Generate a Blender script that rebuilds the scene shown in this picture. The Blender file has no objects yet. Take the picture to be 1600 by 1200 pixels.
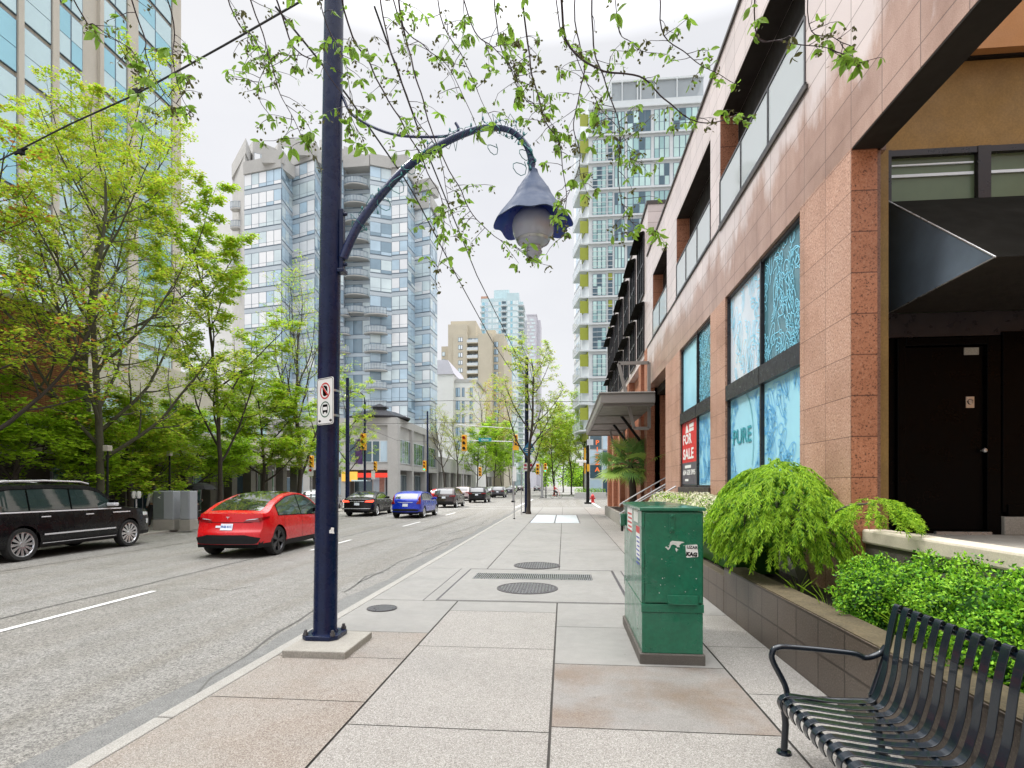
import bpy, bmesh, math, random
from mathutils import Vector, Matrix, noise as mnoise
R = math.radians; PI = math.pi
scene = bpy.context.scene
COL = scene.collection
# ------------------------------------------------------------------ camera numbers (street runs along +Y, sidewalk top is z = 0)
F = 860.0; HZ = 757.0; EYE = 1.8; PSI = math.atan(81.0 / F); SN = math.sin(PSI); CS = math.cos(PSI)
ROAD = -0.08
def atc(px, py, c):
    r = (px - 800) / F
    return Vector((c * (-SN + r * CS), c * (CS + r * SN), EYE + c * (HZ - py) / F))
def cX(px, X):
    return X / (-SN + (px - 800) / F * CS)
def cY(px, Y):
    return Y / (CS + (px - 800) / F * SN)
def atX(px, py, X): return atc(px, py, cX(px, X))
def atY(px, py, Y): return atc(px, py, cY(px, Y))
def atZ(px, py, Z=0.0): return atc(px, py, (EYE - Z) * F / (py - HZ))
def yX(px, X): return atX(px, HZ, X).y
def xY(px, Y): return atY(px, HZ, Y).x

# ------------------------------------------------------------------ scene objects
def tag(o, label=None, cat=None, group=None, kind=None):
    if label: o['label'] = label
    if cat: o['category'] = cat
    if group: o['group'] = group
    if kind: o['kind'] = kind
    return o
def thing(name, label, cat, loc=(0, 0, 0), rz=0.0, group=None):
    o = bpy.data.objects.new(name, None); COL.objects.link(o)
    o.location = loc; o.rotation_euler = (0, 0, rz); o.empty_display_size = 0.2
    return tag(o, label, cat, group)
def wloc(p):
    v = Vector((0, 0, 0))
    while p is not None:
        v += p.location; p = p.parent
    return v
def copy_tree(o, parent=None):
    c = o.copy(); COL.objects.link(c); c.parent = parent
    for ch in list(o.children): copy_tree(ch, c)
    return c

class MB:
    def __init__(s): s.v = []; s.f = []; s.m = []; s.M = Matrix.Identity(4)
    def add(s, vs, fs, m=0):
        n = len(s.v)
        s.v += [tuple(s.M @ Vector(p)) for p in vs]
        for i, f in enumerate(fs):
            s.f.append(tuple(n + k for k in f)); s.m.append(m if isinstance(m, int) else m[i])
    def quad(s, a, b, c, d, m=0): s.add([a, b, c, d], [(0, 1, 2, 3)], m)
    def box(s, x0, x1, y0, y1, z0, z1, m=0):
        if x0 > x1: x0, x1 = x1, x0
        if y0 > y1: y0, y1 = y1, y0
        if z0 > z1: z0, z1 = z1, z0
        s.add([(x0,y0,z0),(x1,y0,z0),(x1,y1,z0),(x0,y1,z0),(x0,y0,z1),(x1,y0,z1),(x1,y1,z1),(x0,y1,z1)],
              [(0,3,2,1),(4,5,6,7),(0,1,5,4),(1,2,6,5),(2,3,7,6),(3,0,4,7)], m)
    def prism(s, poly, z0, z1, m=0, cap=True):
        n = len(poly)
        a = sum(poly[i][0]*poly[(i+1)%n][1]-poly[(i+1)%n][0]*poly[i][1] for i in range(n))
        if a < 0: poly = list(reversed(poly))
        vs = [(p[0], p[1], z0) for p in poly] + [(p[0], p[1], z1) for p in poly]
        fs = [(i, (i+1) % n, n+(i+1) % n, n+i) for i in range(n)]
        if cap: fs += [tuple(reversed(range(n))), tuple(range(n, 2*n))]
        s.add(vs, fs, m)
    def extrude(s, poly3, d, m=0):          # flat polygon (list of 3D points) pushed along vector d
        n = len(poly3); d = Vector(d)
        vs = [Vector(p) for p in poly3] + [Vector(p) + d for p in poly3]
        s.add(vs, [(i, (i+1) % n, n+(i+1) % n, n+i) for i in range(n)] + [tuple(reversed(range(n))), tuple(range(n, 2*n))], m)
    def tube(s, pts, rad, seg=8, m=0, cap=True):
        pts = [Vector(p) for p in pts]
        if not isinstance(rad, (list, tuple)): rad = [rad] * len(pts)
        vs = []; up = None
        for i, p in enumerate(pts):
            t = (pts[min(i+1, len(pts)-1)] - pts[max(i-1, 0)])
            if t.length < 1e-9: t = Vector((0, 0, 1))
            t.normalize()
            if up is None:
                a = Vector((0, 0, 1)) if abs(t.z) < .9 else Vector((1, 0, 0))
                up = (a - t * a.dot(t)).normalized()
            else:
                up = up - t * up.dot(t)
                up = up.normalized() if up.length > 1e-6 else t.orthogonal().normalized()
            sd = t.cross(up)
            for k in range(seg):
                a = 2 * PI * k / seg
                vs.append(p + (up * math.cos(a) + sd * math.sin(a)) * rad[i])
        fs = []
        for i in range(len(pts) - 1):
            for k in range(seg):
                k2 = (k + 1) % seg
                fs.append((i*seg+k, i*seg+k2, (i+1)*seg+k2, (i+1)*seg+k))
        if cap:
            fs.append(tuple(reversed(range(seg)))); fs.append(tuple(range((len(pts)-1)*seg, len(pts)*seg)))
        s.add(vs, fs, m)
    def lathe(s, prof, c=(0, 0, 0), seg=24, m=0, axis='z', wob=None):
        c = Vector(c); vs = []
        for (r, h) in prof:
            for k in range(seg):
                a = 2*PI*k/seg; rr = r
                hh = h
                if wob: rr, hh = wob(r, h, a)
                p = (rr*math.cos(a), rr*math.sin(a), hh)
                if axis == 'x': p = (hh, rr*math.cos(a), rr*math.sin(a))
                if axis == 'y': p = (rr*math.sin(a), hh, rr*math.cos(a))
                vs.append(c + Vector(p))
        fs = []
        for i in range(len(prof)-1):
            for k in range(seg):
                k2 = (k+1) % seg
                fs.append((i*seg+k, i*seg+k2, (i+1)*seg+k2, (i+1)*seg+k))
        s.add(vs, fs, m)
    def ribbon(s, pts, w, nrm, m=0, closed=False):      # flat line of width w on a plane with normal nrm
        pts = [Vector(p) for p in pts]; nrm = Vector(nrm); n = len(pts); vs = []
        for i, p in enumerate(pts):
            if closed: t = pts[(i+1) % n] - pts[(i-1) % n]
            else: t = pts[min(i+1, n-1)] - pts[max(i-1, 0)]
            sd = t.normalized().cross(nrm) * (w/2) if t.length > 1e-9 else Vector((0, 0, 0))
            vs += [p - sd, p + sd]
        fs = []
        for i in range(n if closed else n-1):
            j = (i+1) % n
            fs.append((2*i, 2*j, 2*j+1, 2*i+1))
        s.add(vs, fs, m)
    def build(s, name, mats, parent=None, smooth=False, bevel=0, bseg=2, kind=None, sharp=40):
        me = bpy.data.meshes.new(name)
        off = wloc(parent)
        me.from_pydata([(v[0]-off.x, v[1]-off.y, v[2]-off.z) for v in s.v], [], s.f)
        if not isinstance(mats, (list, tuple)): mats = [mats]
        for m in mats: me.materials.append(m)
        if len(mats) > 1: me.polygons.foreach_set('material_index', s.m)
        if smooth:
            me.polygons.foreach_set('use_smooth', [True]*len(s.f))
            if sharp: 
                try: me.set_sharp_from_angle(angle=R(sharp))
                except Exception: pass
        me.update()
        o = bpy.data.objects.new(name, me); COL.objects.link(o)
        if parent is not None: o.parent = parent
        if bevel:
            b = o.modifiers.new('b', 'BEVEL'); b.width = bevel; b.segments = bseg; b.limit_method = 'ANGLE'; b.angle_limit = R(35)
            b.use_clamp_overlap = True
        if kind: o['kind'] = kind
        return o

def text_mesh(body, size, mat, M4, name='lettering', parent=None, thick=0.002, sx=1.0, bold=0.0, align='CENTER'):
    cu = bpy.data.curves.new('t', 'FONT'); cu.body = body; cu.size = size; cu.extrude = thick; cu.offset = bold
    cu.align_x = align; cu.align_y = 'CENTER'; cu.resolution_u = 3
    ob = bpy.data.objects.new('t', cu); COL.objects.link(ob)
    dg = bpy.context.evaluated_depsgraph_get(); dg.update()
    me = bpy.data.meshes.new_from_object(ob.evaluated_get(dg))
    bpy.data.objects.remove(ob); bpy.data.curves.remove(cu)
    off = wloc(parent)
    me.transform(Matrix.Diagonal((sx, 1, 1, 1))); me.transform(M4); me.transform(Matrix.Translation(-off))
    me.materials.clear(); me.materials.append(mat)
    o = bpy.data.objects.new(name, me); COL.objects.link(o)
    if parent is not None: o.parent = parent
    return o
def fit_text(body, mat, x, ya, yb, z0, z1, parent, bold=.01, name='lettering'):
    # lettering on a wall facing -X, running from y=ya (far, left) to y=yb (near, right), between heights z0 and z1
    o = text_mesh(body, 1.0, mat, Matrix.Identity(4), name, None, .001, 1.0, bold)
    xs = [v.co.x for v in o.data.vertices]; ys = [v.co.y for v in o.data.vertices]; x0, x1, y0, y1 = min(xs), max(xs), min(ys), max(ys); off = wloc(parent)
    for v in o.data.vertices:
        u = (v.co.x-x0)/(x1-x0); w = (v.co.y-y0)/(y1-y0); d = v.co.z
        v.co = (x-d-off.x, ya+(yb-ya)*u-off.y, z0+(z1-z0)*w-off.z)
    o.parent = parent; return o
def frame4(origin, xdir, ydir):          # matrix whose local x,y lie along the given world directions
    x = Vector(xdir).normalized(); y = Vector(ydir).normalized(); z = x.cross(y)
    m = Matrix((x, y, z)).transposed().to_4x4(); m.translation = Vector(origin); return m

# ------------------------------------------------------------------ materials
def newmat(name):
    m = bpy.data.materials.new(name); m.use_nodes = True
    nt = m.node_tree; return m, nt, nt.nodes['Principled BSDF']
def N(nt, t, **kw):
    n = nt.nodes.new(t)
    for k, v in kw.items():
        if k.startswith('i_'): n.inputs[k[2:].replace('_', ' ')].default_value = v
        else: setattr(n, k, v)
    return n
def rgba(c): return (c[0], c[1], c[2], 1.0)
def coords(nt, swz=None):
    tc = N(nt, 'ShaderNodeTexCoord')
    if swz is None: return tc.outputs['Object']
    sp = N(nt, 'ShaderNodeSeparateXYZ'); nt.links.new(tc.outputs['Object'], sp.inputs[0])
    cb = N(nt, 'ShaderNodeCombineXYZ')
    for i, a in enumerate(swz):
        if a in 'xyz': nt.links.new(sp.outputs['xyz'.index(a)], cb.inputs[i])
    return cb.outputs[0]
def mixc(nt, fac, a, b, mode='MIX'):
    n = N(nt, 'ShaderNodeMix', data_type='RGBA', blend_type=mode)
    if isinstance(fac, (int, float)): n.inputs[0].default_value = fac
    else: nt.links.new(fac, n.inputs[0])
    for i, v in ((6, a), (7, b)):
        if isinstance(v, tuple): n.inputs[i].default_value = rgba(v)
        else: nt.links.new(v, n.inputs[i])
    return n.outputs[2]
def ramp(nt, src, stops):
    n = N(nt, 'ShaderNodeValToRGB'); e = n.color_ramp.elements
    while len(e) > 1: e.remove(e[0])
    e[0].position = stops[0][0]; e[0].color = rgba(stops[0][1]) if isinstance(stops[0][1], tuple) else (stops[0][1],)*3+(1,)
    for p, c in stops[1:]:
        k = e.new(p); k.color = rgba(c) if isinstance(c, tuple) else (c,)*3+(1,)
    nt.links.new(src, n.inputs[0]); return n.outputs[0]
def noise_n(nt, vec, scale, detail=4, rough=.55):
    n = N(nt, 'ShaderNodeTexNoise'); n.inputs['Scale'].default_value = scale; n.inputs['Detail'].default_value = detail
    n.inputs['Roughness'].default_value = rough
    nt.links.new(vec, n.inputs['Vector']); return n.outputs[0]
def bumpit(nt, b, h, strength=.3, dist=.01):
    n = N(nt, 'ShaderNodeBump'); n.inputs['Strength'].default_value = strength; n.inputs['Distance'].default_value = dist
    nt.links.new(h, n.inputs['Height']); nt.links.new(n.outputs[0], b.inputs['Normal'])
def mat(name, col, rough=.6, metal=0.0, var=.15, vs=3.0, bump=0.0, bs=60.0, fine=0.0, fs=200.0, spec=.5, coat=0.0, emit=None):
    m, nt, b = newmat(name)
    b.inputs['Roughness'].default_value = rough; b.inputs['Metallic'].default_value = metal
    b.inputs['Specular IOR Level'].default_value = spec; b.inputs['Coat Weight'].default_value = coat
    b.inputs['Coat Roughness'].default_value = .05
    c = rgba(col)
    if var or fine:
        v = coords(nt); out = None
        if var:
            nz = noise_n(nt, v, vs, 5, .6)
            out = mixc(nt, nz, tuple(max(0, x*(1-var)) for x in col), tuple(min(1, x*(1+var)) for x in col))
        else: out = col
        if fine:
            nf = noise_n(nt, v, fs, 2, .7)
            rr = ramp(nt, nf, [(.35, 1-fine), (.65, 1+fine if 1+fine <= 1 else 1.0)])
            out = mixc(nt, 1.0, out, rr, 'MULTIPLY')
        nt.links.new(out, b.inputs['Base Color'])
        if rough > .25:
            rv = ramp(nt, noise_n(nt, v, vs*2.3, 4), [(.3, max(.02, rough-.12)), (.7, min(1, rough+.1))])
            nt.links.new(rv, b.inputs['Roughness'])
    else: b.inputs['Base Color'].default_value = c
    if bump:
        bumpit(nt, b, noise_n(nt, coords(nt), bs, 4), bump, .01)
    if emit:
        b.inputs['Emission Color'].default_value = rgba(emit[0]); b.inputs['Emission Strength'].default_value = emit[1]
    return m
def glassmat(name, col, rough=.04, spec=.9, metal=0.0, var=.25, vs=.35):
    return mat(name, col, rough, metal, var, vs, spec=spec)
def clearglass(name, tint=(.85, .95, .95), alpha=.35):
    m, nt, b = newmat(name)
    b.inputs['Base Color'].default_value = rgba(tint); b.inputs['Roughness'].default_value = .03
    b.inputs['Alpha'].default_value = alpha; b.inputs['Specular IOR Level'].default_value = .9
    return m
def leafmat(name, col, var=.35, trans=.35, vs=1.3):
    m, nt, b = newmat(name)
    v = coords(nt)
    g = N(nt, 'ShaderNodeObjectInfo')
    nz = noise_n(nt, v, vs, 3)
    c = mixc(nt, nz, tuple(x*(1-var) for x in col), tuple(min(1, x*(1+var)) for x in col))
    nt.links.new(c, b.inputs['Base Color']); b.inputs['Roughness'].default_value = .5
    b.inputs['Specular IOR Level'].default_value = .25
    t = N(nt, 'ShaderNodeBsdfTranslucent'); nt.links.new(c, t.inputs[0])
    mx = N(nt, 'ShaderNodeMixShader'); mx.inputs[0].default_value = trans
    nt.links.new(b.outputs[0], mx.inputs[1]); nt.links.new(t.outputs[0], mx.inputs[2])
    nt.links.new(mx.outputs[0], nt.nodes['Material Output'].inputs[0])
    return m

# ground: asphalt, concrete, exposed aggregate
def asphalt_mat():
    m, nt, b = newmat('asphalt'); v = coords(nt)
    vo = N(nt, 'ShaderNodeTexVoronoi'); vo.inputs['Scale'].default_value = 55; nt.links.new(v, vo.inputs['Vector'])
    big = noise_n(nt, v, .35, 5, .6); med = noise_n(nt, v, 3.2, 5, .65); fine = noise_n(nt, v, 95, 3, .8)
    st = N(nt, 'ShaderNodeTexNoise'); st.inputs['Scale'].default_value = 1.0; st.inputs['Detail'].default_value = 5
    mp = N(nt, 'ShaderNodeMapping'); mp.inputs['Scale'].default_value = (1.6, .06, 1); nt.links.new(v, mp.inputs[0]); nt.links.new(mp.outputs[0], st.inputs['Vector'])
    c = ramp(nt, big, [(.3, (.295, .285, .262)), (.7, (.34, .328, .305))])
    c = mixc(nt, .35, c, ramp(nt, med, [(.25, .6), (.75, 1.0)]), 'MULTIPLY')
    gr = noise_n(nt, v, 34, 2, .9)
    c = mixc(nt, .8, c, ramp(nt, gr, [(.38, .38), (.5, .95), (.62, 1.3)]), 'MULTIPLY')
    c = mixc(nt, .55, c, ramp(nt, st.outputs[0], [(.35, (.75, .71, .64)), (.6, (1., 1., 1.))]), 'MULTIPLY')
    c = mixc(nt, .85, c, ramp(nt, fine, [(.38, .22), (.5, .8), (.62, 1.0)]), 'MULTIPLY')
    c = mixc(nt, ramp(nt, vo.outputs['Distance'], [(.0, .7), (.2, 0.0)]), c, (.74, .72, .69))
    nt.links.new(c, b.inputs['Base Color']); b.inputs['Specular IOR Level'].default_value = .35
    nt.links.new(ramp(nt, med, [(.3, .45), (.6, .75)]), b.inputs['Roughness'])
    bumpit(nt, b, fine, .45, .012)
    return m
def concrete_mat(name, col, agg=0.0, wet=.0, tan=None):
    m, nt, b = newmat(name); v = coords(nt)
    big = noise_n(nt, v, .8, 6, .65); med = noise_n(nt, v, 5, 6, .7); fine = noise_n(nt, v, 130, 3, .8)
    c = mixc(nt, big, tuple(x*.80 for x in col), tuple(min(1, x*1.14) for x in col))
    if tan: c = mixc(nt, ramp(nt, noise_n(nt, v, .9, 5, .6), [(.42, 0.0), (.6, .8)]), c, tan)
    c = mixc(nt, .35, c, ramp(nt, med, [(.3, .6), (.65, 1.0)]), 'MULTIPLY')
    if agg:
        vo = N(nt, 'ShaderNodeTexVoronoi'); vo.inputs['Scale'].default_value = 165; nt.links.new(v, vo.inputs['Vector'])
        hs = N(nt, 'ShaderNodeSeparateColor'); nt.links.new(vo.outputs['Color'], hs.inputs[0])
        sp = ramp(nt, hs.outputs[0], [(.0, (.07, .055, .05)), (.25, (.26, .22, .19)), (.55, (.46, .43, .39)), (.8, (.74, .72, .68)), (1., (.3, .27, .24))])
        c = mixc(nt, agg, c, sp)
        c = mixc(nt, .75, c, ramp(nt, vo.outputs['Distance'], [(.35, 1.0), (.8, .65)]), 'MULTIPLY')
    else:
        c = mixc(nt, .45, c, ramp(nt, fine, [(.32, .55), (.5, 1.0)]), 'MULTIPLY')
    # small dark gum spots
    v2 = N(nt, 'ShaderNodeTexVoronoi'); v2.inputs['Scale'].default_value = 3.3; nt.links.new(v, v2.inputs['Vector'])
    c = mixc(nt, ramp(nt, v2.outputs['Distance'], [(.035, .55), (.055, 0.0)]), c, (.12, .11, .10))
    nt.links.new(c, b.inputs['Base Color'])
    nt.links.new(ramp(nt, big, [(.35, .55-wet*.3), (.65, .85-wet*.3)]), b.inputs['Roughness'])
    bumpit(nt, b, fine, .25 + agg*.3, .008)
    return m
def granite_mat(name, base, dark, light, scale=160, tw=.9, th=.62, joint=.006, swz='yz', rough=.35, stain_sheen=False, mortar=(.13,.1,.09)):
    m, nt, b = newmat(name); v = coords(nt)
    tv = coords(nt, swz)
    sp = noise_n(nt, v, scale, 3, .75)
    c = ramp(nt, sp, [(.33, dark), (.47, base), (.56, base), (.68, light)])
    big = noise_n(nt, v, 1.1, 5, .6)
    c = mixc(nt, .7, c, ramp(nt, big, [(.3, (.62, .52, .44)), (.5, (.9, .84, .8)), (.7, (1., 1., 1.))]), 'MULTIPLY')
    br = N(nt, 'ShaderNodeTexBrick'); br.offset = 0.0; br.offset_frequency = 1; br.inputs['Scale'].default_value = 1.0
    br.inputs['Brick Width'].default_value = tw; br.inputs['Row Height'].default_value = th
    br.inputs['Mortar Size'].default_value = joint; br.inputs['Mortar Smooth'].default_value = .1
    br.inputs['Color1'].default_value = (1, 1, 1, 1); br.inputs['Color2'].default_value = (.86, .86, .86, 1); br.inputs['Mortar'].default_value = rgba((.35,.3,.28))
    nt.links.new(tv, br.inputs['Vector'])
    rg = rough
    if stain_sheen:      # a rain mark along the stone: pale sky reflection painted in above, brown damp stone below with drips
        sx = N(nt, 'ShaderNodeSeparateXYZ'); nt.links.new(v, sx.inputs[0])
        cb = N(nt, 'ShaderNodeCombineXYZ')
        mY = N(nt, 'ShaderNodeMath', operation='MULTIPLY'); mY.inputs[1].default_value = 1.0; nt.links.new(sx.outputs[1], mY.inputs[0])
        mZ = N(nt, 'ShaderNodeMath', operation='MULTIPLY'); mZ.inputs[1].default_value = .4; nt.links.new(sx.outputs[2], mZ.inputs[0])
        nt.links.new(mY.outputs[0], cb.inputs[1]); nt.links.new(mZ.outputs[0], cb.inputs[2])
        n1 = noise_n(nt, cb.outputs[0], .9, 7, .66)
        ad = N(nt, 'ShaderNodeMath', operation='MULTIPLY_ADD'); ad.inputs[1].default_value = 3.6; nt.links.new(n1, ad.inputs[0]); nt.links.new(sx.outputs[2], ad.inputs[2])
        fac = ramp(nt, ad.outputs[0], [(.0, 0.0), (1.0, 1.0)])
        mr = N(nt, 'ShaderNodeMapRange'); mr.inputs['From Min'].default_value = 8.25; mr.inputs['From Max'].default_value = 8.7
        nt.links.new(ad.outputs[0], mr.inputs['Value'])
        sky_sheen = mixc(nt, .55, c, (.80, .75, .76))
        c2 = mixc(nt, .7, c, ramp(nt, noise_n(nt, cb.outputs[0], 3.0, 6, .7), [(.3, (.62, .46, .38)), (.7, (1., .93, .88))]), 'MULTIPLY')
        c = mixc(nt, mr.outputs[0], c2, sky_sheen)
    c = mixc(nt, 1.0, c, br.outputs['Color'], 'MULTIPLY')
    nt.links.new(c, b.inputs['Base Color']); b.inputs['Roughness'].default_value = rg
    iv = N(nt, 'ShaderNodeMath', operation='SUBTRACT'); iv.inputs[0].default_value = 1.0; nt.links.new(br.outputs['Fac'], iv.inputs[1])
    bumpit(nt, b, iv.outputs[0], .35, .01)
    return m

A = {}
A['asphalt'] = asphalt_mat()
A['walk'] = concrete_mat('smooth_concrete', (.28, .272, .255), 0, .3)
A['walk2'] = concrete_mat('smooth_concrete_tan', (.27, .255, .24), .15, .6, tan=(.19, .125, .08))
A['agg'] = concrete_mat('exposed_aggregate', (.25, .24, .222), .42, .2)
A['agg2'] = concrete_mat('exposed_aggregate_warm', (.235, .205, .175), .4, .4, tan=(.175, .12, .08))
A['joint'] = mat('dark_joint', (.05, .045, .04), .9)
A['kerb'] = concrete_mat('kerb_concrete', (.36, .35, .32), .2)
A['crack'] = mat('tar_crack', (.10, .097, .09), .75, var=.3, vs=9)
A['patch'] = mat('old_asphalt_patch', (.23, .23, .22), .8, var=.35, vs=9, fine=.6, fs=90, bump=.5, bs=120)
A['white'] = mat('white_road_paint', (.78, .78, .76), .6, var=.1, vs=8, fine=.25, fs=60)
A['navy'] = mat('navy_pole_paint', (.004, .010, .042), .3, var=.55, vs=4, bump=.05, bs=90, coat=.12, spec=.3)
A['navy2'] = mat('navy_lamp_paint', (.012, .022, .08), .3, var=.3, vs=6, coat=.3)
A['conc'] = mat('raw_concrete', (.36, .34, .30), .85, var=.25, vs=3, fine=.3, fs=90, bump=.35, bs=60)
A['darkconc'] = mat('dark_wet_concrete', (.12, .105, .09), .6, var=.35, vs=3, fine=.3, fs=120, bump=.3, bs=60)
A['iron'] = mat('cast_iron', (.10, .095, .10), .55, metal=.5, var=.25, vs=12, bump=.3, bs=80)
A['steel'] = mat('galvanised_steel', (.45, .46, .47), .35, metal=.8, var=.15, vs=6)
A['black'] = mat('black_gloss_paint', (.0012, .0012, .0014), .35, var=.2, vs=2, spec=.06)
A['blackm'] = mat('black_matt', (.007, .007, .008), .6, var=.3, vs=3, spec=.25)
A['whitep'] = mat('white_sign', (.80, .80, .78), .4, var=.05, vs=3)
A['redp'] = mat('red_sign', (.55, .02, .02), .4, var=.08)
A['greenbox'] = mat('green_cabinet_paint', (.005, .145, .075), .34, var=.32, vs=2.6, fine=.2, fs=22, bump=.06, bs=30, coat=.6)
A['bark'] = mat('bark', (.055, .045, .035), .9, var=.45, vs=6, bump=.8, bs=24)
A['barkg'] = mat('mossy_bark', (.075, .072, .045), .9, var=.5, vs=5, bump=.8, bs=24)
A['soil'] = mat('soil', (.03, .022, .015), .95, var=.4, vs=9, bump=.8, bs=40)
A['yellowt'] = mat('signal_yellow', (.72, .38, .02), .45, var=.12)
A['lens_r'] = mat('red_lens', (.30, .01, .01), .25, var=0)
A['lens_k'] = mat('dark_lens', (.03, .025, .02), .3, var=0)
A['lens_g'] = mat('green_lens_lit', (.02, .5, .32), .3, var=0, emit=((.02, .8, .5), 1.2))
# ================================================================== GROUND
def zplane(name, x0, x1, y0, y1, z, m, parent=None):
    b = MB(); b.quad((x0, y0, z), (x1, y0, z), (x1, y1, z), (x0, y1, z)); return b.build(name, m, parent)
g = zplane('ground', -1500, 1500, -400, 3000, -.30, A['asphalt']); tag(g, kind='structure')
KX = -3.0; FK = -15.4; Y1 = 43.5; Y2 = 71.0
b = MB(); b.quad((FK, -30, ROAD), (KX-.12, -30, ROAD), (KX-.12, 900, ROAD), (FK, 900, ROAD))
b.quad((FK-300, Y1+1, ROAD), (FK, Y1+1, ROAD), (FK, Y2-2, ROAD), (FK-300, Y2-2, ROAD))
b.quad((KX-.12, Y1, ROAD), (300, Y1, ROAD), (300, Y2, ROAD), (KX-.12, Y2, ROAD))
tag(b.build('road', A['asphalt']), kind='structure')
# near sidewalk made of slabs with open joints
b = MB()
b.quad((KX, -20, -.012), (7, -20, -.012), (7, Y1, -.012), (KX, Y1, -.012), 4)
rnd = random.Random(5)
cols = [(-3.0, -1.64), (-1.62, -.11), (-.09, 1.56), (1.58, 2.9)]
def slab(x0, x1, y0, y1, m): b.quad((x0, y0, 0), (x1, y0, 0), (x1, y1, 0), (x0, y1, 0), m)
def yz0(py): return (EYE*F/(py-HZ))/1.0
GY0 = atZ(815, 941).y; GY1 = atZ(815, 890).y          # vault surround
GX0 = atZ(658, 941).x; GX1 = atZ(1000, 940).x
rows = {
 0: [(-20, 3.0, 3), (3.0, 4.42, 3), (4.42, 5.55, 3), (5.55, 6.55, 3), (6.55, GY0-.01, 0)],
 1: [(-20, 4.0, 2), (4.0, 6.02, 2), (6.02, 7.75, 2), (7.75, GY0-.01, 0)],
 2: [(-20, 4.1, 2), (4.1, 5.55, 1), (5.55, 7.0, 0), (7.0, GY0-.01, 0)],
 3: [(-20, 3.4, 2), (3.4, 4.9, 2), (4.9, 6.3, 2), (6.3, 7.8, 2), (7.8, 9.4, 0)]}
for ci, (x0, x1) in enumerate(cols):
    for (y0, y1, m) in rows[ci]: slab(x0, x1, y0+.006, y1-.006, m)
slab(-3.0, GX0-.012, GY0, GY1, 0); slab(GX1+.012, 1.56, GY0, GY1, 0)
for ci, (x0, x1) in enumerate(cols):
    y = GY1 + .006 if ci < 3 else 9.41
    k = 0
    while y < Y1-.1:
        L = 1.52 if ci < 3 else 1.6
        L = min(L if y < 26 else 3.0, Y1-y)
        # joints across are faint (tooled), so leave only a hair gap
        slab(x0, x1, y, y+L-(.004 if y > 10 else .008), 0 if ci < 3 else 2); y += L; k += 1
slab(2.9, 7, -20, Y1-.02, 0)
tag(b.build('sidewalk', [A['walk'], A['walk2'], A['agg'], A['agg2'], A['joint']]), kind='structure')
# kerb of the near sidewalk
b = MB(); y = -20.0
while y < Y1:
    b.box(KX-.15, KX-.012, y, min(y+2.98, Y1), -.28, .002); y += 3.0
tag(b.build('kerb', A['kerb'], bevel=.012), kind='structure')
# darker gutter pan strip and asphalt edge
b = MB(); pts = []
rnd = random.Random(3)
n = 120
for i in range(n):
    y0 = -3+i*.4; y1 = y0+.4
    w0 = .40+.08*math.sin(i*.5)+.05*mnoise.noise(Vector((i*.9, 0, 0))); w1 = .40+.08*math.sin((i+1)*.5)+.05*mnoise.noise(Vector(((i+1)*.9, 0, 0)))
    b.quad((KX-.15-w0, y0, ROAD+.004), (KX-.15, y0, ROAD+.004), (KX-.15, y1, ROAD+.004), (KX-.15-w1, y1, ROAD+.004))
tag(b.build('gutter', A['patch']), kind='structure')
# cracks and old tram-line scars
def wob_line(b, pts, w, z, seed, amp=.02, step=.12, gap=0.0):
    rr = random.Random(seed); P = [Vector(p) for p in pts]; out = []
    for i in range(len(P)-1):
        L = (P[i+1]-P[i]).length; k = max(1, int(L/step))
        for j in range(k): out.append(P[i].lerp(P[i+1], j/k))
    out.append(P[-1])
    run = []
    for i in range(len(out)-1):
        if rr.random() < gap: continue
        a, c = out[i], out[i+1]; t = (c-a).normalized(); s = Vector((-t.y, t.x))
        def off(q, k): return s*(amp*mnoise.noise(Vector((q.x*3.1+seed, q.y*1.3, 0)))*2)
        def ww(q): return w*(.55+.9*abs(mnoise.noise(Vector((q.x*2+7, q.y*2.6+seed, 3)))))
        a2 = a+off(a, 0); c2 = c+off(c, 0); wa = ww(a)/2; wc = ww(c)/2
        b.quad((a2-s*wa).to_3d()+Vector((0, 0, z)), (c2-s*wc).to_3d()+Vector((0, 0, z)), (c2+s*wc).to_3d()+Vector((0, 0, z)), (a2+s*wa).to_3d()+Vector((0, 0, z)))
b = MB(); z = ROAD+.006
def L2(px, py): p = atZ(px, py, ROAD); return Vector((p.x, p.y))
wob_line(b, [(-12.1, -8), (-12.1, 70)], .045, z, 1, .02)
wob_line(b, [(-7.85, -8), (-7.86, 60)], .06, z, 2, .03)
wob_line(b, [L2(270, 1130), L2(330, 1060), L2(440, 985), L2(500, 950)], .04, z, 3, .02, .06)
wob_line(b, [L2(560, 912), L2(620, 880), L2(700, 850)], .05, z, 4, .05, .08, .1)
wob_line(b, [L2(380, 1120), L2(430, 1050), L2(500, 1000)], .03, z, 5, .05, .06)
wob_line(b, [L2(540, 925), L2(575, 900), L2(600, 895)], .05, z, 6, .05, .06)
wob_line(b, [L2(655, 830), L2(745, 803)], .06, z, 7, .03, .1)
wob_line(b, [L2(660, 862), L2(700, 845), L2(720, 840)], .06, z, 8, .06, .06, .2)
wob_line(b, [L2(550, 857), L2(605, 843)], .03, z, 9, .05, .08)
wob_line(b, [L2(310, 920), L2(360, 922), L2(400, 915)], .02, z, 10, .05, .08)
wob_line(b, [L2(700, 835), L2(752, 820), L2(760, 812)], .05, z, 11, .06, .08, .2)
tag(b.build('road_crack', A['crack']), kind='structure')
b = MB(); z2 = ROAD+.009
e = atZ(241, 924, ROAD)
b2 = MB()
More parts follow.
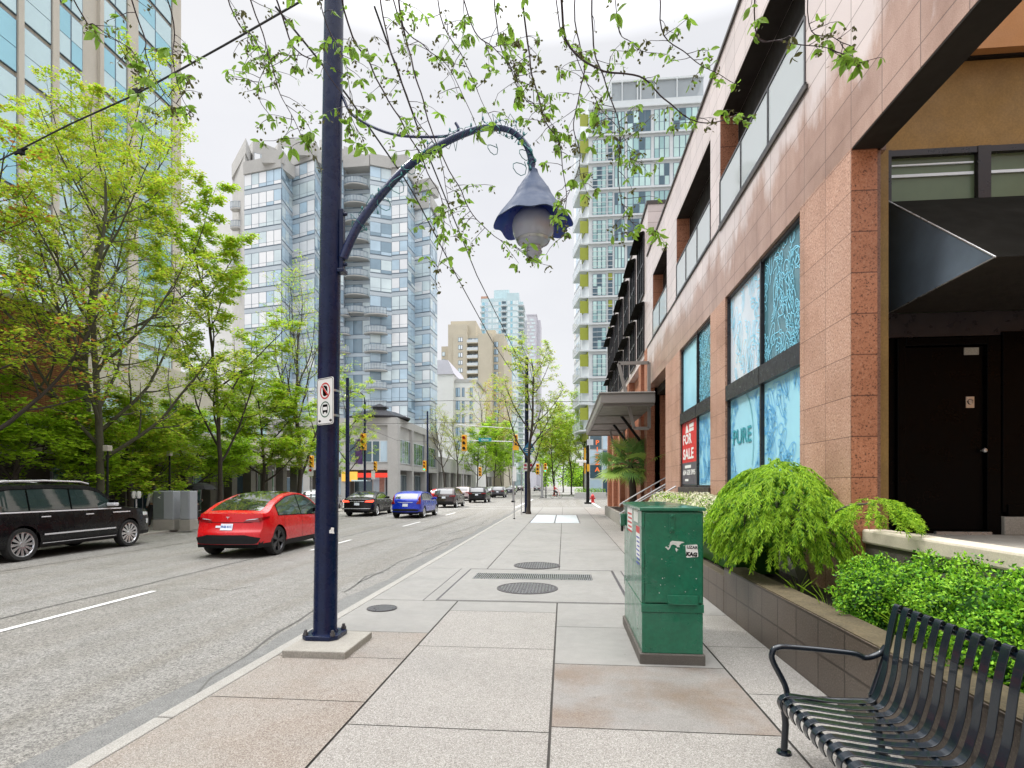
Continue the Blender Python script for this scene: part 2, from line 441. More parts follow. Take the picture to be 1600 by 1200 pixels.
for k in range(-1, 4):
    y1 = e.y+9*k; y0 = y1-(4.6 if k <= 0 else 3)
    b2.quad((e.x-.055, y0, z2), (e.x+.055, y0, z2), (e.x+.055, y1, z2), (e.x-.055, y1, z2))
for px0 in (-3.9, 2.9):      # crosswalk side lines over the cross street at the near sidewalk
    b2.quad((px0-.1, Y1+1.2, z2), (px0+.1, Y1+1.2, z2), (px0+.1, Y2-1.0, z2), (px0-.1, Y2-1.0, z2))
for yy in (Y1-1.6, Y1+2.2):
    b2.quad((FK+.3, yy, z2), (-3.6, yy, z2), (-3.6, yy+.22, z2), (FK+.3, yy+.22, z2))
tag(b2.build('lane_marking', A['white']), kind='structure')
# corner sidewalk beyond the cross street, far sidewalk on the left
b = MB()
b.box(KX-.15, 14, Y2, 700, -.28, 0)
b.box(14, 120, Y2+.01, Y2+5, -.28, 0)
tag(b.build('sidewalk_beyond', A['walk'], bevel=.02), kind='structure')
b = MB()
b.box(-60, FK, -25, Y1+1, -.28, 0); tag(b.build('sidewalk_far_side', A['conc'], bevel=.02), kind='structure')
b = MB()
b.box(-90, FK, Y2-2, 700, -.28, 0); tag(b.build('sidewalk_far_corner', A['walk'], bevel=.02), kind='structure')
b = MB()
b.box(7.01, 60, -25, Y1-.02, -.28, -.003); tag(b.build('building_lot', A['conc']), kind='structure')

# ---------------- vault lid, gratings and covers in the sidewalk
t = thing('utility_vault_lid', 'large square concrete vault lid in sidewalk with steel frame', 'vault lid', ((GX0+GX1)/2, (GY0+GY1)/2, 0))
b = MB()
LX0, LX1 = atZ(683, 937).x, atZ(962, 938).x
b.quad((GX0, GY0, .001), (GX1, GY0, .001), (GX1, GY1, .001), (GX0, GY1, .001), 0)
b.build('surround', [A['walk']], t)
b = MB()
ly0, ly1 = GY0+.05, GY1-.02
lx0, lx1 = GX0+.22, GX1-.2
fr = .030
b.box(lx0-fr, lx0, ly0-fr, ly1+fr, -.03, .006); b.box(lx1, lx1+fr*1.6, ly0-fr, ly1+fr, -.03, .006)
b.box(lx0, lx1, ly0-fr*.6, ly0, -.03, .006); b.box(lx0, lx1, ly1, ly1+fr*.6, -.03, .006)
b.box(GX0-.012, GX0, GY0, GY1, -.03, .004); b.box(GX1, GX1+.022, GY0, GY1, -.03, .004)
b.build('frame', A['iron'], t)
b = MB(); b.quad((lx0, ly0, .003), (lx1, ly0, .003), (lx1, ly1, .003), (lx0, ly1, .003)); b.build('slab', A['walk'], t)
b = MB()
p0 = atZ(738, 904); p1 = atZ(925, 904); gy0 = p0.y-.0; gy1 = atZ(738, 896).y
b.box(p0.x, p1.x, gy0, gy1, -.02, .005, 1)
n = 60
for i in range(n):
    x = p0.x+(p1.x-p0.x)*(i+.5)/n
    b.box(x-.0085, x+.0085, gy0, gy1, .006, .012, 0)
b.box(p0.x, p1.x, gy0-.012, gy0, -.02, .012, 0); b.box(p0.x, p1.x, gy1, gy1+.012, -.02, .012, 0)
b.build('drain_grate', [A['steel'], A['blackm']], t)
def manhole(px, py, rx_px, label, tread=True):
    c = atZ(px, py); cc = (EYE)*F/(py-HZ); r = rx_px*cc/F
    t = thing('manhole_cover', label, 'manhole cover', (c.x, c.y, 0))
    b = MB(); b.lathe([(r*1.06, .004), (r*1.06, .013), (r, .013), (r, .009)], (c.x, c.y, 0), 40); b.build('rim', A['iron'], t, True)
    b = MB(); b.lathe([(r, .009), (.0001, .009)], (c.x, c.y, 0), 40, 1)
    s = r/9.0; k = 0
    for i in range(-9, 10):
        for j in range(-9, 10):
            x, y = i*s, j*s
            if math.hypot(x, y) > r*.93: continue
            if (i+j) % 2 == 0: b.box(c.x+x-s*.42, c.x+x+s*.42, c.y+y-s*.14, c.y+y+s*.14, .0095, .0145)
            else: b.box(c.x+x-s*.14, c.x+x+s*.14, c.y+y-s*.42, c.y+y+s*.42, .0095, .0145)
    b.build('plate', [A['steel'], A['iron']], t)
manhole(824, 919.5, 45, 'round iron manhole cover set in the middle of the vault lid')
manhole(839, 884, 34, 'round iron manhole cover just behind the vault lid')
manhole(597, 951, 22, 'small round iron cover near the kerb beside the blue pole')
A['ltsteel'] = mat('pale_steel_plate', (.60, .64, .68), .4, metal=.3, var=.12, vs=3)
p0 = atZ(828, 817); p1 = atZ(905, 817); py1 = atZ(905, 805).y
t = thing('utility_hatch', 'pale steel double hatch plate in sidewalk near the street tree', 'hatch', ((p0.x+p1.x)/2, p0.y, 0))
b = MB(); mid = (p0.x+p1.x)/2
b.box(p0.x, mid-.03, p0.y, py1, -.01, .008); b.box(mid+.03, p1.x, p0.y, py1, -.01, .008); b.build('plate', A['ltsteel'], t)
b = MB(); b.box(p0.x-.06, p1.x+.06, p0.y-.05, py1+.05, -.02, .003); b.build('frame', A['iron'], t)
# ================================================================== BLUE LAMP POST
PY = 6.03
pb = atY(508, 1005, PY); pt = atY(522, 0, PY)
post = thing('lamp_post', 'tall navy blue trolley pole with curved arm and bell lamp over the sidewalk', 'lamp post', (pb.x, PY, 0))
b = MB(); px0 = atZ(437, 1029).x; pxr = atZ(541, 1029).x; py0 = atZ(500, 1029).y
b.box(px0, pxr, py0, py0+.80, -.04, .075); b.build('concrete_footing', A['conc'], post, bevel=.012)
def postx(z): return pb.x+(pt.x-pb.x)*(z-.1)/(pt.z-.1)
b = MB()
s = .205; c = .07
poly = [(pb.x-s+c, PY-s), (pb.x+s-c, PY-s), (pb.x+s, PY-s+c), (pb.x+s, PY+s-c), (pb.x+s-c, PY+s), (pb.x-s+c, PY+s), (pb.x-s, PY+s-c), (pb.x-s, PY-s+c)]
b.prism(poly, .075, .125); b.build('base_plate', A['navy'], post, bevel=.008)
for sx in (-1, 1):
    for sy in (-1, 1):
        b = MB(); cx, cy = pb.x+sx*.155, PY+sy*.155
        b.lathe([(.001, .19), (.016, .185), (.018, .165), (.018, .126)], (cx, cy, 0), 10)
        b.lathe([(.03, .155), (.032, .126)], (cx, cy, 0), 6); b.lathe([(.001, .155), (.03, .155)], (cx, cy, 0), 6)
        b.build('bolt', A['iron'], post, True)
b = MB()
zs = [.12, .16, 1.2, 3, 5, 7, 9.2]
b.tube([(postx(z), PY, z) for z in zs], [.15, .131, .128, .121, .113, .106, .10], 32)
b.build('pole', A['navy'], post, True)
def pp(px, py, Y=PY): return atY(px, py, Y)
def smooth_path(P, n=8):
    P = [Vector(p) for p in P]; out = []
    for i in range(len(P)-1):
        p0 = P[max(i-1, 0)]; p1 = P[i]; p2 = P[i+1]; p3 = P[min(i+2, len(P)-1)]
        for k in range(n):
            t = k/n
            out.append(.5*((2*p1)+(-p0+p2)*t+(2*p0-5*p1+4*p2-p3)*t*t+(-p0+3*p1-3*p2+p3)*t**3))
    out.append(P[-1]); return out
arm = smooth_path([pp(536, 404), pp(560, 352), pp(600, 299), pp(645, 254), pp(700, 220), pp(745, 202), pp(775, 199), pp(802, 206), pp(822, 226), pp(830, 250), pp(831, 268)], 7)
n = len(arm)
b = MB(); b.tube(arm, [.052-.017*min(1, i/(n*.6)) for i in range(n)], 14); b.build('arm', A['navy2'], post, True)
b = MB(); br = pp(536, 372)
b.box(br.x-.035, br.x+.012, PY-.035, PY+.035, br.z-.36, br.z+.32)
b.box(br.x-.05, br.x+.03, PY-.06, PY+.06, br.z-.40, br.z-.36)
for zz in (-.3, .27): b.lathe([(.001, .05), (.02, .048), (.022, .0)], (br.x, PY, br.z+zz), 8, axis='x')
b.build('bracket', A['navy'], post, bevel=.006)
b = MB(); b.tube(smooth_path([pp(534, 147), pp(548, 176), pp(572, 193), pp(605, 207), pp(640, 213), pp(690, 213), pp(712, 208), pp(716, 200), pp(712, 192)], 5), .017, 8); b.build('brace_rod', A['navy2'], post, True)
# lamp head
lc = pp(833, 345); LX, LY = lc.x, PY; zc = lambda py: pp(833, py).z
A['shade'] = mat('lamp_shade_paint', (.045, .068, .125), .5, var=.25, vs=5, spec=.12)
A['shade_in'] = mat('lamp_shade_inside', (.03, .06, .32), .35, var=.1)
A['globe'] = mat('frosted_lamp_globe', (.34, .36, .44), .22, var=.12, vs=5, coat=.5)
b = MB(); b.lathe([(.030, zc(264)), (.05, zc(266)), (.058, zc(271)), (.075, zc(276)), (.125, zc(286)), (.17, zc(296))], (LX, LY, 0), 28); b.build('lamp_cap', A['shade'], post, True)
def scal(r, h, a):
    k = max(0, (r-.22)/.22)
    wv = math.cos(a*8)
    return r*(1+.035*k*wv), h-.022*k*wv
prof = [(.165, zc(295)), (.178, zc(297)), (.21, zc(307)), (.26, zc(318)), (.32, zc(329)), (.38, zc(340)), (.425, zc(350))]
b = MB(); b.lathe(prof, (LX, LY, 0), 64, 0, wob=scal)
prof2 = [(p[0]-.004, p[1]-.008) for p in reversed(prof)]
b.lathe([prof[-1], prof2[0]], (LX, LY, 0), 64, 0, wob=scal)
b.lathe(prof2, (LX, LY, 0), 64, 1, wob=scal); b.build('lamp_shade', [A['shade'], A['shade_in']], post, True, sharp=60)
b = MB(); b.lathe([(.05, zc(325)), (.17, zc(333)), (.225, zc(345)), (.235, zc(354)), (.22, zc(366)), (.19, zc(374)), (.175, zc(376)), (.165, zc(379)), (.12, zc(384)), (.09, zc(386)), (.085, zc(391)), (.10, zc(393)), (.098, zc(396)), (.06, zc(403)), (.02, zc(408)), (.001, zc(409))], (LX, LY, 0), 36)
b.build('lamp_globe', A['globe'], post, True, sharp=50)
b = MB(); b.lathe([(.176, zc(374)), (.185, zc(376)), (.172, zc(379))], (LX, LY, 0), 36); b.lathe([(.088, zc(386.5)), (.095, zc(388)), (.088, zc(390))], (LX, LY, 0), 30); b.build('collar_ring', A['steel'], post, True)
# torn sticker on the pole
sk = atY(518, 829, PY-.13); b = MB()
pl = [(-.03, -.03), (.028, -.035), (.022, .0), (.026, .03), (-.004, .035), (-.012, .012), (-.03, .0)]
b.extrude([(sk.x+x, PY-.131+abs(x+.0)*.35+.002, sk.z+z) for x, z in pl], (0, -.0015, 0)); b.build('torn_sticker', A['whitep'], post)

# string of dead fairy lights round the arm
A['wiregreen'] = mat('light_string_wire', (.02, .16, .17), .5, var=.3, vs=9)
b = MB(); rnd = random.Random(8)
wire = []
for i in range(6, n-2):
    p = arm[i]; q = arm[min(i+1, n-1)]
    for k in range(3):
        a = (i*3+k)*1.15; rr = .058+(.05 if rnd.random() < .18 else 0)
        c0 = p.lerp(q, k/3); wire.append(c0+Vector((math.cos(a)*rr*.7, math.sin(a)*rr, math.sin(a*.9)*rr)))
b.tube(wire, .004, 5)
for c_px in ((600, 318), (620, 290), (640, 262), (770, 232), (812, 262), (820, 240), (560, 352)):
    c0 = pp(*c_px); r0 = .05+.03*rnd.random()
    b.tube([c0+Vector((r0*math.cos(a*.7), .05*math.sin(a), r0*math.sin(a*.7))) for a in range(11)], .0045, 5)
for i in range(0, len(wire), 4):
    b.lathe([(.001, .0), (.012, .008), (.010, .03), (.001, .045)], wire[i], 6)
o = b.build('light_string', A['wiregreen'], None, True); tag(o, 'teal string of fairy lights wound round the lamp arm', 'light string')

# parking / bus sign on the pole
sg = pp(508.5, 627, PY-.17)
t = thing('street_sign', 'white no-stopping and bus zone sign strapped to the navy pole', 'sign', (sg.x, sg.y, sg.z))
ang = R(36)
xd = Vector((math.cos(ang), -math.sin(ang)*-1*-1, 0)); xd = Vector((math.cos(ang), -math.sin(ang), 0)).normalized()
xd = Vector((.86, -.51, 0)).normalized(); zd = Vector((0, 0, 1)); nd = Vector((-xd.y, xd.x, 0))
nd = xd.cross(zd); 
if nd.y > 0: nd = -nd
SW, SH = .148, .258
def SP(u, v, d=0.0): return sg+xd*u+zd*v+nd*d
def rrect(w, h, r, k=5):
    out = []
    for cx, cy, a0 in ((w-r, h-r, 0), (-w+r, h-r, 90), (-w+r, -h+r, 180), (w-r, -h+r, 270)):
        for i in range(k+1):
            a = R(a0+90*i/k); out.append((cx+r*math.cos(a), cy+r*math.sin(a)))
    return out
b = MB(); b.extrude([SP(u, v, .004) for u, v in rrect(SW, SH, .03)], -nd*.004); b.build('sign_plate', A['whitep'], t)
b = MB(); b.ribbon([SP(u, v, .0055) for u, v in rrect(SW-.01, SH-.01, .024)], .006, nd, 0, True)
def circ(cx, cy, r, k=36): return [(cx+r*math.cos(2*PI*i/k), cy+r*math.sin(2*PI*i/k)) for i in range(k)]
def disc(b, cx, cy, r, d, m=0): b.add([SP(u, v, d) for u, v in circ(cx, cy, r)], [tuple(range(36))], m)
b.ribbon([SP(u, v, .0055) for u, v in circ(0, .115, .083)], .016, nd, 1, True)
def poly(b, pts, d, m): b.add([SP(u, v, d) for u, v in pts], [tuple(range(len(pts)))], m)
poly(b, [(-.045, .165), (-.02, .178), (.03, .165), (.04, .15), (.045, .08), (.025, .06), (-.02, .055), (-.04, .075)], .0052, 0)
poly(b, [(-.062, .165), (-.050, .177), (.062, .065), (.050, .053)], .0062, 1)
poly(b, [(-.048, .178), (-.044, .182), (.069, .069), (.065, .065)], .0061, 2)
b.ribbon([SP(u, v, .0055) for u, v in circ(0, -.09, .083)], .012, nd, 3, True)
poly(b, [(-.04, -.035), (.04, -.035), (.045, -.055), (.045, -.12), (-.045, -.12), (-.045, -.055)], .0052, 0)
poly(b, [(-.036, -.063), (.036, -.063), (.038, -.098), (-.038, -.098)], .0058, 2)
poly(b, [(-.042, -.118), (-.02, -.118), (-.02, -.135), (-.042, -.135)], .0052, 0); poly(b, [(.02, -.118), (.042, -.118), (.042, -.135), (.02, -.135)], .0052, 0)
for sx in (-1, 1):
    poly(b, [(sx*.125, -.215), (sx*.10, -.195), (sx*.10, -.207), (sx*.075, -.207), (sx*.075, -.223), (sx*.10, -.223), (sx*.10, -.235)], .0052, 0)
A['sgreen'] = mat('sign_green', (.01, .10, .05), .4, var=0)
b.build('sign_symbols', [A['black'], A['redp'], A['whitep'], A['sgreen']], t)
for dz in (.14, -.14):
    b = MB(); b.lathe([(.1235, sg.z+dz-.012), (.1245, sg.z+dz), (.1235, sg.z+dz+.012)], (postx(sg.z), PY, 0), 32); b.build('strap', A['steel'], t, True)

# ================================================================== GREEN UTILITY CABINET
f0 = atZ(1000, 1037); f1 = atZ(1101, 1038); CY0 = f0.y; CX0, CX1 = f0.x+.01, f1.x-.01
ctop = atY(1050, 792, CY0).z; CY1 = yX(974.5, CX0)
cab = thing('utility_cabinet', 'green metal utility cabinet with stickers standing on the sidewalk', 'utility cabinet', ((CX0+CX1)/2, (CY0+CY1)/2, 0))
b = MB(); b.box(CX0-.012, CX1+.008, CY0-.012, CY1+.01, -.03, .105); b.build('plinth', A['darkconc'], cab, bevel=.01)
b = MB(); zs_ = atY(1050, 958, CY0).z; z2_ = atY(1050, 944, CY0).z
b.box(CX0+.012, CX1-.012, CY0+.015, CY1-.015, .105, zs_); b.build('lower_body', A['greenbox'], cab, bevel=.006)
b = MB(); b.box(CX0+.004, CX1-.004, CY0+.006, CY1-.006, zs_+.003, z2_-.003); b.build('band', A['greenbox'], cab, bevel=.004)
b = MB(); b.box(CX0+.008, CX1-.008, CY0+.02, CY1-.012, z2_, ctop-.045); b.build('upper_body', A['greenbox'], cab, bevel=.006)
b = MB(); ov = .012
zt = ctop
vs = [(CX0-ov, CY0-ov, zt-.04), (CX1+ov, CY0-ov, zt-.04), (CX1+ov, CY1+ov, zt-.04), (CX0-ov, CY1+ov, zt-.04),
      (CX0-ov, CY0-ov, zt-.008), (CX1+ov, CY0-ov, zt-.008), (CX1+ov, CY1+ov, zt-.008), (CX0-ov, CY1+ov, zt-.008),
      (CX0+.12, CY0+.15, zt+.008), (CX1-.12, CY0+.15, zt+.008), (CX1-.12, CY1-.15, zt+.008), (CX0+.12, CY1-.15, zt+.008)]
b.add(vs, [(0,3,2,1),(0,1,5,4),(1,2,6,5),(2,3,7,6),(3,0,4,7),(4,5,9,8),(5,6,10,9),(6,7,11,10),(7,4,8,11),(8,9,10,11)]); b.build('lid', A['greenbox'], cab, bevel=.005)
# door on the front
dx0 = atY(1008, 900, CY0).x; dx1 = CX1-.022
door = MB(); door.box(dx0, dx1, CY0+.002, CY0+.022, z2_+.012, ctop-.062); door = door.build('door', A['greenbox'], cab, bevel=.006)
b = MB(); c1 = atY(1050, 817, CY0)
b.box(c1.x-.028, c1.x+.028, CY0-.010, CY0+.003, c1.z-.09, c1.z+.09); b.build('latch_plate', A['greenbox'], door, bevel=.004)
for dz in (-.06, .07):
    b = MB(); b.lathe([(.001, -.022), (.014, -.020), (.017, -.012), (.017, .0)], (c1.x, CY0-.009, c1.z+dz), 14, axis='y'); b.build('bolt', A['greenbox'], door, True)
b = MB(); c2 = atY(1067, 938, CY0)
b.box(c2.x-.148, c2.x+.145, CY0-.022, CY0+.003, c2.z-.032, c2.z+.05); b.box(c2.x-.15, c2.x+.147, CY0-.026, CY0-.002, c2.z-.04, c2.z-.03); b.build('vent_hood', A['greenbox'], door, bevel=.005)
b = MB()
for zz in (ctop-.13, z2_+.16, (z2_+ctop)/2-.05): b.box(dx0-.024, dx0-.006, CY0-.002, CY0+.016, zz-.075, zz+.075)
b.build('hinge', A['greenbox'], cab, bevel=.003)
# stickers
st = MB(); s1 = atY(1081, 861, CY0)
mT = Matrix.Rotation(R(-4), 4, 'Y')
def stq(w, h, d): return [Vector((s1.x, CY0-d, s1.z))+mT @ Vector((u, 0, v)) for u, v in rrect(w, h, .008, 3)]
b = MB(); b.extrude(stq(.058, .062, .0015), (0, .0035, 0))
stick = b.build('sticker', A['whitep'], door)
text_mesh('LIZAR', .040, A['blackm'], frame4((s1.x+.002, CY0-.003, s1.z+.036), (1, 0, -.07), (.07, 0, 1)), 'lettering', door, .0006, 1.0, .0014)
text_mesh('KAG', .052, A['blackm'], frame4((s1.x-.002, CY0-.003, s1.z-.034), (1, 0, -.07), (.07, 0, 1)), 'lettering', door, .0006, 1.0, .0035)
b = MB(); s2 = atY(1055, 852, CY0)
A['peel'] = mat('peeled_sticker', (.62, .64, .6), .8, var=.3, vs=40)
for poly2 in ([(-.05,.03),(-.03,.045),(.0,.042),(.04,.04),(.075,.036),(.09,.028),(.06,.02),(.04,.0),(.045,-.02),(.02,-.018),(.005,.0),(-.02,.008),(-.04,.0),(-.05,-.03),(-.07,-.05),(-.08,-.035),(-.06,-.02)],
              [(.0,-.03),(.012,-.025),(.02,-.04),(.035,-.045),(.02,-.05),(.015,-.07),(.005,-.05)], [(-.10,-.02),(-.08,-.035),(-.07,-.028),(-.085,-.012)]):
    b.extrude([(s2.x+u, CY0+.0005, s2.z+v) for u, v in poly2], (0, -.0012, 0))
for k in range(26):
    u = random.Random(k).uniform(-.2, .22); v = random.Random(k+99).uniform(-.5, .2); r = random.Random(k+5).uniform(.002, .006)
    if abs(u-.05) < .06 and v > 0: continue
    b.extrude([(s2.x+u+r*math.cos(a), CY0+.0005, s2.z+v+r*.8*math.sin(a)) for a in (0, 1, 2, 3.2, 4.3, 5.2)], (0, -.001, 0))
b.build('peeled_sticker', A['peel'], door)
# labels on the left side (facing -X): placed by pixel column on the side plane
A['lblu'] = mat('blue_print', (.02, .05, .35), .5, var=0)
def side_rect(b, px0, px1, py0, py1, d, m):
    y0, y1 = yX(px1, CX0), yX(px0, CX0); z1 = atX((px0+px1)/2, py0, CX0).z; z0 = atX((px0+px1)/2, py1, CX0).z
    b.box(CX0+.010, CX0+.008-d, y0, y1, z0, z1, m)
    return y0, y1, z0, z1
b = MB(); y0, y1, z0, z1 = side_rect(b, 979.5, 987, 793, 827, .002, 0)
for k in range(5): b.box(CX0+.0062, CX0+.005, y0+.04, y1-.04-.05*(k % 2), z1-.06-k*.05, z1-.08-k*.05, 1)
b.build('label', [A['whitep'], A['redp']], cab)
b = MB(); y0, y1, z0, z1 = side_rect(b, 993, 998.5, 822, 871, .002, 0)
b.box(CX0+.0062, CX0+.005, y0, y1, z1-.07, z1, 1)
for k in range(7): b.box(CX0+.0062, CX0+.005, y0+.02, y1-.02-.03*(k % 3), z1-.11-k*.045, z1-.125-k*.045, 2)
b.build('label', [A['whitep'], A['redp'], A['lblu']], cab)
b = MB(); y0, y1, z0, z1 = side_rect(b, 989, 995.5, 796, 815, .0015, 0)
b.build('label', [A['peel']], cab)
b = MB(); q = atX(973, 812, CX0-.05)
b.box(CX0-.055, CX0+.005, CY1-.16, CY1-.05, q.z-.09, q.z+.06); b.box(CX0-.045, CX0-.02, CY1-.14, CY1-.07, q.z-.16, q.z-.09, 1)
b.build('side_lock_box', [A['greenbox'], A['blackm']], cab, bevel=.006)

# ================================================================== BENCH
A['bench'] = mat('bench_dark_blue_steel', (.006, .011, .018), .22, var=.3, vs=14, coat=.35, bump=.04, bs=120)
BY1 = 3.83
def bz(px, py, Y=BY1): return atY(px, py, Y)
bench = thing('park_bench', 'dark blue steel strap bench in front of the planter at lower right', 'bench', (1.8, 2.9, 0))
bk_top = bz(1396, 942); bk_mid = bz(1378, 1022); bk_low = bz(1368, 1072); se_f = bz(1226, 1080)
prof = [Vector((bk_top.x+.030, 0, bk_top.z-.055)), Vector((bk_top.x+.012, 0, bk_top.z-.008)), Vector((bk_top.x-.012, 0, bk_top.z)), Vector((bk_top.x-.03, 0, bk_top.z-.045)),
        Vector((bz(1386, 985).x-.02, 0, bz(1386, 985).z)), Vector((bz(1381, 1020).x-.02, 0, bz(1381, 1020).z)),
        Vector((bz(1376, 1050).x-.02, 0, bz(1376, 1050).z+.0)), Vector((bz(1362, 1071).x-.02, 0, .415)), Vector((bz(1330, 1082).x, 0, .388)),
        Vector((bz(1290, 1080).x, 0, .392)), Vector((se_f.x+.04, 0, .418)), Vector((se_f.x-.01, 0, .418)), Vector((se_f.x-.05, 0, .395)), Vector((se_f.x-.062, 0, .355)), Vector((se_f.x-.045, 0, .31))]
path = smooth_path(prof, 5)
W = .057; th = .007; ys = BY1-.03
k = 0
while ys > 1.35:
    b = MB(); vs = []; 
    for i, p in enumerate(path):
        t_ = (path[min(i+1, len(path)-1)]-path[max(i-1, 0)]).normalized(); nn = Vector((-t_.z, 0, t_.x))
        for (dy, dn) in ((0, 0), (-W, 0), (-W, th), (0, th)):
            vs.append((p.x+nn.x*dn, ys+dy, p.z+nn.z*dn))
    fs = []
    for i in range(len(path)-1):
        for j in range(4):
            j2 = (j+1) % 4
            fs.append((i*4+j, (i+1)*4+j, (i+1)*4+j2, i*4+j2))
    fs += [(0, 1, 2, 3), tuple(reversed(range(len(path)*4-4, len(path)*4)))]
    b.add(vs, fs); b.build('slat', A['bench'], bench, True, bevel=.0022, sharp=30)
    ys -= .099; k += 1
yl = ys
for (nm, pts, r) in (('top_rail', (bk_top.x+.012, bk_top.z-.045), .018), ('front_rail', (se_f.x-.015, .375), .02), ('seat_rail', (bz(1340, 1082).x, .365), .018)):
    b = MB(); b.tube([(pts[0], BY1-.02, pts[1]), (pts[0], yl+.05, pts[1])], r, 12); b.build(nm, A['bench'], bench, True)
for yy in (BY1+.01, 1.5):
    b = MB()
    ap = smooth_path([(bk_mid.x+.03, yy, bk_mid.z+.05), (bk_mid.x-.01, yy, bk_mid.z-.0), (bk_mid.x-.10, yy, bk_mid.z-.03), (bz(1330, 1021).x, yy, bz(1330, 1021).z+.0), (bz(1240, 1012).x, yy, bz(1240, 1012).z),
                      (bz(1214, 1013).x, yy, bz(1214, 1013).z), (bz(1207, 1022).x, yy, bz(1207, 1022).z), (bz(1209, 1035).x, yy, bz(1209, 1035).z), (bz(1226, 1068).x, yy, bz(1226, 1068).z), (bz(1231, 1078).x, yy, .40)], 6)
    b.tube(ap, .019, 12); b.build('armrest', A['bench'], bench, True)
    b = MB(); b.tube([(se_f.x-.01, yy, .38), (se_f.x+.01, yy, .2), (se_f.x+.0, yy, .02)], .022, 12); b.lathe([(.001, .02), (.045, .016), (.05, 0)], (se_f.x, yy, 0), 14); b.build('leg', A['bench'], bench, True)
    b = MB(); b.tube([(bk_low.x-.02, yy, .42), (bk_low.x+.02, yy, .2), (bk_low.x+.05, yy, .02)], .022, 12); b.lathe([(.001, .02), (.045, .016), (.05, 0)], (bk_low.x+.05, yy, 0), 14); b.build('leg', A['bench'], bench, True)
    b = MB(); b.tube(smooth_path([(bk_low.x-.02, yy, .40), (bk_mid.x+.03, yy, bk_mid.z), (bk_top.x+.02, yy, bk_top.z-.06)], 5), .02, 12); b.build('back_post', A['bench'], bench, True)
    b = MB(); b.tube([(se_f.x-.01, yy, .36), (bk_low.x-.01, yy, .37)], .02, 12); b.build('seat_bar', A['bench'], bench, True)
# ================================================================== PLANT HELPERS
A['lf_lime'] = leafmat('lime_leaf', (.42, .62, .035), trans=.5)
A['lf_yel'] = leafmat('yellow_green_leaf', (.56, .58, .07), trans=.45)
A['lf_mid'] = leafmat('mid_green_leaf', (.33, .55, .035), trans=.48)
A['lf_dark'] = leafmat('dark_green_leaf', (.035, .11, .014))
A['lf_org'] = leafmat('orange_young_leaf', (.5, .22, .06))
A['lf_pale'] = leafmat('pale_bud', (.5, .46, .22))
A['lf_lace'] = leafmat('laceleaf', (.38, .60, .04), .4, .42, 5)
A['lf_lace2'] = leafmat('laceleaf_deep', (.07, .22, .01), .3)
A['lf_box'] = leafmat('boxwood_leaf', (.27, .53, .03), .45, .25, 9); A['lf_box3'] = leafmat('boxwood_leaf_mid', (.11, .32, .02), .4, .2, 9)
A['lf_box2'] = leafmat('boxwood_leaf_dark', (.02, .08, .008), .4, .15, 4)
A['lf_cream'] = mat('cream_blossom', (.78, .74, .55), .6, var=.2, vs=20)
A['lf_over'] = leafmat('overhead_leaf', (.22, .38, .05), .5, .5, 6)
A['lf_over2'] = leafmat('overhead_bronze_leaf', (.10, .10, .035), .3, .35, 6)
A['twig'] = mat('purple_twig', (.045, .03, .035), .8, var=.3)
def rdir(rng, el0=-1, el1=1):
    z = rng.uniform(el0, el1); a = rng.uniform(0, 2*PI); r = math.sqrt(max(0, 1-z*z)); return Vector((r*math.cos(a), r*math.sin(a), z))
def leafq(b, p, d, n, L, W, m):
    d = d.normalized(); s = d.cross(n)
    if s.length < 1e-5: s = d.orthogonal()
    s.normalize(); n2 = s.cross(d)
    a = p; q = p+d*L; c = p+d*(L*.5)+n2*(-.06*L)
    b.v += [tuple(a), tuple(c+s*W/2), tuple(q), tuple(c-s*W/2)]; k = len(b.v)-4
    b.f.append((k, k+1, k+2, k+3)); b.m.append(m)
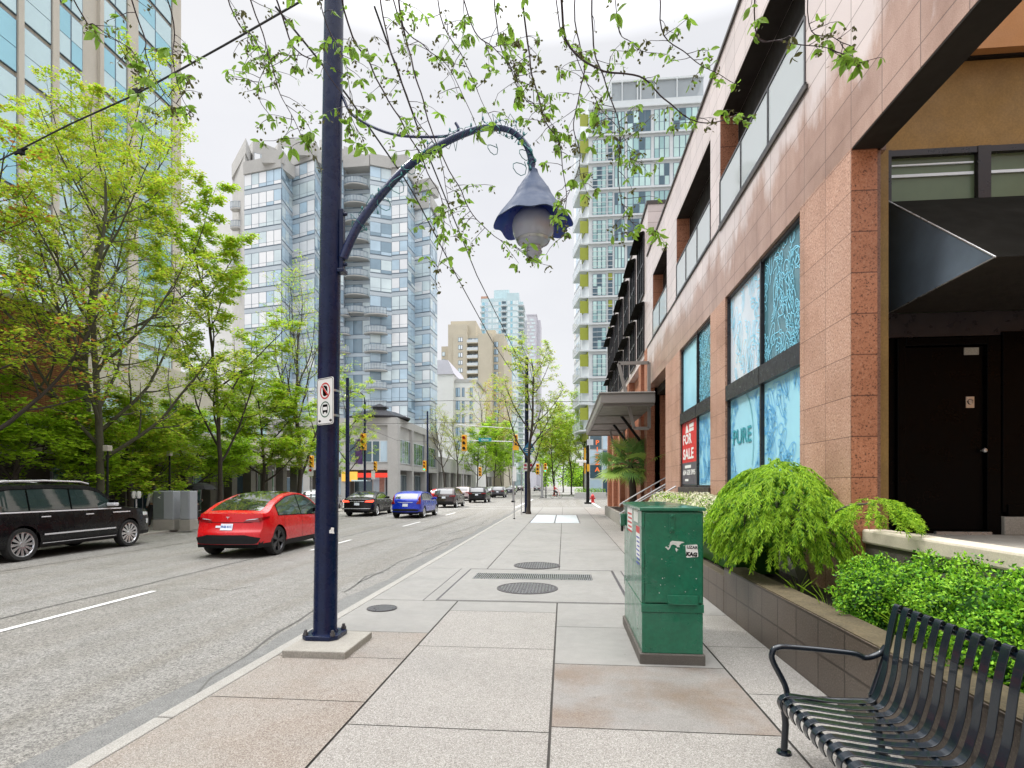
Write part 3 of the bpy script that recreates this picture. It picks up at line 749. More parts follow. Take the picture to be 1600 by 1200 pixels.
class Tree:
    def __init__(s, seed, levels=4, bias=.25, wob=.22, child=(5, 5, 4, 4), ang=(25, 40, 50, 55), ratio=.62, leaf=.1, leafn=3, mats=(0,), flat=.8, droop=0.0, leaf_from=2, stem_seg=(9, 7, 5, 4, 3), leafsp=.16):
        s.r = random.Random(seed); s.wood = MB(); s.leaf = MB(); s.__dict__.update(levels=levels, bias=bias, wob=wob, child=child, ang=ang, ratio=ratio, L=leaf, ln=leafn, mats=mats, flat=flat, droop=droop, lf=leaf_from, seg=stem_seg, lsp=leafsp)
        s.nl = 0
    def branch(s, p, d, length, rad, lev, first=.35):
        r = s.r; n = max(3, int(5+length*1.2)) if lev < 2 else max(3, int(length*2.5)+2)
        pts = [p.copy()]; rads = [rad]; dd = d.normalized(); step = length/n
        for i in range(n):
            dd = (dd+Vector((r.uniform(-1, 1), r.uniform(-1, 1), r.uniform(-.6, .9)))*s.wob*.5+Vector((0, 0, s.bias if lev < 3 else s.bias*.3-s.droop))*.18).normalized()
            p = p+dd*step; pts.append(p.copy()); rads.append(max(.004, rad*(1-.72*(i+1)/n)))
        s.wood.tube(pts, rads, s.seg[min(lev, len(s.seg)-1)], 0, cap=False)
        if lev < s.levels:
            k = s.child[min(lev, len(s.child)-1)]
            for j in range(k):
                f = first+(1-first)*(j+r.random()*.8)/k if lev == 0 else .22+.78*(j+r.random()*.8)/k
                f = min(f, .98); idx = int(f*n); q = pts[idx].lerp(pts[min(idx+1, n)], f*n-idx); t = (pts[min(idx+1, n)]-pts[idx-1 if idx else 0]).normalized()
                a = R(s.ang[min(lev, len(s.ang)-1)]*r.uniform(.75, 1.3)); az = 2.4*j+r.uniform(-.5, .5)+lev
                o = t.orthogonal().normalized(); o = Matrix.Rotation(az, 3, t) @ o
                nd = t*math.cos(a)+o*math.sin(a)
                if lev >= 1: nd.z *= (1-s.flat*.5)
                s.branch(q, nd, length*s.ratio*(1.15-.55*f)*r.uniform(.75, 1.15), max(.004, rads[idx]*.6), lev+1)
        if lev >= s.lf:
            m = max(2, int(length/s.lsp))
            for j in range(m):
                f = .15+.85*(j+r.random())/m; idx = min(n-1, int(f*n)); q = pts[idx].lerp(pts[idx+1], f*n-idx)
                for _ in range(s.ln):
                    hd = rdir(r, -.45, .15); nn = Vector((r.uniform(-.5, .5), r.uniform(-.5, .5), 1)).normalized()
                    q2 = q+Vector((r.gauss(0, .5), r.gauss(0, .5), r.gauss(0, .25)))*s.L*1.3
                    leafq(s.leaf, q2, hd, nn, s.L*r.uniform(.6, 1.25), s.L*r.uniform(.4, .7), r.choice(s.mats)); s.nl += 1
    def build(s, root, wood, mats):
        s.wood.build('trunk', wood, root, True, sharp=0)
        if s.leaf.v: s.leaf.build('crown', mats, root)
LM = [A['lf_lime'], A['lf_yel'], A['lf_mid'], A['lf_org'], A['lf_dark'], A['lf_pale']]

# ------------------------------------------------------------------ branches hanging over the sidewalk
over = thing('overhanging_tree', 'street tree whose leafy drooping branches hang in from above the frame', 'tree', (-2.3, -2.6, 0))
wood = MB(); leaf = MB(); rng = random.Random(77)
def leafshape(b, p, d, n, L, m):
    d = d.normalized(); s = d.cross(n).normalized(); n2 = s.cross(d); W = L*.42
    ks = [(0, 0, 0), (.25, .36, .03), (.55, .5, .02), (.82, .25, -.05), (1, 0, -.14)]
    ctr = [p+d*(L*a)-n2*(L*.16*a*a) for a, _, _ in ks]
    base = len(b.v); 
    for i, (a, w, h) in enumerate(ks):
        c = ctr[i]
        if i in (0, 4): b.v.append(tuple(c))
        else:
            b.v += [tuple(c+s*W*w+n2*L*.05), tuple(c), tuple(c-s*W*w+n2*L*.05)]
    o = base
    F_ = [(o, o+2, o+1), (o, o+3, o+2), (o+1, o+2, o+5, o+4), (o+2, o+3, o+6, o+5), (o+4, o+5, o+8, o+7), (o+5, o+6, o+9, o+8), (o+7, o+8, o+10), (o+8, o+9, o+10)]
    b.f += F_; b.m += [m]*8
def cluster(p, size=.075, n=6):
    mm = 0 if rng.random() < .72 else 1
    size *= rng.uniform(.75, 1.55); n = rng.randint(max(3, n-2), n+1)
    for i in range(n):
        d = Vector((rng.uniform(-1, 1), rng.uniform(-1, 1), rng.uniform(-1.35, .05)))
        leafshape(leaf, p+Vector((rng.gauss(0, .008),)*3), d, rdir(rng, .0, 1), size*rng.uniform(.6, 1.1)*(.6 if mm else 1), mm)
    if rng.random() < .6:
        for i in range(5):
            q = p+Vector((rng.gauss(0, .02), rng.gauss(0, .02), rng.uniform(-.06, .0))); leafq(leaf, q, rdir(rng, -1, 0), rdir(rng), .025, .018, 1)
def hang(pts, c0, c1, r0, side=.16, dens=1.0, ext=True):
    P = []
    for i, (px, py) in enumerate(pts):
        P.append(atc(px, py, c0+(c1-c0)*i/max(1, len(pts)-1)))
    if ext:
        a = P[0]; P = [Vector((a.x*.75-.25, a.y*.45-.3, a.z+1.15)), Vector((a.x*.93-.04, a.y*.8, a.z+.42))]+P
    S = smooth_path(P, 7)
    S = [S[i]+Vector((mnoise.noise(S[i]*5), mnoise.noise(S[i]*5+Vector((9, 0, 0))), mnoise.noise(S[i]*5+Vector((0, 9, 0)))))*.025 for i in range(len(S))]
    nn = len(S); wood.tube(S, [max(.0022, r0*(1-.8*i/nn)) for i in range(nn)], 6, cap=False)
    st = 10 if ext else 2
    for i in range(st, nn):
        if rng.random() < .56*dens:
            k = Vector((rng.uniform(-1, 1), rng.uniform(-.7, .7), rng.uniform(-.5, .45))).normalized()
            L = side*rng.uniform(.3, 1.5); Q = [S[i]]
            for j in range(4):
                k = (k+Vector((rng.uniform(-.35, .35), rng.uniform(-.35, .35), -.08+rng.uniform(-.25, .2)))).normalized(); Q.append(Q[-1]+k*L/4)
            wood.tube(Q, [.0028, .0024, .002, .0018, .0015], 4, cap=False)
            cluster(Q[-1], .062, 5)
            if L > .15: cluster(Q[2], .05, 3)
        elif rng.random() < .22*dens: cluster(S[i], .055, 4)
    cluster(S[-1], .07, 6)
    return S
B_ = [
 ([(880, 40), (935, 105), (1000, 120), (1040, 160), (1085, 188), (1130, 185), (1155, 178)], 3.6, 3.9, .010, .12, .7),
 ([(1030, 30), (1075, 85), (1110, 108), (1150, 128)], 3.5, 3.7, .006, .12, .8),
 ([(925, 50), (945, 130), (965, 190), (968, 250), (973, 310), (992, 352), (1030, 362)], 3.7, 3.9, .007, .2, .95),
 ([(820, 40), (832, 110), (843, 170), (868, 220), (880, 270), (884, 330), (888, 365)], 3.8, 4.0, .008, .2, .9),
 ([(775, 40), (795, 105), (820, 150), (845, 178), (870, 200)], 3.9, 4.1, .006, .2, 1.0),
 ([(630, 40), (648, 120), (680, 215), (720, 300), (752, 350), (800, 385), (835, 404)], 4.0, 4.3, .008, .2, .85),
 ([(545, 40), (585, 110), (628, 195), (665, 262), (690, 320), (688, 380), (685, 420)], 4.0, 4.2, .008, .22, .95),
 ([(600, 30), (622, 110), (650, 180), (690, 250), (700, 330), (712, 370)], 4.2, 4.4, .007, .2, .85),
 ([(440, 30), (468, 80), (505, 105), (540, 160), (560, 210)], 3.6, 3.8, .007, .16, .8),
 ([(400, 20), (420, 90), (440, 150), (465, 205), (475, 225)], 3.7, 3.9, .006, .18, 1.1),
 ([(360, 10), (395, 60), (415, 100), (400, 140), (430, 190)], 3.9, 4.0, .006, .18, 1.0),
 ([(215, 20), (228, 85), (250, 135), (285, 168)], 3.4, 3.6, .006, .18, .9),
 ([(265, 20), (270, 90), (285, 150), (300, 178)], 3.6, 3.7, .006, .13, .7),
 ([(120, 10), (150, 40), (200, 75), (215, 100)], 3.4, 3.6, .006, .12, .8),
 ([(900, 30), (912, 110), (898, 190), (905, 250), (885, 310), (870, 340)], 4.2, 4.4, .007, .2, 1.0),
 ([(870, 20), (900, 90), (930, 160), (980, 220), (985, 250)], 4.0, 4.2, .006, .15, .9),
 ([(1180, 40), (1225, 66), (1290, 76), (1345, 98)], 3.1, 3.2, .006, .10, .8),
 ([(1260, 20), (1300, 60), (1330, 72)], 3.1, 3.2, .005, .1, .8),
 ([(690, 20), (720, 90), (745, 140), (770, 195)], 3.9, 4.1, .006, .2, .9),
 ([(505, 20), (530, 70), (545, 120), (548, 195)], 3.7, 3.8, .005, .18, .9),
 ([(730, 20), (770, 70), (800, 110), (810, 150)], 3.6, 3.7, .006, .2, 1.1),
 ([(960, 20), (990, 70), (1005, 80)], 3.6, 3.7, .005, .14, 1.0),
 ([(620, 20), (665, 75), (700, 110), (745, 205)], 3.6, 3.8, .006, .2, .9),
]
for a in B_: hang(*a)
# limbs out of frame that carry them
base = Vector((-2.3, -2.6, 0))
for e in [(-2.2, -.2, 6.3), (-1.2, 0.2, 6.6), (-.3, .3, 6.4), (.5, .3, 6.5), (1.1, .1, 6.2)]:
    S = smooth_path([base+Vector((0, 0, 3.0)), base+Vector((.1, .3, 4.2)), Vector(e)*.5+Vector((base.x*.5, base.y*.5, 2.9)), Vector(e), Vector(e)+Vector((.1, .8, -.4))], 5)
    wood.tube(S, [.10*(1-.8*i/len(S)) for i in range(len(S))], 8, cap=False)
wood.tube([base, base+Vector((0, 0, .3)), base+Vector((.02, .02, 1.5)), base+Vector((0, 0, 3.1))], [.22, .16, .14, .12], 12)
wood.build('trunk', A['twig'], over, True, sharp=0)
leaf.build('crown', [A['lf_over'], A['lf_over2']], over)
# ================================================================== RIGHT-HAND GRANITE BUILDING
XF = 3.29
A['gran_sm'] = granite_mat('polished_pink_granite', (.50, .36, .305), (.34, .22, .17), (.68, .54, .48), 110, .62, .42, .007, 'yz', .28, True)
A['gran_rd'] = granite_mat('flamed_red_granite', (.44, .18, .10), (.07, .022, .012), (.52, .30, .20), 46, .62, .47, .006, 'yz', .6)
A['gran_rx'] = granite_mat('flamed_red_granite_return', (.46, .19, .10), (.06, .02, .012), (.52, .28, .18), 42, 1.0, .47, .008, 'xz', .6)
A['gran_pk'] = granite_mat('pink_granite_pilaster', (.54, .325, .24), (.17, .08, .055), (.76, .58, .49), 42, .62, .47, .005, 'yz', .5)
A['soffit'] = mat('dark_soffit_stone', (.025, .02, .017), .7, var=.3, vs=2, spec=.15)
A['tan'] = mat('stained_tan_render', (.24, .145, .045), .8, var=.6, vs=1.1, fine=.2, fs=40, bump=.2, bs=30)
A['orange'] = mat('orange_render', (.42, .20, .07), .8, var=.15, vs=1.2, fine=.1, fs=60)
A['frame'] = mat('dark_window_frame', (.018, .016, .02), .35, var=.25, vs=4)
A['sill'] = mat('dark_sill', (.05, .04, .035), .5, var=.3, vs=5)
A['steelb'] = mat('blue_grey_steel', (.085, .115, .15), .5, metal=.1, var=.5, vs=1.6)
A['steelbr'] = mat('dark_bronze_steel', (.008, .0075, .006), .8, var=.4, vs=1.2, spec=.03)
A['blind'] = mat('green_glass_with_blind', (.10, .14, .085), .25, var=.3, vs=1.5)
A['dkgl'] = mat('dark_glass', (.012, .02, .018), .06, var=.4, vs=1.5, spec=.8)
A['railgl'] = clearglass('balcony_glass', (.55, .60, .62), .75)
A['winblue'] = mat('teal_glass', (.08, .20, .24), .08, var=.5, vs=1.2, spec=.9)
A['vinyl'] = mat('pale_blue_window_vinyl', (.36, .71, .86), .25, var=.16, vs=1.2)
A['refl_rail'] = mat('white_reflection_and_rail', (.62, .68, .74), .1, var=.2, vs=1.0)  # pane's white reflection as base colour; also plain white for blind rails
A['mline'] = mat('light_blue_line_art', (.26, .72, .95), .4, var=.05)
A['mline2'] = mat('blue_line_art', (.07, .38, .74), .4, var=.25, vs=1.5)
A['teal'] = mat('teal_letters', (.03, .30, .36), .4, var=0)
blg = thing('granite_building', 'pink and red granite commercial building with balconies on the right', 'building', (6, 6.67, 0))
YC = yX(1330, XF); Ya0 = yX(1250, XF); Yam = yX(1184, XF); Ya1 = yX(1133, XF)
Yb0 = yX(1110, XF); Ybm = yX(1086, XF); Yb1 = yX(1062, XF); Yr0 = yX(1040, XF); Yr1 = yX(1011, XF)
zsoff = atX(1330, 232, XF).z; XI = atY(1379, 227, YC).x
zwt = (atX(1250, 328, XF).z+atX(1133, 466, XF).z)/2; zbt = (atX(1249, 540, XF).z+atX(1134, 599, XF).z)/2; zbb = (atX(1249, 572, XF).z+atX(1134, 624, XF).z)/2
zsi = atX(1134, 762, XF).z
zled = 7.25; zopt = atX(1110, 217, XF).z; zpar = atX(1120, 105, XF).z
YE = 22.2; YEND = 42.5
D = .38
print('YC', YC, Ya0, Ya1, Yb0, Yb1, Yr0, Yr1, 'z', zsoff, XI, zwt, zbt, zbb, zsi, zopt, zpar, zled, atX(1122, 357, XF).z, atX(1258, 140, XF).z, yX(1258, XF), yX(1125, XF), yX(1110, XF), yX(1057, XF), yX(1042, XF), yX(1020, XF))
b = MB()
# upper facade slab with three balcony openings (front skin polished)
ops = [(yX(1258, XF), yX(1125, XF)), (yX(1110, XF), yX(1057, XF)), (yX(1042, XF), yX(1020, XF))]
b.box(XF, XI, -14, YC, zsoff, zled)
b.box(XF, XF+D, YC, YE, zwt, zled)
b.box(XF, XF+D, Ya0, YC, zsoff-.0, zwt) if zwt > zsoff else None
b.box(XF, XF+D, -14, YE, zopt, zpar)
ys = [-14]+[v for o in ops for v in o]+[YE]
for i in range(0, len(ys), 2): b.box(XF, XF+D, ys[i], ys[i+1], zled, zopt)
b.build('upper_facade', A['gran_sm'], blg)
b = MB()
for (y0, y1) in ((Ya0, YC), (Ya1, Yb0), (Yb1, Yr0)):
    b = MB(); b.box(XF-.002, XF+D-.06, y0, y1, .02, zwt if y0 != Ya0 else zsoff); b.build('pilaster', A['gran_pk'], blg)
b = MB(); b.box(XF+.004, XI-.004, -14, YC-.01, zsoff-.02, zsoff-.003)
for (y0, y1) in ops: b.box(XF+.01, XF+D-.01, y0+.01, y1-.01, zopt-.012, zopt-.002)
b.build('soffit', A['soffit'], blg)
b = MB(); b.box(XF+.001, atY(1370, 500, YC).x, YC-.012, YC+.0, .02, zsoff-.001); b.build('corner_return', A['gran_rx'], blg)
b = MB()
for y in (Ya0, Yb0): b.box(XF+.12, XF+D, y-0.0, y+.01, .5, zwt-.01)
for (y0, y1) in ((Ya0-.0, Ya1), (Yb0, Yb1)): b.box(XF+.02, XF+D, y0, y1, .02, zsi-.16)
b.build('window_base', A['conc'], blg)
b = MB(); b.box(XF+.3, XF+D+.4, Yr1, YEND, .02, zled-.1); b.box(XF, XF+.5, Yr1, Yr1+.75, .02, zled-.0); b.build('far_pier', A['gran_rd'], blg)
# balcony recess linings
b = MB()
for (y0, y1) in ops:
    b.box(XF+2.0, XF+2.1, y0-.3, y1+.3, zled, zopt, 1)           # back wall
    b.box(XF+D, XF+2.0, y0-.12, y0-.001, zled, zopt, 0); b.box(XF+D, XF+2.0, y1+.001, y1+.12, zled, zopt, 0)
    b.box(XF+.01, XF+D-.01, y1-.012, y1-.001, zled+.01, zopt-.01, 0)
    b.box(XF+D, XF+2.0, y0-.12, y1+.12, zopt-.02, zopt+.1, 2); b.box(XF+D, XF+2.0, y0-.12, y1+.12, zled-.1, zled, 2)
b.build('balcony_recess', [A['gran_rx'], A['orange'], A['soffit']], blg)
for (y0, y1) in ops:
    f = MB(); f.box(XF+1.9, XF+1.98, y0+.3, y1-.3, zled+.05, zopt-.35); w_ = f.build('balcony_window', A['dkgl'], blg)
    rl = MB(); zr = zled+.95
    rl.box(XF-.03, XF+.03, y0-.05, y1+.02, zled-.03, zled+.03); rl.box(XF-.01, XF+.03, y0, y1, zr, zr+.045)
    np_ = max(2, int((y1-y0)/1.05))
    for i in range(np_+1):
        y = y0+(y1-y0)*i/np_; rl.box(XF-.012, XF+.02, y-.022, y+.022, zled, zr)
    rl = rl.build('railing', A['frame'], blg)
    g_ = MB(); g_.box(XF+.002, XF+.012, y0+.03, y1-.03, zled+.05, zr-.01); g_.build('glass', A['railgl'], rl)
# coping lines
b = MB(); b.box(XF-.04, XF+D+.04, -14, YE, zpar, zpar+.07); b.box(XF-.02, XF, ops[0][1]+.02, YE, zled-.05, zled); b.box(XF-.035, XF-.001, ops[0][0]-.1, ops[0][1], zled-.09, zled-.03)
b.build('coping', A['sill'], blg)
b = MB(); b.box(XF+D, 14, 8.2, YE, zwt-.3, zpar-.1); b.build('core', A['soffit'], blg)
b = MB(); b.box(14, 22, -14, YEND, 0, zpar-.05); b.box(XI+.01, 14, -14, -13.6, 0, zpar-.05); b.build('rear_wall', A['orange'], blg)

# windows with line-art vinyl
class PaneF:
    def __init__(s, y0, y1, z0, z1): s.x = XF+.10; s.y0, s.y1, s.z0, s.z1 = y0, y1, z0, z1
    def P(s, u, v, d=.0): return Vector((s.x-d, s.y0+(s.y1-s.y0)*u, s.z0+(s.z1-s.z0)*v))
def squiggles(pf, seed, n, w, mid=False, clear=None):
    rr = random.Random(seed); b = MB(); H = pf.z1-pf.z0; Wd = pf.y1-pf.y0
    def ok(y, z):
        if clear is None: return True
        return ((y-clear[0])/clear[2])**2+((z-clear[1])/clear[3])**2 > 1
    def put(pts, closed):
        run = []
        for (y, z) in pts:
            if pf.y0+.03 < y < pf.y1-.03 and pf.z0+.03 < z < pf.z1-.03 and ok(y, z): run.append(Vector((pf.x-.012, y, z)))
            else:
                if len(run) > 2: b.ribbon(run, w, (1, 0, 0))
                run = []
        if len(run) > 2: b.ribbon(run, w, (1, 0, 0), 0, closed and len(run) == len(pts))
    for k in range(n):
        cy = rr.uniform(pf.y0, pf.y1); cz = rr.uniform(pf.z0, pf.z1); a = rr.uniform(-.9, .9)+PI/2; s = rr.uniform(.10, .32); t = rr.random()
        def tr(u, v): return (cy+u*math.cos(a)-v*math.sin(a), cz+u*math.sin(a)+v*math.cos(a))
        if t < .4:        # leaf: outline and vein
            put([tr(s*math.cos(q), s*.36*math.sin(q)*(1+.25*math.cos(q))) for q in [2*PI*i/26 for i in range(26)]], True)
            put([tr(s*(-1.5+2.2*i/8), .06*s*math.sin(i)) for i in range(9)], False)
        elif t < .55:     # ring and dot
            r0 = s*.32; put([tr(r0*math.cos(q), r0*math.sin(q)) for q in [2*PI*i/18 for i in range(18)]], True)
        elif t < .8:      # meander
            put([tr(s*(-1.6+3.2*i/24), s*.35*math.sin(i*.75+k)) for i in range(25)], False)
        else:             # nested arcs
            for q0 in (.5, .8, 1.1): put([tr(s*q0*math.cos(q), s*q0*math.sin(q)*.8) for q in [.2+PI*.85*i/16 for i in range(17)]], False)
    return b
def window_bay(y0, y1, ym, spec, sale=False):
    fr = MB(); X0, X1 = XF+.04, XF+.16; t = .045
    fr.box(X0, X1, y0, y0+t, zsi, zwt); fr.box(X0, X1, y1-t, y1, zsi, zwt); fr.box(X0, X1, ym-t*.7, ym+t*.7, zsi, zwt)
    fr.box(X0+.01, X1, y0, y1, zwt-.06, zwt); fr.box(X0+.01, X1, y0, y1, zsi, zsi+.05)
    wobj = thing('window', None, None); wobj.parent = blg; wobj.location = Vector((0, 0, 0))
    fr = fr.build('frame', A['frame'], wobj)
    b = MB(); b.box(XF+.005, XF+.16, y0, y1, zbb, zbt); b.box(XF-.0, XF+.02, ym-.03, ym+.03, zbb, zbt); b.build('spandrel', A['frame'], wobj)
    b = MB(); b.box(XF-.05, XF+.2, y0-.02, y1+.02, zsi-.17, zsi-.005); b.build('sill', A['sill'], wobj, bevel=.01)
    k = 0
    for (a, c) in ((y0+t, ym-t*.7), (ym+t*.7, y1-t)):
        for (z0, z1) in ((zbt, zwt-.06), (zsi+.05, zbb)):
            gm, lm, n, cl = spec[k]; k += 1
            pf = PaneF(a, c, z0, z1)
            b = MB(); b.box(XF+.10, XF+.125, a, c, z0, z1); pane = b.build('pane', gm, wobj)
            if n:
                sq = squiggles(pf, k*7+int(y0*10), n, .014, clear=cl(pf) if cl else None)
                me = sq.build('line_art', lm, wobj)
    return wobj
# pane order: near/upper, near/lower, far/upper, far/lower   (near = y0 side)
oval = lambda pf: ((pf.y0+pf.y1)/2, pf.z0+(pf.z1-pf.z0)*.5, (pf.y1-pf.y0)*.38, (pf.z1-pf.z0)*.47)
wA = window_bay(Ya0, Ya1, Yam, [(A['winblue'], A['mline'], 60, None), (A['vinyl'], A['mline2'], 44, None), (A['refl_rail'], A['mline'], 40, None), (A['vinyl'], A['mline2'], 75, oval)])
wB = window_bay(Yb0, Yb1, Ybm, [(A['winblue'], A['mline'], 90, None), (A['vinyl'], A['mline2'], 60, None), (A['vinyl'], None, 0, None), (A['vinyl'], A['mline2'], 0, None)])
pz = atX(1158, 679, XF+.1)
wob = [c for c in wA.children if c.name.startswith('pane')][-1]
fit_text('PURE', A['teal'], XF+.085, yX(1145, XF+.08), yX(1173, XF+.08), atX(1160, 691, XF).z, atX(1160, 666, XF).z, wA, .012)
b = MB()
ov = [(XF+.088, pz.y-.0+.72*math.cos(a), pz.z-.15+1.0*math.sin(a)) for a in [2*PI*i/40 for i in range(24)]]
b.ribbon(ov, .02, (1, 0, 0)); b.box(XF+.087, XF+.089, pz.y-.3, pz.y+.35, pz.z-.98, pz.z-.95); b.build('oval_line', A['teal'], wA)
# for-sale poster hung in the far lower pane
s0 = Ybm+.0; s1 = Yb1+.02
zs1 = atX(1075, 655, XF).z; zs0 = atX(1075, 757, XF).z; zmid = atX(1075, 722, XF).z; yc_ = (s0+s1)/2
pst = thing('for_sale_poster', 'red and grey for sale poster in the lower window nearest the palm', 'poster', (XF+.07, yc_, zs0))
A['greyp'] = mat('poster_grey', (.10, .095, .11), .5, var=.05)
A['posred'] = mat('poster_red', (.62, .03, .03), .45, var=.05)
b = MB(); b.box(XF+.065, XF+.08, s0+.02, s1-.06, zmid, zs1, 0); b.box(XF+.065, XF+.08, s0+.02, s1-.06, zs0, zmid-.0, 1); b.build('sheet', [A['posred'], A['greyp']], pst)
wd = s1-s0
M4 = lambda z: frame4((XF+.062, yc_+.02, z), (0, -1, 0), (0, 0, 1))
fit_text('FOR', A['whitep'], XF+.06, yX(1064, XF), yX(1077, XF), atX(1070, 694.5, XF).z, atX(1070, 678, XF).z, pst, .03)
fit_text('SALE', A['whitep'], XF+.06, yX(1064, XF), yX(1080, XF), atX(1070, 718, XF).z, atX(1070, 701, XF).z, pst, .03)
fit_text('604 628 5995', A['whitep'], XF+.06, yX(1064, XF), yX(1082.5, XF), atX(1070, 742.5, XF).z, atX(1070, 734, XF).z, pst, .03)
text_mesh('CITY CLOSE-BY', .15, A['whitep'], M4(atX(1072, 729, XF).z), 'lettering', pst, .001, .9, .003) if False else None
b = MB(); zz = atX(1072, 669, XF).z
b.extrude([(XF+.0635, yc_+.45, zz-.12), (XF+.0635, yc_+.05, zz-.12), (XF+.0635, yc_+.3, zz+.14), (XF+.0635, yc_+.38, zz+.04)], (-.002, 0, 0))
b.box(XF+.062, XF+.0645, yc_-.5, yc_, zz+.0, zz+.1); b.box(XF+.062, XF+.0645, yc_-.5, yc_, zz-.11, zz-.02)
b.box(XF+.062, XF+.0645, yc_-.2, yc_+.52, atX(1072, 729, XF).z-.04, atX(1072, 729, XF).z+.04); b.box(XF+.062, XF+.0645, yc_+.1, yc_+.5, atX(1072, 750, XF).z-.03, atX(1072, 750, XF).z+.03)
b.build('poster_print', A['whitep'], pst)

# ------------------------------------------------ porch on the near side with door, transom, awning
YB = 7.40
def q(px, py, Y=YB): return atY(px, py, Y)
zfl = q(1450, 834).z
b = MB(); b.box(atY(1371, 500, YC+.11).x, atY(1387.5, 500, YC+.11).x, YC+.1, YB-.01, .3, zsoff+.6); b.build('tan_jamb', A['tan'], blg)
b = MB(); zl0 = q(1385, 237).z; zl1 = q(1385, 104).z
b.box(XI-.3, 12, YB, YB+.5, zl0, zl1); b.build('lintel', A['tan'], blg)
b = MB(); b.box(XI-.3, 12, YB-.16, YB+.5, zl1+.03, zpar-.02); b.build('upper_porch_wall', A['orange'], blg)
b = MB(); b.box(XI-.3, 12, YB-.05, YB+.05, zl1-.0, zl1+.03, 0); b.box(XI-.3, 12, YB+.10, YB+.14, zfl-.02, zl0, 0); b.build('backing', [A['blackm']], blg)
dk = A['black']
# transom windows
b = MB(); x0, x1, x2, x3 = q(1391, 300).x, q(1526, 300).x, q(1546, 300).x, q(1700, 300).x
za, zb = q(1391, 246).z, q(1391, 318).z
tw = MB(); tw.box(x0-.05, x0, YB-.03, YB+.09, zb-.1, zl0); tw.box(x1, x2, YB-.03, YB+.09, zb-.1, zl0); tw.box(x0, 12, YB-.02, YB+.09, za, zl0); tw.box(x0, 12, YB-.02, YB+.09, zb-.12, zb)
tw = tw.build('transom_window', A['frame'], blg)
b.box(x0, x1, YB+.04, YB+.06, zb, za); b.box(x2, x3, YB+.04, YB+.06, zb, za); b.build('pane', A['blind'], tw)
b = MB(); zbl = q(1450, 272).z; b.box(x0+.02, x1-.02, YB+.02, YB+.038, zbl-.015, zbl+.02); b.box(x2+.02, x3, YB+.02, YB+.038, zbl-.015, zbl+.02); zbl = q(1450, 255).z; b.box(x0+.02, x1-.02, YB+.02, YB+.038, zbl-.01, zbl+.01); b.build('blind_rail', A['refl_rail'], tw)
# lower transom below the awning
za, zb = q(1450, 400).z, q(1450, 490).z
tw = MB()
for xa, xb in ((q(1387, 400).x, q(1400, 400).x), (q(1524, 400).x, q(1530, 400).x), (q(1535, 400).x, q(1558, 400).x)): tw.box(xa, xb, YB-.04, YB+.09, zb, za+.45)
tw.box(q(1387, 400).x, 12, YB-.03, YB+.09, q(1450, 527).z, zb)
tw.tube([q(1560, 480, YB-.02), q(1610, 400, YB-.02)], .02, 5); tw.tube([q(1560, 484, YB-.02), q(1640, 450, YB-.02)], .02, 5)
tw = tw.build('transom_window', A['frame'], blg)
b = MB(); b.box(q(1400, 400).x, 12, YB+.04, YB+.06, zb, za+.45); b.build('pane', A['blind'], tw)
b = MB(); b.box(q(1400, 400).x, q(1524, 400).x, YB+.01, YB+.035, q(1450, 466).z-.0, q(1450, 452).z); b.build('pane_bar', A['frame'], tw)
# wedge awning
AX0 = q(1384, 318).x; AX1 = AX0+4.2; zt_, zb_ = q(1384, 318).z, q(1384, 492).z; AY = yX(1556, AX0)
b = MB()
vs = [(AX0, YB-.05, zt_), (AX0, YB-.05, zb_), (AX0, AY, zb_), (AX1, YB-.05, zt_), (AX1, YB-.05, zb_), (AX1, AY, zb_)]
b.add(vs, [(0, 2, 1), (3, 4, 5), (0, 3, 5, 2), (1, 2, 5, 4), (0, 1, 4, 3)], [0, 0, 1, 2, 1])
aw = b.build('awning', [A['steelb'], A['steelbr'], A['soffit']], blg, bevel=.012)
b = MB(); b.tube([(AX0-.004, YB-.06, zt_), (AX0-.004, AY, zb_)], .009, 6); b.tube([(AX0-.004, YB-.06, zb_), (AX0-.004, AY, zb_)], .008, 6); b.build('edge_trim', A['steel'], aw)
# door
b = MB(); dx0, dx1 = q(1412, 700).x, q(1538, 700).x; dz1 = q(1450, 541).z
b.box(dx0-.10, dx0, YB-.05, YB+.09, zfl, dz1+.1); b.box(dx1, dx1+.16, YB-.05, YB+.09, zfl, dz1+.1); b.box(dx0, dx1, YB-.05, YB+.09, dz1, dz1+.1); b.box(q(1387, 600).x, dx0-.1, YB-.0, YB+.09, zfl, dz1+.15)
b.build('door_frame', dk, blg, bevel=.006)
b = MB(); b.box(dx0+.005, dx1-.005, YB+.0, YB+.05, zfl+.05, dz1-.008); dr = b.build('door', dk, blg, bevel=.01)
b = MB(); s = q(1517, 549); b.box(s.x-.085, s.x+.085, YB-.012, YB-.0, s.z-.045, s.z+.045); b.build('door_closer', A['conc'], dr)
b = MB(); s = q(1515, 628); b.box(s.x-.048, s.x+.048, YB-.01, YB-.0, s.z-.075, s.z+.065, 0); b.lathe([(.03, -.02), (.034, -.01)], (s.x, YB-.0, s.z), 16, 1, 'y'); b.lathe([(.001, -.022), (.02, -.02)], (s.x, YB-.0, s.z-.01), 12, 0, 'y'); b.build('lock_plate', [A['steel'], A['blackm']], dr)
b = MB(); s = q(1533, 704); b.lathe([(.001, -.08), (.022, -.075), (.03, -.06), (.02, -.04), (.012, -.035), (.012, 0)], (s.x, YB, s.z), 14, axis='y'); b.build('knob', A['steel'], dr, True)
b = MB(); b.box(q(1455, 828).x, dx1+.02, YB-.10, YB-.05, zfl, zfl+.035); b.build('threshold', A['steel'], blg)
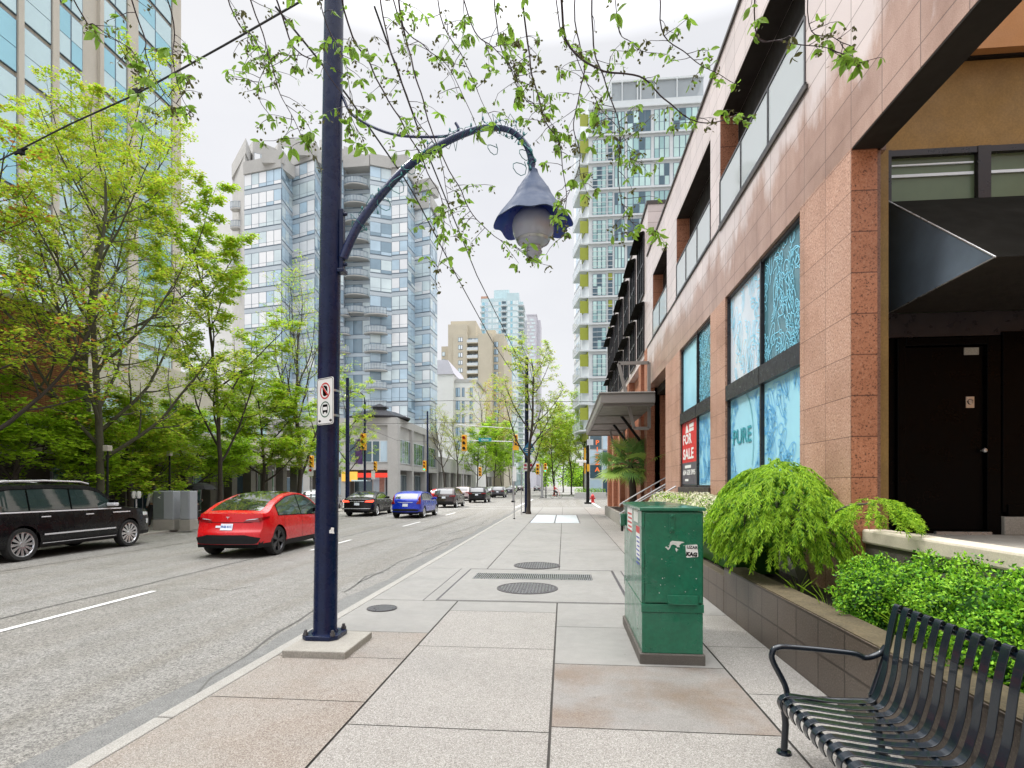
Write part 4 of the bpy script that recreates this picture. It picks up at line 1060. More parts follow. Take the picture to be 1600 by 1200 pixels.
b = MB(); b.box(dx1+.17, 12, YB-.06, YB+.09, q(1580, 800).z, dz1+.15); b.box(dx1+.22, 12, YB-.08, YB-.05, q(1580, 806).z, q(1580, 788).z); b.build('side_panel', dk, blg, bevel=.008)
b = MB(); b.box(q(1561, 820).x, 12, YB-.09, YB+.09, zfl, q(1580, 807).z); b.build('stone_base', A['conc'], blg, bevel=.008)
# terrace, low parapet wall
b = MB(); XW = XF+.10; b.box(XW+.05, 12, -13.5, YB+.09, .02, zfl); b.build('terrace', A['conc'], blg)
A['cream'] = mat('cream_stone_cap', (.56, .50, .40), .75, var=.18, vs=3, fine=.15, fs=70, bump=.15, bs=50)
zw = atX(1343, 826, XW).z
pw = MB(); pw.box(XW, XW+.26, -12, YC-.02, zw-.16, zw); 
pw = pw.build('parapet_wall', A['cream'], None, bevel=.025); tag(pw, 'low cream stone parapet wall between the hedge and the black door', 'wall')
b = MB(); b.box(XW+.04, XW+.22, -12, YC-.04, .02, zw-.162); b.build('wall_face', A['darkconc'], pw)

# ------------------------------------------------ farther, taller wing
b = MB(); XZ = XF
zt2 = atX(1005, 300, XF).z; YF0 = YE
tw_ = thing('granite_wing', 'farther taller wing of the granite building with dark awning windows', 'building', (6, 30, 0))
wl0, wl1 = 6.9, 12.6
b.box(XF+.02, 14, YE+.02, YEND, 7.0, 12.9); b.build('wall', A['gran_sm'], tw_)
b = MB(); b.box(XF-.03, 14.1, YE, YEND+.1, 12.9, 13.05); b.build('coping', A['sill'], tw_)
for k in range(7):
    ya = YE+.9+k*2.75; 
    for (z0, z1) in ((7.3, 9.3), (9.7, 12.2)):
        w1 = MB(); 
        for yy in (ya, ya+.62, ya+1.24, ya+1.86): w1.box(XF-.05, XF+.03, yy-.035, yy+.035, z0, z1)
        for zz in (z0, (z0+z1)/2, z1): w1.box(XF-.045, XF+.03, ya, ya+1.86, zz-.035, zz+.035)
        w1 = w1.build('window', A['frame'], tw_)
        p1 = MB(); p1.box(XF-.01, XF+.01, ya, ya+1.86, z0, z1); p1.build('pane', A['dkgl'], w1)
        a1 = MB(); a1.extrude([(XF-.03, ya-.1, z1+.02), (XF-.36, ya-.1, z1-.10), (XF-.36, ya-.1, z1-.14), (XF-.03, ya-.1, z1-.14)], (0, 2.06, 0)); a1.build('awning', A['steelbr'], w1)
b = MB(); b.box(XF+.9, 14, YE+4, YEND, .02, 7.0); b.build('ground_floor', A['soffit'], tw_)
b = MB()
for k in range(5): b = MB(); b.box(XF+.02, XF+.6, YE+2.0+k*4.4, YE+2.7+k*4.4, .02, 7.0); b.build('column', A['gran_rd'], tw_)
# canopy over the sidewalk with hanging frames
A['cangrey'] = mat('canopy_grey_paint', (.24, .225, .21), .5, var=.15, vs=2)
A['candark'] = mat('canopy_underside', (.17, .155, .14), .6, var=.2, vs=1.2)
can = thing('entrance_canopy', 'grey steel entrance canopy with hanging V frames over the sidewalk', 'canopy', (XF, 24, 0))
ZC = 4.75
ca = atZ(933, 621, ZC); cb_ = atZ(915, 676, ZC)
x0c = 1.32; y0c = atX(935, 620, x0c).y; y1c = 33.0
y0c = 20.2
print('canopy', ca, cb_, y0c)
b = MB(); b.box(x0c, XF-.01, y0c, y1c, ZC, ZC+.34); b.box(x0c-.05, XF-.012, y0c-.05, y1c+.05, ZC+.34, ZC+.40); b.build('roof_edge', A['cangrey'], can, bevel=.02)
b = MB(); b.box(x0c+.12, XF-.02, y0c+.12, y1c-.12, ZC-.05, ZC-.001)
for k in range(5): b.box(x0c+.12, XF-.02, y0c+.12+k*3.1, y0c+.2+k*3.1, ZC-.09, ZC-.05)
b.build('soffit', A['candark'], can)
for yk in (20.9, 29.5):
    b = MB(); z1_, z0_ = 6.35, 3.9
    P_ = [(2.05, z1_), (XF-.12, z1_), (XF-.12, z0_), (2.62, z0_)]
    for i in range(4):
        a, c = P_[i], P_[(i+1) % 4]
        dx, dz = c[0]-a[0], c[1]-a[1]; L = math.hypot(dx, dz); nx, nz_ = -dz/L*.055, dx/L*.055
        b.extrude([(a[0]+nx, yk, a[1]+nz_), (a[0]-nx, yk, a[1]-nz_), (c[0]-nx, yk, c[1]-nz_), (c[0]+nx, yk, c[1]+nz_)], (0, .11+.005*i, 0))
    b.build('hanging_frame', A['cangrey'], can)
for yk in (23.5, 27.0):
    b = MB(); b.tube([(2.4, yk, ZC-.05), (XF-.0, yk, 3.5)], .06, 6); b.build('strut', A['blackm'], can)

# ------------------------------------------------ planters
PX = 2.23
A['plant_tile'] = granite_mat('wet_planter_granite', (.105, .085, .068), (.035, .025, .02), (.24, .20, .165), 70, .46, .31, .011, 'yz', .4)
zpn = atX(1133, 881, PX).z; zpl = atX(1099, 875, PX).z
YS = atX(1131, 881, PX).y
print('planter', zpn, zpl, YS, atX(1356, 1013, PX))
pl = thing('planter_wall', 'dark wet granite planter wall stepping down along the sidewalk', 'planter', (PX, 6, 0))
b = MB()
hts = [( -4.0, YS, .635), (YS+.003, 10.0, .52), (10.003, 15.5, .52)]
for y0, y1, h in hts: b.box(PX, PX+.16, y0, y1, -.02, h)
b.box(PX+.16, XF, -4, -3.85, -.02, .635); b.box(PX+.16, XF, 15.3, 15.5, -.02, .52)
b.build('wall', A['plant_tile'], pl, bevel=.012)
b = MB(); A['moss'] = mat('mossy_cap', (.11, .085, .045), .9, var=.5, vs=5, fine=.4, fs=60, bump=.5, bs=30)
b.box(PX+.01, PX+.30, -4+.01, YS-.01, .63, .645); b.build('cap', A['moss'], pl)
b = MB()
import itertools
nx, ny = 6, 60
vs = []; fs = []
for j in range(ny+1):
    for i in range(nx+1):
        x = PX+.16+(XF-PX-.16)*i/nx; y = -3.8+(15.3+3.8)*j/ny
        vs.append((x, y, .47+.05*mnoise.noise(Vector((x*2.5, y*2.5, 0)))))
for j in range(ny):
    for i in range(nx): k = j*(nx+1)+i; fs.append((k, k+1, k+nx+2, k+nx+1))
b.add(vs, fs); b.build('soil', A['soil'], pl)
# second planter and steps farther on
pl2 = thing('planter_box', 'grey stone planter box at the foot of the palm', 'planter', (2.6, 28, 0))
b = MB(); b.box(2.42, XF+.9, 22.6, 22.75, 0, .95); b.box(2.42, 2.56, 22.6, 33, 0, .55); b.box(2.42, XF, 32.9, 33, 0, .5); b.build('wall', A['conc'], pl2, bevel=.01)
b = MB(); b.box(2.56, XF+.5, 22.75, 32.9, .3, .45); b.build('soil', A['soil'], pl2)
pl3 = thing('planter_box', 'small red brick planter box beside the steps', 'planter', (2.9, 21.9, 0))
b = MB(); b.box(2.62, 3.9, 21.7, 22.5, 0, .85); b.build('wall', A['gran_rd'], pl3, bevel=.01)
b = MB(); b.box(2.7, 3.8, 21.78, 22.42, .85, .87); b.build('soil', A['soil'], pl3)
stp = thing('entrance_steps', 'stone steps rising from sidewalk to the dark side doorway', 'steps', (2.8, 19, 0))
for k in range(7):
    b = MB(); b.box(2.35+k*.3, XF+1.4, 16.2, 21.4, 0 if k == 0 else .17*k+.001, .17*(k+1)); b.build('step', A['cream'], stp, bevel=.012)
for yy in (16.6, 18.9, 21.3):
    hr = thing('handrail', {16.6: 'steel handrail on the near side of the entrance steps', 18.9: 'steel handrail in the middle of the entrance steps', 21.3: 'steel handrail on the far side of the steps by the palm'}[yy], 'handrail', (2.5, yy, 0), group='handrails of the entrance steps')
    b = MB()
    for dz in (.95, .6): b.tube(smooth_path([(2.15, yy, .15+dz-.1), (2.3, yy, .2+dz), (4.1, yy, 1.25+dz), (4.4, yy, 1.25+dz)], 4), .024, 8)
    b.build('rail', A['steel'], hr, True)
    for xx, zz in ((2.4, .1), (3.3, .6), (4.2, 1.1)):
        b = MB(); b.tube([(xx, yy, zz), (xx, yy, zz+1.08)], .02, 8); b.build('post', A['steel'], hr, True)
# ------------------------------------------------ shrubs and hedges
def shell_leaves(b, rng, c, r, n, L, W, mats, lump=.12, droop=False, zmin=-1, inner=.75, gap=False):
    for k in range(n):
        d = rdir(rng, zmin, 1); q_ = d*1.0
        f = (rng.random()**.5)*(1-inner)+inner
        s = 1+lump*mnoise.noise(Vector((d.x*2.6+c[0]*3, d.y*2.6+c[1], d.z*2.6)))*2
        p = Vector((c[0]+d.x*r[0]*f*s, c[1]+d.y*r[1]*f*s, c[2]+d.z*r[2]*f*s))
        if droop:
            ld = Vector((d.x*.6+rng.gauss(0, .35), d.y*.6+rng.gauss(0, .35), -.75+.5*d.z+rng.gauss(0, .25)))
        else: ld = d*.6+rdir(rng)*.8
        m = mats[0] if f > inner+(1-inner)*.45 and rng.random() < .8 else mats[1]  # deeper leaves get the darker material, inner shade put into colour
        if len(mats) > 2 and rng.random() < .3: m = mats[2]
        if gap and mnoise.noise(Vector((d.x*7+c[0]*5, d.y*7+c[1]*5, d.z*7))) < -.22 and f > .9: continue
        leafq(b, p, ld, d+rdir(rng)*.7, L*rng.uniform(.6, 1.3), W*rng.uniform(.7, 1.3), m)
rng = random.Random(31)
def boxwood(label, blobs, n):
    c = blobs[0][0]; t = thing('boxwood_shrub', label, 'shrub', (c[0], c[1], .45), group='clipped boxwood behind the bench')
    b = MB(); s = MB()
    for (cc, r) in blobs:
        shell_leaves(b, rng, cc, r, int(n*(r[0]*r[1])**.5/.4), .03, .019, (0, 1, 2), .24, inner=.72, gap=True)
        s.lathe([(.001, r[2]*.55), (r[0]*.4, r[2]*.42), (r[0]*.55, 0), (r[0]*.4, -r[2]*.6), (.001, -r[2]*.75)], cc, 10)  # dark core stands in for shade inside the bush; stem tubes follow
        for k in range(8):
            a = k*.8; s.tube([(cc[0]+.03*math.cos(a), cc[1]+.03*math.sin(a), .45), (cc[0]+r[0]*.6*math.cos(a), cc[1]+r[1]*.6*math.sin(a), cc[2]+.1)], .008, 4)
    s.build('dark_core', A['lf_box2'], t); b.build('foliage', [A['lf_box'], A['lf_box2'], A['lf_box3']], t)
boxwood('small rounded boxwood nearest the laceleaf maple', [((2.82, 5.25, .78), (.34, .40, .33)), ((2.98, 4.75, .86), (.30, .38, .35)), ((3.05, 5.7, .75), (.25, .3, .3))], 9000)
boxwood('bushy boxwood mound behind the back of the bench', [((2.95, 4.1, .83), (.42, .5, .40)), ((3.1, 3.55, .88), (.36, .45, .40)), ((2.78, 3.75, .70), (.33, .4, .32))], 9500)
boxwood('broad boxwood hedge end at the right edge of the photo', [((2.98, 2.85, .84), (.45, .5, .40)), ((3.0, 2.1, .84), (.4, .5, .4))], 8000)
# laceleaf maple
mp_ = thing('laceleaf_maple', 'weeping laceleaf maple with bright green feathery dome in the planter', 'shrub', (2.78, 7.3, .5))
b = MB(); c = (2.72, 7.35, 1.25)
for k in range(900):          # arching sprays covering the dome
    d = rdir(rng, -.42, 1); s = 1+.2*mnoise.noise(Vector((d.x*2.2, d.y*2.2, d.z*2.2+4)))
    p = Vector((c[0]+d.x*.79*s, c[1]+d.y*1.0*s, c[2]+.03+d.z*.80*s))
    o = Vector((d.x, d.y, 0)); o = o.normalized() if o.length > .05 else rdir(rng)
    L = rng.uniform(.22, .42); v = (o*.9+Vector((0, 0, .15-.5*(1-d.z)))+rdir(rng)*.25).normalized(); q_ = p-v*L*.5
    side = rng.uniform(-.3, .3)
    for j in range(24):
        f = j/24; v2 = (v+Vector((0, 0, -1.5*f))).normalized(); q_ = q_+v2*(L/24)
        for m_ in range(3):
            sd = v2.cross(Vector((0, 0, 1))).normalized()*(1 if m_ == 0 else -1 if m_ == 1 else .1)
            ld = sd*rng.uniform(.4, 1)+v2*.7+Vector((0, 0, -.45))+rdir(rng)*.35
            leafq(b, q_, ld, rdir(rng, .2, 1), rng.uniform(.035, .08), rng.uniform(.008, .014), 0 if rng.random() < .78 else 1)
# the small tuft that reaches in front of the granite corner
for k in range(60):
    d = rdir(rng, -.1, 1); p = Vector((3.20+d.x*.24, 6.0+d.y*.26, 1.47+d.z*.20)); o = Vector((d.x, d.y, 0)).normalized(); q_ = p.copy(); v = (o+Vector((0, 0, -.1))).normalized()
    for j in range(20):
        v2 = (v+Vector((0, 0, -1.6*j/20))).normalized(); q_ = q_+v2*.012
        for m_ in range(3):
            ld = rdir(rng, -1, .2)+v2*.5; leafq(b, q_, ld, rdir(rng, .2, 1), rng.uniform(.03, .06), .009, 0 if rng.random() < .8 else 1)
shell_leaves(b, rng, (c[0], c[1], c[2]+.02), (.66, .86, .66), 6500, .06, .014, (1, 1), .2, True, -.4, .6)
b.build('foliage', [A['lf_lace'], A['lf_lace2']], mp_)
w_ = MB(); w_.tube(smooth_path([(2.95, 7.0, .45), (2.90, 7.05, .75), (2.8, 7.2, 1.05), (2.75, 7.3, 1.3)], 5), [.07]*6+[.06]*5+[.05]*5, 10)
for k in range(16):
    a = k*2.4; rr_ = rng.uniform(.45, .7)
    w_.tube(smooth_path([(2.78, 7.25, 1.15), (2.75+.35*math.cos(a), 7.3+.4*math.sin(a), 1.55+.15*rng.random()), (2.74+rr_*math.cos(a), 7.33+rr_*1.2*math.sin(a), 1.5), (2.74+rr_*1.1*math.cos(a), 7.33+rr_*1.35*math.sin(a), 1.2)], 4), [.03, .028, .026, .024, .02, .018, .016, .014, .012, .01, .008, .006, .005], 6)
w_.tube(smooth_path([(2.85, 7.0, 1.0), (3.05, 6.5, 1.5), (3.2, 6.1, 1.6)], 4), .012, 6)
w_.build('trunk', A['barkg'], mp_, True)
# cream flowering hedge
hg = thing('flowering_hedge', 'low hedge covered in cream blossom between the green cabinet and the palm', 'hedge', (2.75, 11.5, .5))
b = MB()
for k in range(15):
    y = 8.6+k*.46; cc = (2.78+rng.uniform(-.1, .1), y, 1.10+rng.uniform(-.05, .05)); r = (.46, .42, .46)
    shell_leaves(b, rng, cc, r, 1300, .05, .024, (0, 1), .15, inner=.7)
    for j in range(520):
        d = rdir(rng, -.1, 1); 
        if mnoise.noise(Vector((d.x*3, d.y*3+y, d.z*3))) < -.15: continue
        p = Vector((cc[0]+d.x*r[0]*1.04, cc[1]+d.y*r[1]*1.04, cc[2]+d.z*r[2]*1.06))
        for m_ in range(3): leafq(b, p+rdir(rng)*.015, rdir(rng, -.2, 1), rdir(rng), .032, .026, 2)
b.build('foliage', [A['lf_mid'], A['lf_dark'], A['lf_cream']], hg)
s = MB(); s.box(2.5, 3.1, 8.3, 15.0, .5, .95); s.build('dark_core', A['lf_box2'], hg)  # plain dark block filling the inside of the hedge
# grass tufts
gt = MB()
for (cx, cy) in ((2.75, 4.75), (2.55, 5.6), (2.95, 5.1), (2.6, 6.4)):
    for k in range(14):
        a = rng.uniform(0, 6.3); L = rng.uniform(.15, .42); o = Vector((math.cos(a)*.5, math.sin(a)*.5, 1)).normalized()
        P_ = [Vector((cx, cy, .5)), Vector((cx, cy, .5))+o*L*.6, Vector((cx, cy, .5))+o*L+Vector((math.cos(a), math.sin(a), -.3))*L*.25]
        gt.ribbon(P_, .007, (math.sin(a), -math.cos(a), .1))
o = gt.build('grass', A['lf_mid'], None); tag(o, 'thin grass blades growing in the planter soil', 'grass', kind='stuff')
# palm
pm = thing('fan_palm', 'windmill palm with fan leaves growing beside the entrance steps', 'palm', (2.85, 23.4, .4))
b = MB(); b.tube(smooth_path([(2.85, 23.4, .4), (2.9, 23.4, 1.3), (2.75, 23.3, 2.6)], 6), [.16, .16, .15, .15, .15, .15, .14, .14, .14, .13, .13, .12, .1], 10); b.build('trunk', A['bark'], pm, True)
A['palm'] = leafmat('palm_leaf', (.42, .60, .13), .35, .4); A['palm2'] = leafmat('palm_leaf_dark', (.14, .28, .07), .3, .3)
b = MB(); top = Vector((2.75, 23.3, 2.65))
for k in range(52):
    d = rdir(rng, -.6, .95); stem = top+d*rng.uniform(.5, 1.15)+Vector((0, 0, -.05)); b.tube([top, top.lerp(stem, .5)+Vector((0, 0, .05)), stem], .012, 4, 1)
    nrm = (Vector((0, 0, 1))+rdir(rng)*.5).cross(d).normalized().cross(d).normalized(); sd = d.cross(nrm).normalized()
    mm = 0 if rng.random() < .6 else 1
    for j in range(24):
        a = R(-120+240*j/23); v = (d*math.cos(a)+sd*math.sin(a)).normalized(); L = rng.uniform(.6, .85)*(1-.25*abs(a)/2.1)
        e = stem+v*L+Vector((0, 0, -.12*L)); mdl = stem+v*L*.55
        w2 = v.cross(nrm)*.024
        kk = len(b.v); b.v += [tuple(stem), tuple(mdl+w2), tuple(e+Vector((0, 0, -.04))), tuple(mdl-w2)]; b.f.append((kk, kk+1, kk+2, kk+3)); b.m.append(mm)
b.build('fronds', [A['palm'], A['palm2']], pm)
# ================================================================== BUILDINGS ACROSS THE STREET AND FAR OFF
A['beige'] = mat('beige_precast', (.49, .455, .395), .8, var=.12, vs=.6, fine=.1, fs=20)
A['beige2'] = mat('sand_concrete', (.50, .455, .36), .85, var=.12, vs=.3, fine=.08, fs=10)
A['brick'] = granite_mat('orange_brick', (.40, .16, .07), (.25, .09, .04), (.5, .25, .13), 20, .22, .075, .008, 'yz', .8)
A['pale'] = mat('pale_blue_panel', (.56, .64, .71), .4, var=.10, vs=.3)
A['pale2'] = mat('pale_grey_spandrel', (.46, .52, .57), .4, var=.12, vs=.3)
A['roofc'] = mat('grey_roof_concrete', (.43, .425, .41), .85, var=.18, vs=.5, fine=.1, fs=9)
A['wframe'] = mat('blue_grey_mullion', (.10, .14, .19), .5, var=.1)
A['wwhite'] = mat('white_mullion', (.56, .60, .62), .5, var=.08)
A['g0'] = glassmat('glass_bright_sky', (.82, .87, .92), .05, 1.0, 0.15, .25, .2)  # bright sky reflection put into the pane's base colour
A['g1'] = glassmat('glass_pale_blue', (.64, .75, .84), .04, 1.0, .15, .35, .25)
A['g2'] = glassmat('glass_mid_blue', (.46, .60, .71), .04, 1.0, .1, .3, .3)
A['g3'] = glassmat('glass_deep', (.08, .14, .18), .04, 1.0, .3, .4)
A['gt'] = glassmat('glass_turquoise', (.34, .62, .72), .04, 1.0, .55, .15)
A['gt2'] = glassmat('glass_turquoise_pale', (.56, .72, .75), .04, 1.0, .5, .15)
A['gg'] = glassmat('glass_green', (.05, .14, .07), .06, .8, .1, .8)
A['lime'] = mat('lime_panel', (.27, .31, .03), .5, var=.1)
A['whitew'] = mat('white_wall', (.66, .66, .64), .7, var=.08, vs=.3)
A['lilac'] = mat('lilac_panel', (.52, .51, .56), .6, var=.1, vs=.3)
A['railing'] = clearglass('far_rail_glass', (.5, .56, .6), .6)
A['g3b'] = glassmat('glass_grey_blue', (.24, .34, .42), .04, 1.0, .1, .3, .4)
GL = [A['wframe'], A['g0'], A['g1'], A['g2'], A['g3b'], A['pale2']]
def put_windows(bld, wins, mats, cap=100):
    """wins: (size_key, func(MB)); the biggest are parts of their own, the rest one part"""
    wins.sort(key=lambda w: -w[0])
    for k, fn in wins[:cap]:
        b = MB(); fn(b); b.build('window', mats, bld)
    if len(wins) > cap:
        b = MB()
        for k, fn in wins[cap:]: fn(b)
        o = b.build('windows', mats, bld); o['kind'] = 'stuff'
def wall_win(p0, p1, z0, z1, n, gl, depth=.06, bar=.05, sill=None, out=None):
    """strip of n panes between plan points p0,p1 (outside is to the right when walking p0->p1)"""
    p0 = Vector(p0); p1 = Vector(p1); t = (p1-p0); L = t.length; t.normalize(); nn = Vector((t.y, -t.x))
    def bx(b, a, c, za, zb, d0, d1, m):
        P = [p0+t*a+nn*d0, p0+t*c+nn*d0, p0+t*c+nn*d1, p0+t*a+nn*d1]
        b.prism([(q_.x, q_.y) for q_ in P], za, zb, m)
    def fn(b):
        bx(b, 0, L, z0, z1, -.05, depth-.015, 0)
        for i in range(n):
            a = L*i/n+bar; c = L*(i+1)/n-bar
            if sill: 
                bx(b, a, c, z0+sill, z1-bar, -.02, depth, gl[i % len(gl)]); bx(b, a, c, z0+bar*.6, z0+sill-bar*.9, -.02, depth, gl[(i+1) % len(gl)] if len(gl) > 1 else gl[0])
            else: bx(b, a, c, z0+bar, z1-bar, -.02, depth, gl[i % len(gl)])
    mid = (p0+p1)/2
    return (L*(z1-z0)/(mid.length**2), fn)

# ---------- big beige and blue-glass tower on the left
rng = random.Random(12)
XT = -28.0
t1 = thing('office_tower', 'tall beige tower with blue glass strips behind the trees at far left', 'building', (XT-6, 28, 0))
YT = yX(278, XT)
b = MB(); b.box(XT-14, XT, 2, YT, 4.6, 46); b.build('wall', A['beige'], t1)
fh = 2.93; piers = [(266, 279), (196, 212), (152, 158), (78, 88), (24, 33)]
Ys = [(yX(a, XT), yX(c, XT)) for a, c in piers]
b = MB()
for (a, c) in Ys: b.box(XT, XT+.2, a, c, 4.6, 46)
yy = Ys[-1][0]
ext = []
while yy > 4: ext.append((yy-3.2, yy-2.4)); yy -= 3.2
for a, c in ext: b.box(XT, XT+.2, a, c, 4.6, 46)
o = b.build('pier', A['beige'], t1)
bays = [(Ys[1][1], Ys[0][0], 2), (Ys[2][1], Ys[1][0], 2), (yX(124, XT), yX(104, XT), 1), (Ys[3][1], yX(110, XT), 1), (Ys[4][1], Ys[3][0], 1)]
bays = [(Ys[1][1], Ys[0][0], 2), (Ys[2][1], Ys[1][0], 2), (Ys[3][1], yX(127, XT), 2), (Ys[4][1], Ys[3][0], 1)]
prev = Ys[-1][0]
for a, c in ext: bays.append((c, prev, 1)); prev = a
wins = []
for bi, (a, c, n) in enumerate(bays):
    for k in range(14):
        z = 5.2+k*fh
        gl = [rng.choice([1, 2, 2]) for _ in range(n)]
        if a > c: continue
        key, fn = wall_win((XT, a+.02), (XT, c-.02), z+.12, z+fh-.14, n, gl, .12, .045, sill=1.25)
        if a < 20: key *= .2
        wins.append((key, fn))
put_windows(t1, wins, [A['wframe'], A['gt'], A['gt2'], A['g2']])
# ---------- street podium: brick block, awning, arcade
XPD = -20.2
bb = thing('brick_building', 'orange brick block above a dark shopfront at far left', 'building', (XPD-3, 16, 0))
Yb = yX(131, XPD)
b = MB(); b.box(XPD-7, XPD, -10, Yb, 4.35, 8.6); b.build('wall', A['brick'], bb)
b = MB(); b.box(XPD-7.05, XPD+.1, -10.1, Yb+.1, 8.6, 8.8); b.build('coping', A['beige'], bb)
b = MB(); b.box(XPD-.5, XPD+.15, -10, Yb+.05, 2.85, 3.35); b.build('fascia', A['beige'], bb)
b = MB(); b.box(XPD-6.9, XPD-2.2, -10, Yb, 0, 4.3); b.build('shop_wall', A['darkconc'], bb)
for k in range(6):
    y = 4+k*2.6; b = MB(); b.box(XPD-2.25, XPD-2.12, y, y+2.2, .5, 2.7, 0); b.box(XPD-2.14, XPD-2.10, y+.06, y+2.14, .56, 2.64, 1); b.build('shop_window', [A['frame'], A['dkgl']], bb)
b = MB(); A['awn'] = mat('pale_awning', (.55, .58, .6), .5, var=.1)
b.extrude([(XPD, 5, 4.3), (XPD+1.6, 5, 3.9), (XPD+1.6, 5, 3.84), (XPD, 5, 4.2)], (0, yX(60, XPD)-5, 0)); b.build('awning', A['awn'], bb)
A['arccol'] = mat('shaded_arcade_column', (.13, .125, .11), .8, var=.2)  # columns coloured dark for the shade under the trees
ar = thing('arcade_building', 'long low beige arcade with dark shopfronts behind the street trees', 'building', (XPD-3, 30, 0))
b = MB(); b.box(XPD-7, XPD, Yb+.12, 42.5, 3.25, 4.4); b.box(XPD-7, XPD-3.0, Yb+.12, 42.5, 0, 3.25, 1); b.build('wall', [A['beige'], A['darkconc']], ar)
y = Yb+.6; k = 0
while y < 42:
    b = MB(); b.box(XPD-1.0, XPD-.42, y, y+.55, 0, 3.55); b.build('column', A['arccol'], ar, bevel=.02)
    if k % 2 == 0 and y < 39:
        b = MB(); b.box(XPD-3.02, XPD-2.9, y+.8, y+3.2, .1, 3.0, 0); b.box(XPD-2.92, XPD-2.88, y+.88, y+1.95, .18, 2.9, 1); b.box(XPD-2.92, XPD-2.88, y+2.05, y+3.12, .18, 2.9, 1); b.build('shop_window', [A['wwhite'], A['g3'] if k % 4 else A['gg']], ar)
    y += 2.1; k += 1
b = MB()
for k in range(9): 
    yy = 24+k*2.05; b.box(XPD-3.4, XPD-3.3, yy, yy+1.3, 5.2, 6.6)
b.box(XPD-9, XPD-3.4, 22.5, 42.3, 4.76, 8.8, 1); b.build('upper_storey', [A['g2'], A['beige']], ar)

# ---------- pale blue faceted tower in the centre
t2 = thing('faceted_tower', 'pale blue faceted apartment tower with stacked balconies and stepped concrete roof', 'building', (-30, 90, 0))
def pz(px, c): v = atc(px, HZ, c); return (v.x, v.y)
def zt(py, c): return EYE+(HZ-py)*c/F
fc = [(382, 84), (440, 82), (457, 86.5), (492, 84.5), (503, 88.5), (522, 89.5), (537, 90.5), (578, 90.0), (612, 91.2), (637, 90.6), (648, 94), (672, 92.8), (683, 97)]
PT = [pz(*p) for p in fc]
tops = [268, 268, 255, 255, 250, 250, 262, 262, 262, 285, 300, 334]
topz = [zt(t_, (fc[i][1]+fc[i+1][1])/2) for i, t_ in enumerate(tops)]
wins = []; b = MB(); rng = random.Random(4); cap = MB(); fh = 3.02
back = [(PT[-1][0]-2, PT[-1][1]+16), (PT[0][0]-3, PT[0][1]+20)]
for i in range(len(fc)-1):
    zt_ = topz[i]; mid = ((PT[i][0]+PT[i+1][0])/2, (PT[i][1]+PT[i+1][1])/2)
    P2 = [PT[i], PT[i+1], (PT[i+1][0]-3.5, PT[i+1][1]+13+.1*i), (PT[i][0]-3.5, PT[i][1]+13+.1*i)]
    rec = (i == 6)
    if rec: P2[0] = (P2[0][0]-.4, P2[0][1]+1.6); P2[1] = (P2[1][0]-.4, P2[1][1]+1.6)
    b.prism(P2, 4, zt_, 0)
    # concrete parapet
    tx = Vector((P2[1][0]-P2[0][0], P2[1][1]-P2[0][1])).normalized(); nn = Vector((tx.y, -tx.x))
    q0 = Vector(PT[i])+nn*(.25+.011*i); q1 = Vector(PT[i+1])+nn*(.25+.011*i)
    cap.prism([q0, q1, q1-nn*3.2, q0-nn*3.2], zt_+.002*i, zt_+1.9+.003*i)
    L = (Vector(PT[i+1])-Vector(PT[i])).length; n = max(1, int(round(L/1.45)))
    k = 0; z = zt_-fh
    while z > 7.5:
        if rec:
            wins.append(wall_win(P2[0], P2[1], z+.2, z+2.6, 3, [3, 4, 2], .05, .06))
            z -= fh; k += 1; continue
        face_right = nn.x > .35*abs(nn.y) and nn.x > .3
        gl = [rng.choice([1, 1, 2, 3] if not face_right else [2, 3, 3, 4]) for _ in range(n)]  # right-facing facets get darker glass, their shade put into pane colour
        wins.append(wall_win(PT[i], PT[i+1], z+.75, z+fh-.05, n, gl, .05, .05, sill=.55))
        z -= fh; k += 1
b.build('wall', A['pale'], t2); cap.build('roof_parapet', A['roofc'], t2)
put_windows(t2, wins, GL)
# spandrel lines
b = MB()
for i in range(len(fc)-1):
    if i == 6: continue
    z = topz[i]-fh; p0 = Vector(PT[i]); p1 = Vector(PT[i+1]); tx = (p1-p0).normalized(); nn = Vector((tx.y, -tx.x))
    while z > 7:
        b.prism([p0-nn*.02, p1-nn*.02, p1+nn*.035, p0+nn*.035], z+.0, z+.62, 0); b.prism([p0-nn*.02, p1-nn*.02, p1+nn*.05, p0+nn*.05], z+.62, z+.70, 1); z -= fh
b.build('spandrel', [A['pale2'], A['wframe']], t2)
# penthouses with slanting tops
def pent(px0, px1, c0, c1, yt0, yt1, yb, mats=('roofc',), win=None):
    b = MB(); a = pz(px0, c0); d = pz(px1, c1); dep = 7
    za, zd = zt(yt0, c0), zt(yt1, c1); zb = zt(yb, (c0+c1)/2)
    A4 = [(a[0], a[1]), (d[0], d[1]), (d[0]-1.5, d[1]+dep), (a[0]-1.5, a[1]+dep)]
    vs = [(x, y, zb) for x, y in A4]+[(A4[0][0], A4[0][1], za), (A4[1][0], A4[1][1], zd), (A4[2][0], A4[2][1], zd), (A4[3][0], A4[3][1], za)]
    b.add(vs, [(0,3,2,1),(4,5,6,7),(0,1,5,4),(1,2,6,5),(2,3,7,6),(3,0,4,7)]); b.build('penthouse', A[mats[0]], t2)
    if win:
        b = MB(); k, fn = wall_win(pz(win[0], c0+(c1-c0)*(win[0]-px0)/(px1-px0)), pz(win[1], c0+(c1-c0)*(win[1]-px0)/(px1-px0)), zt(win[3], c0), zt(win[2], c0), win[4], [1, 2], .06); fn(b); b.build('window', GL, t2)
pent(372, 386, 90, 89, 238, 238, 300)
pent(386, 396, 90, 87.2, 232, 219, 300)
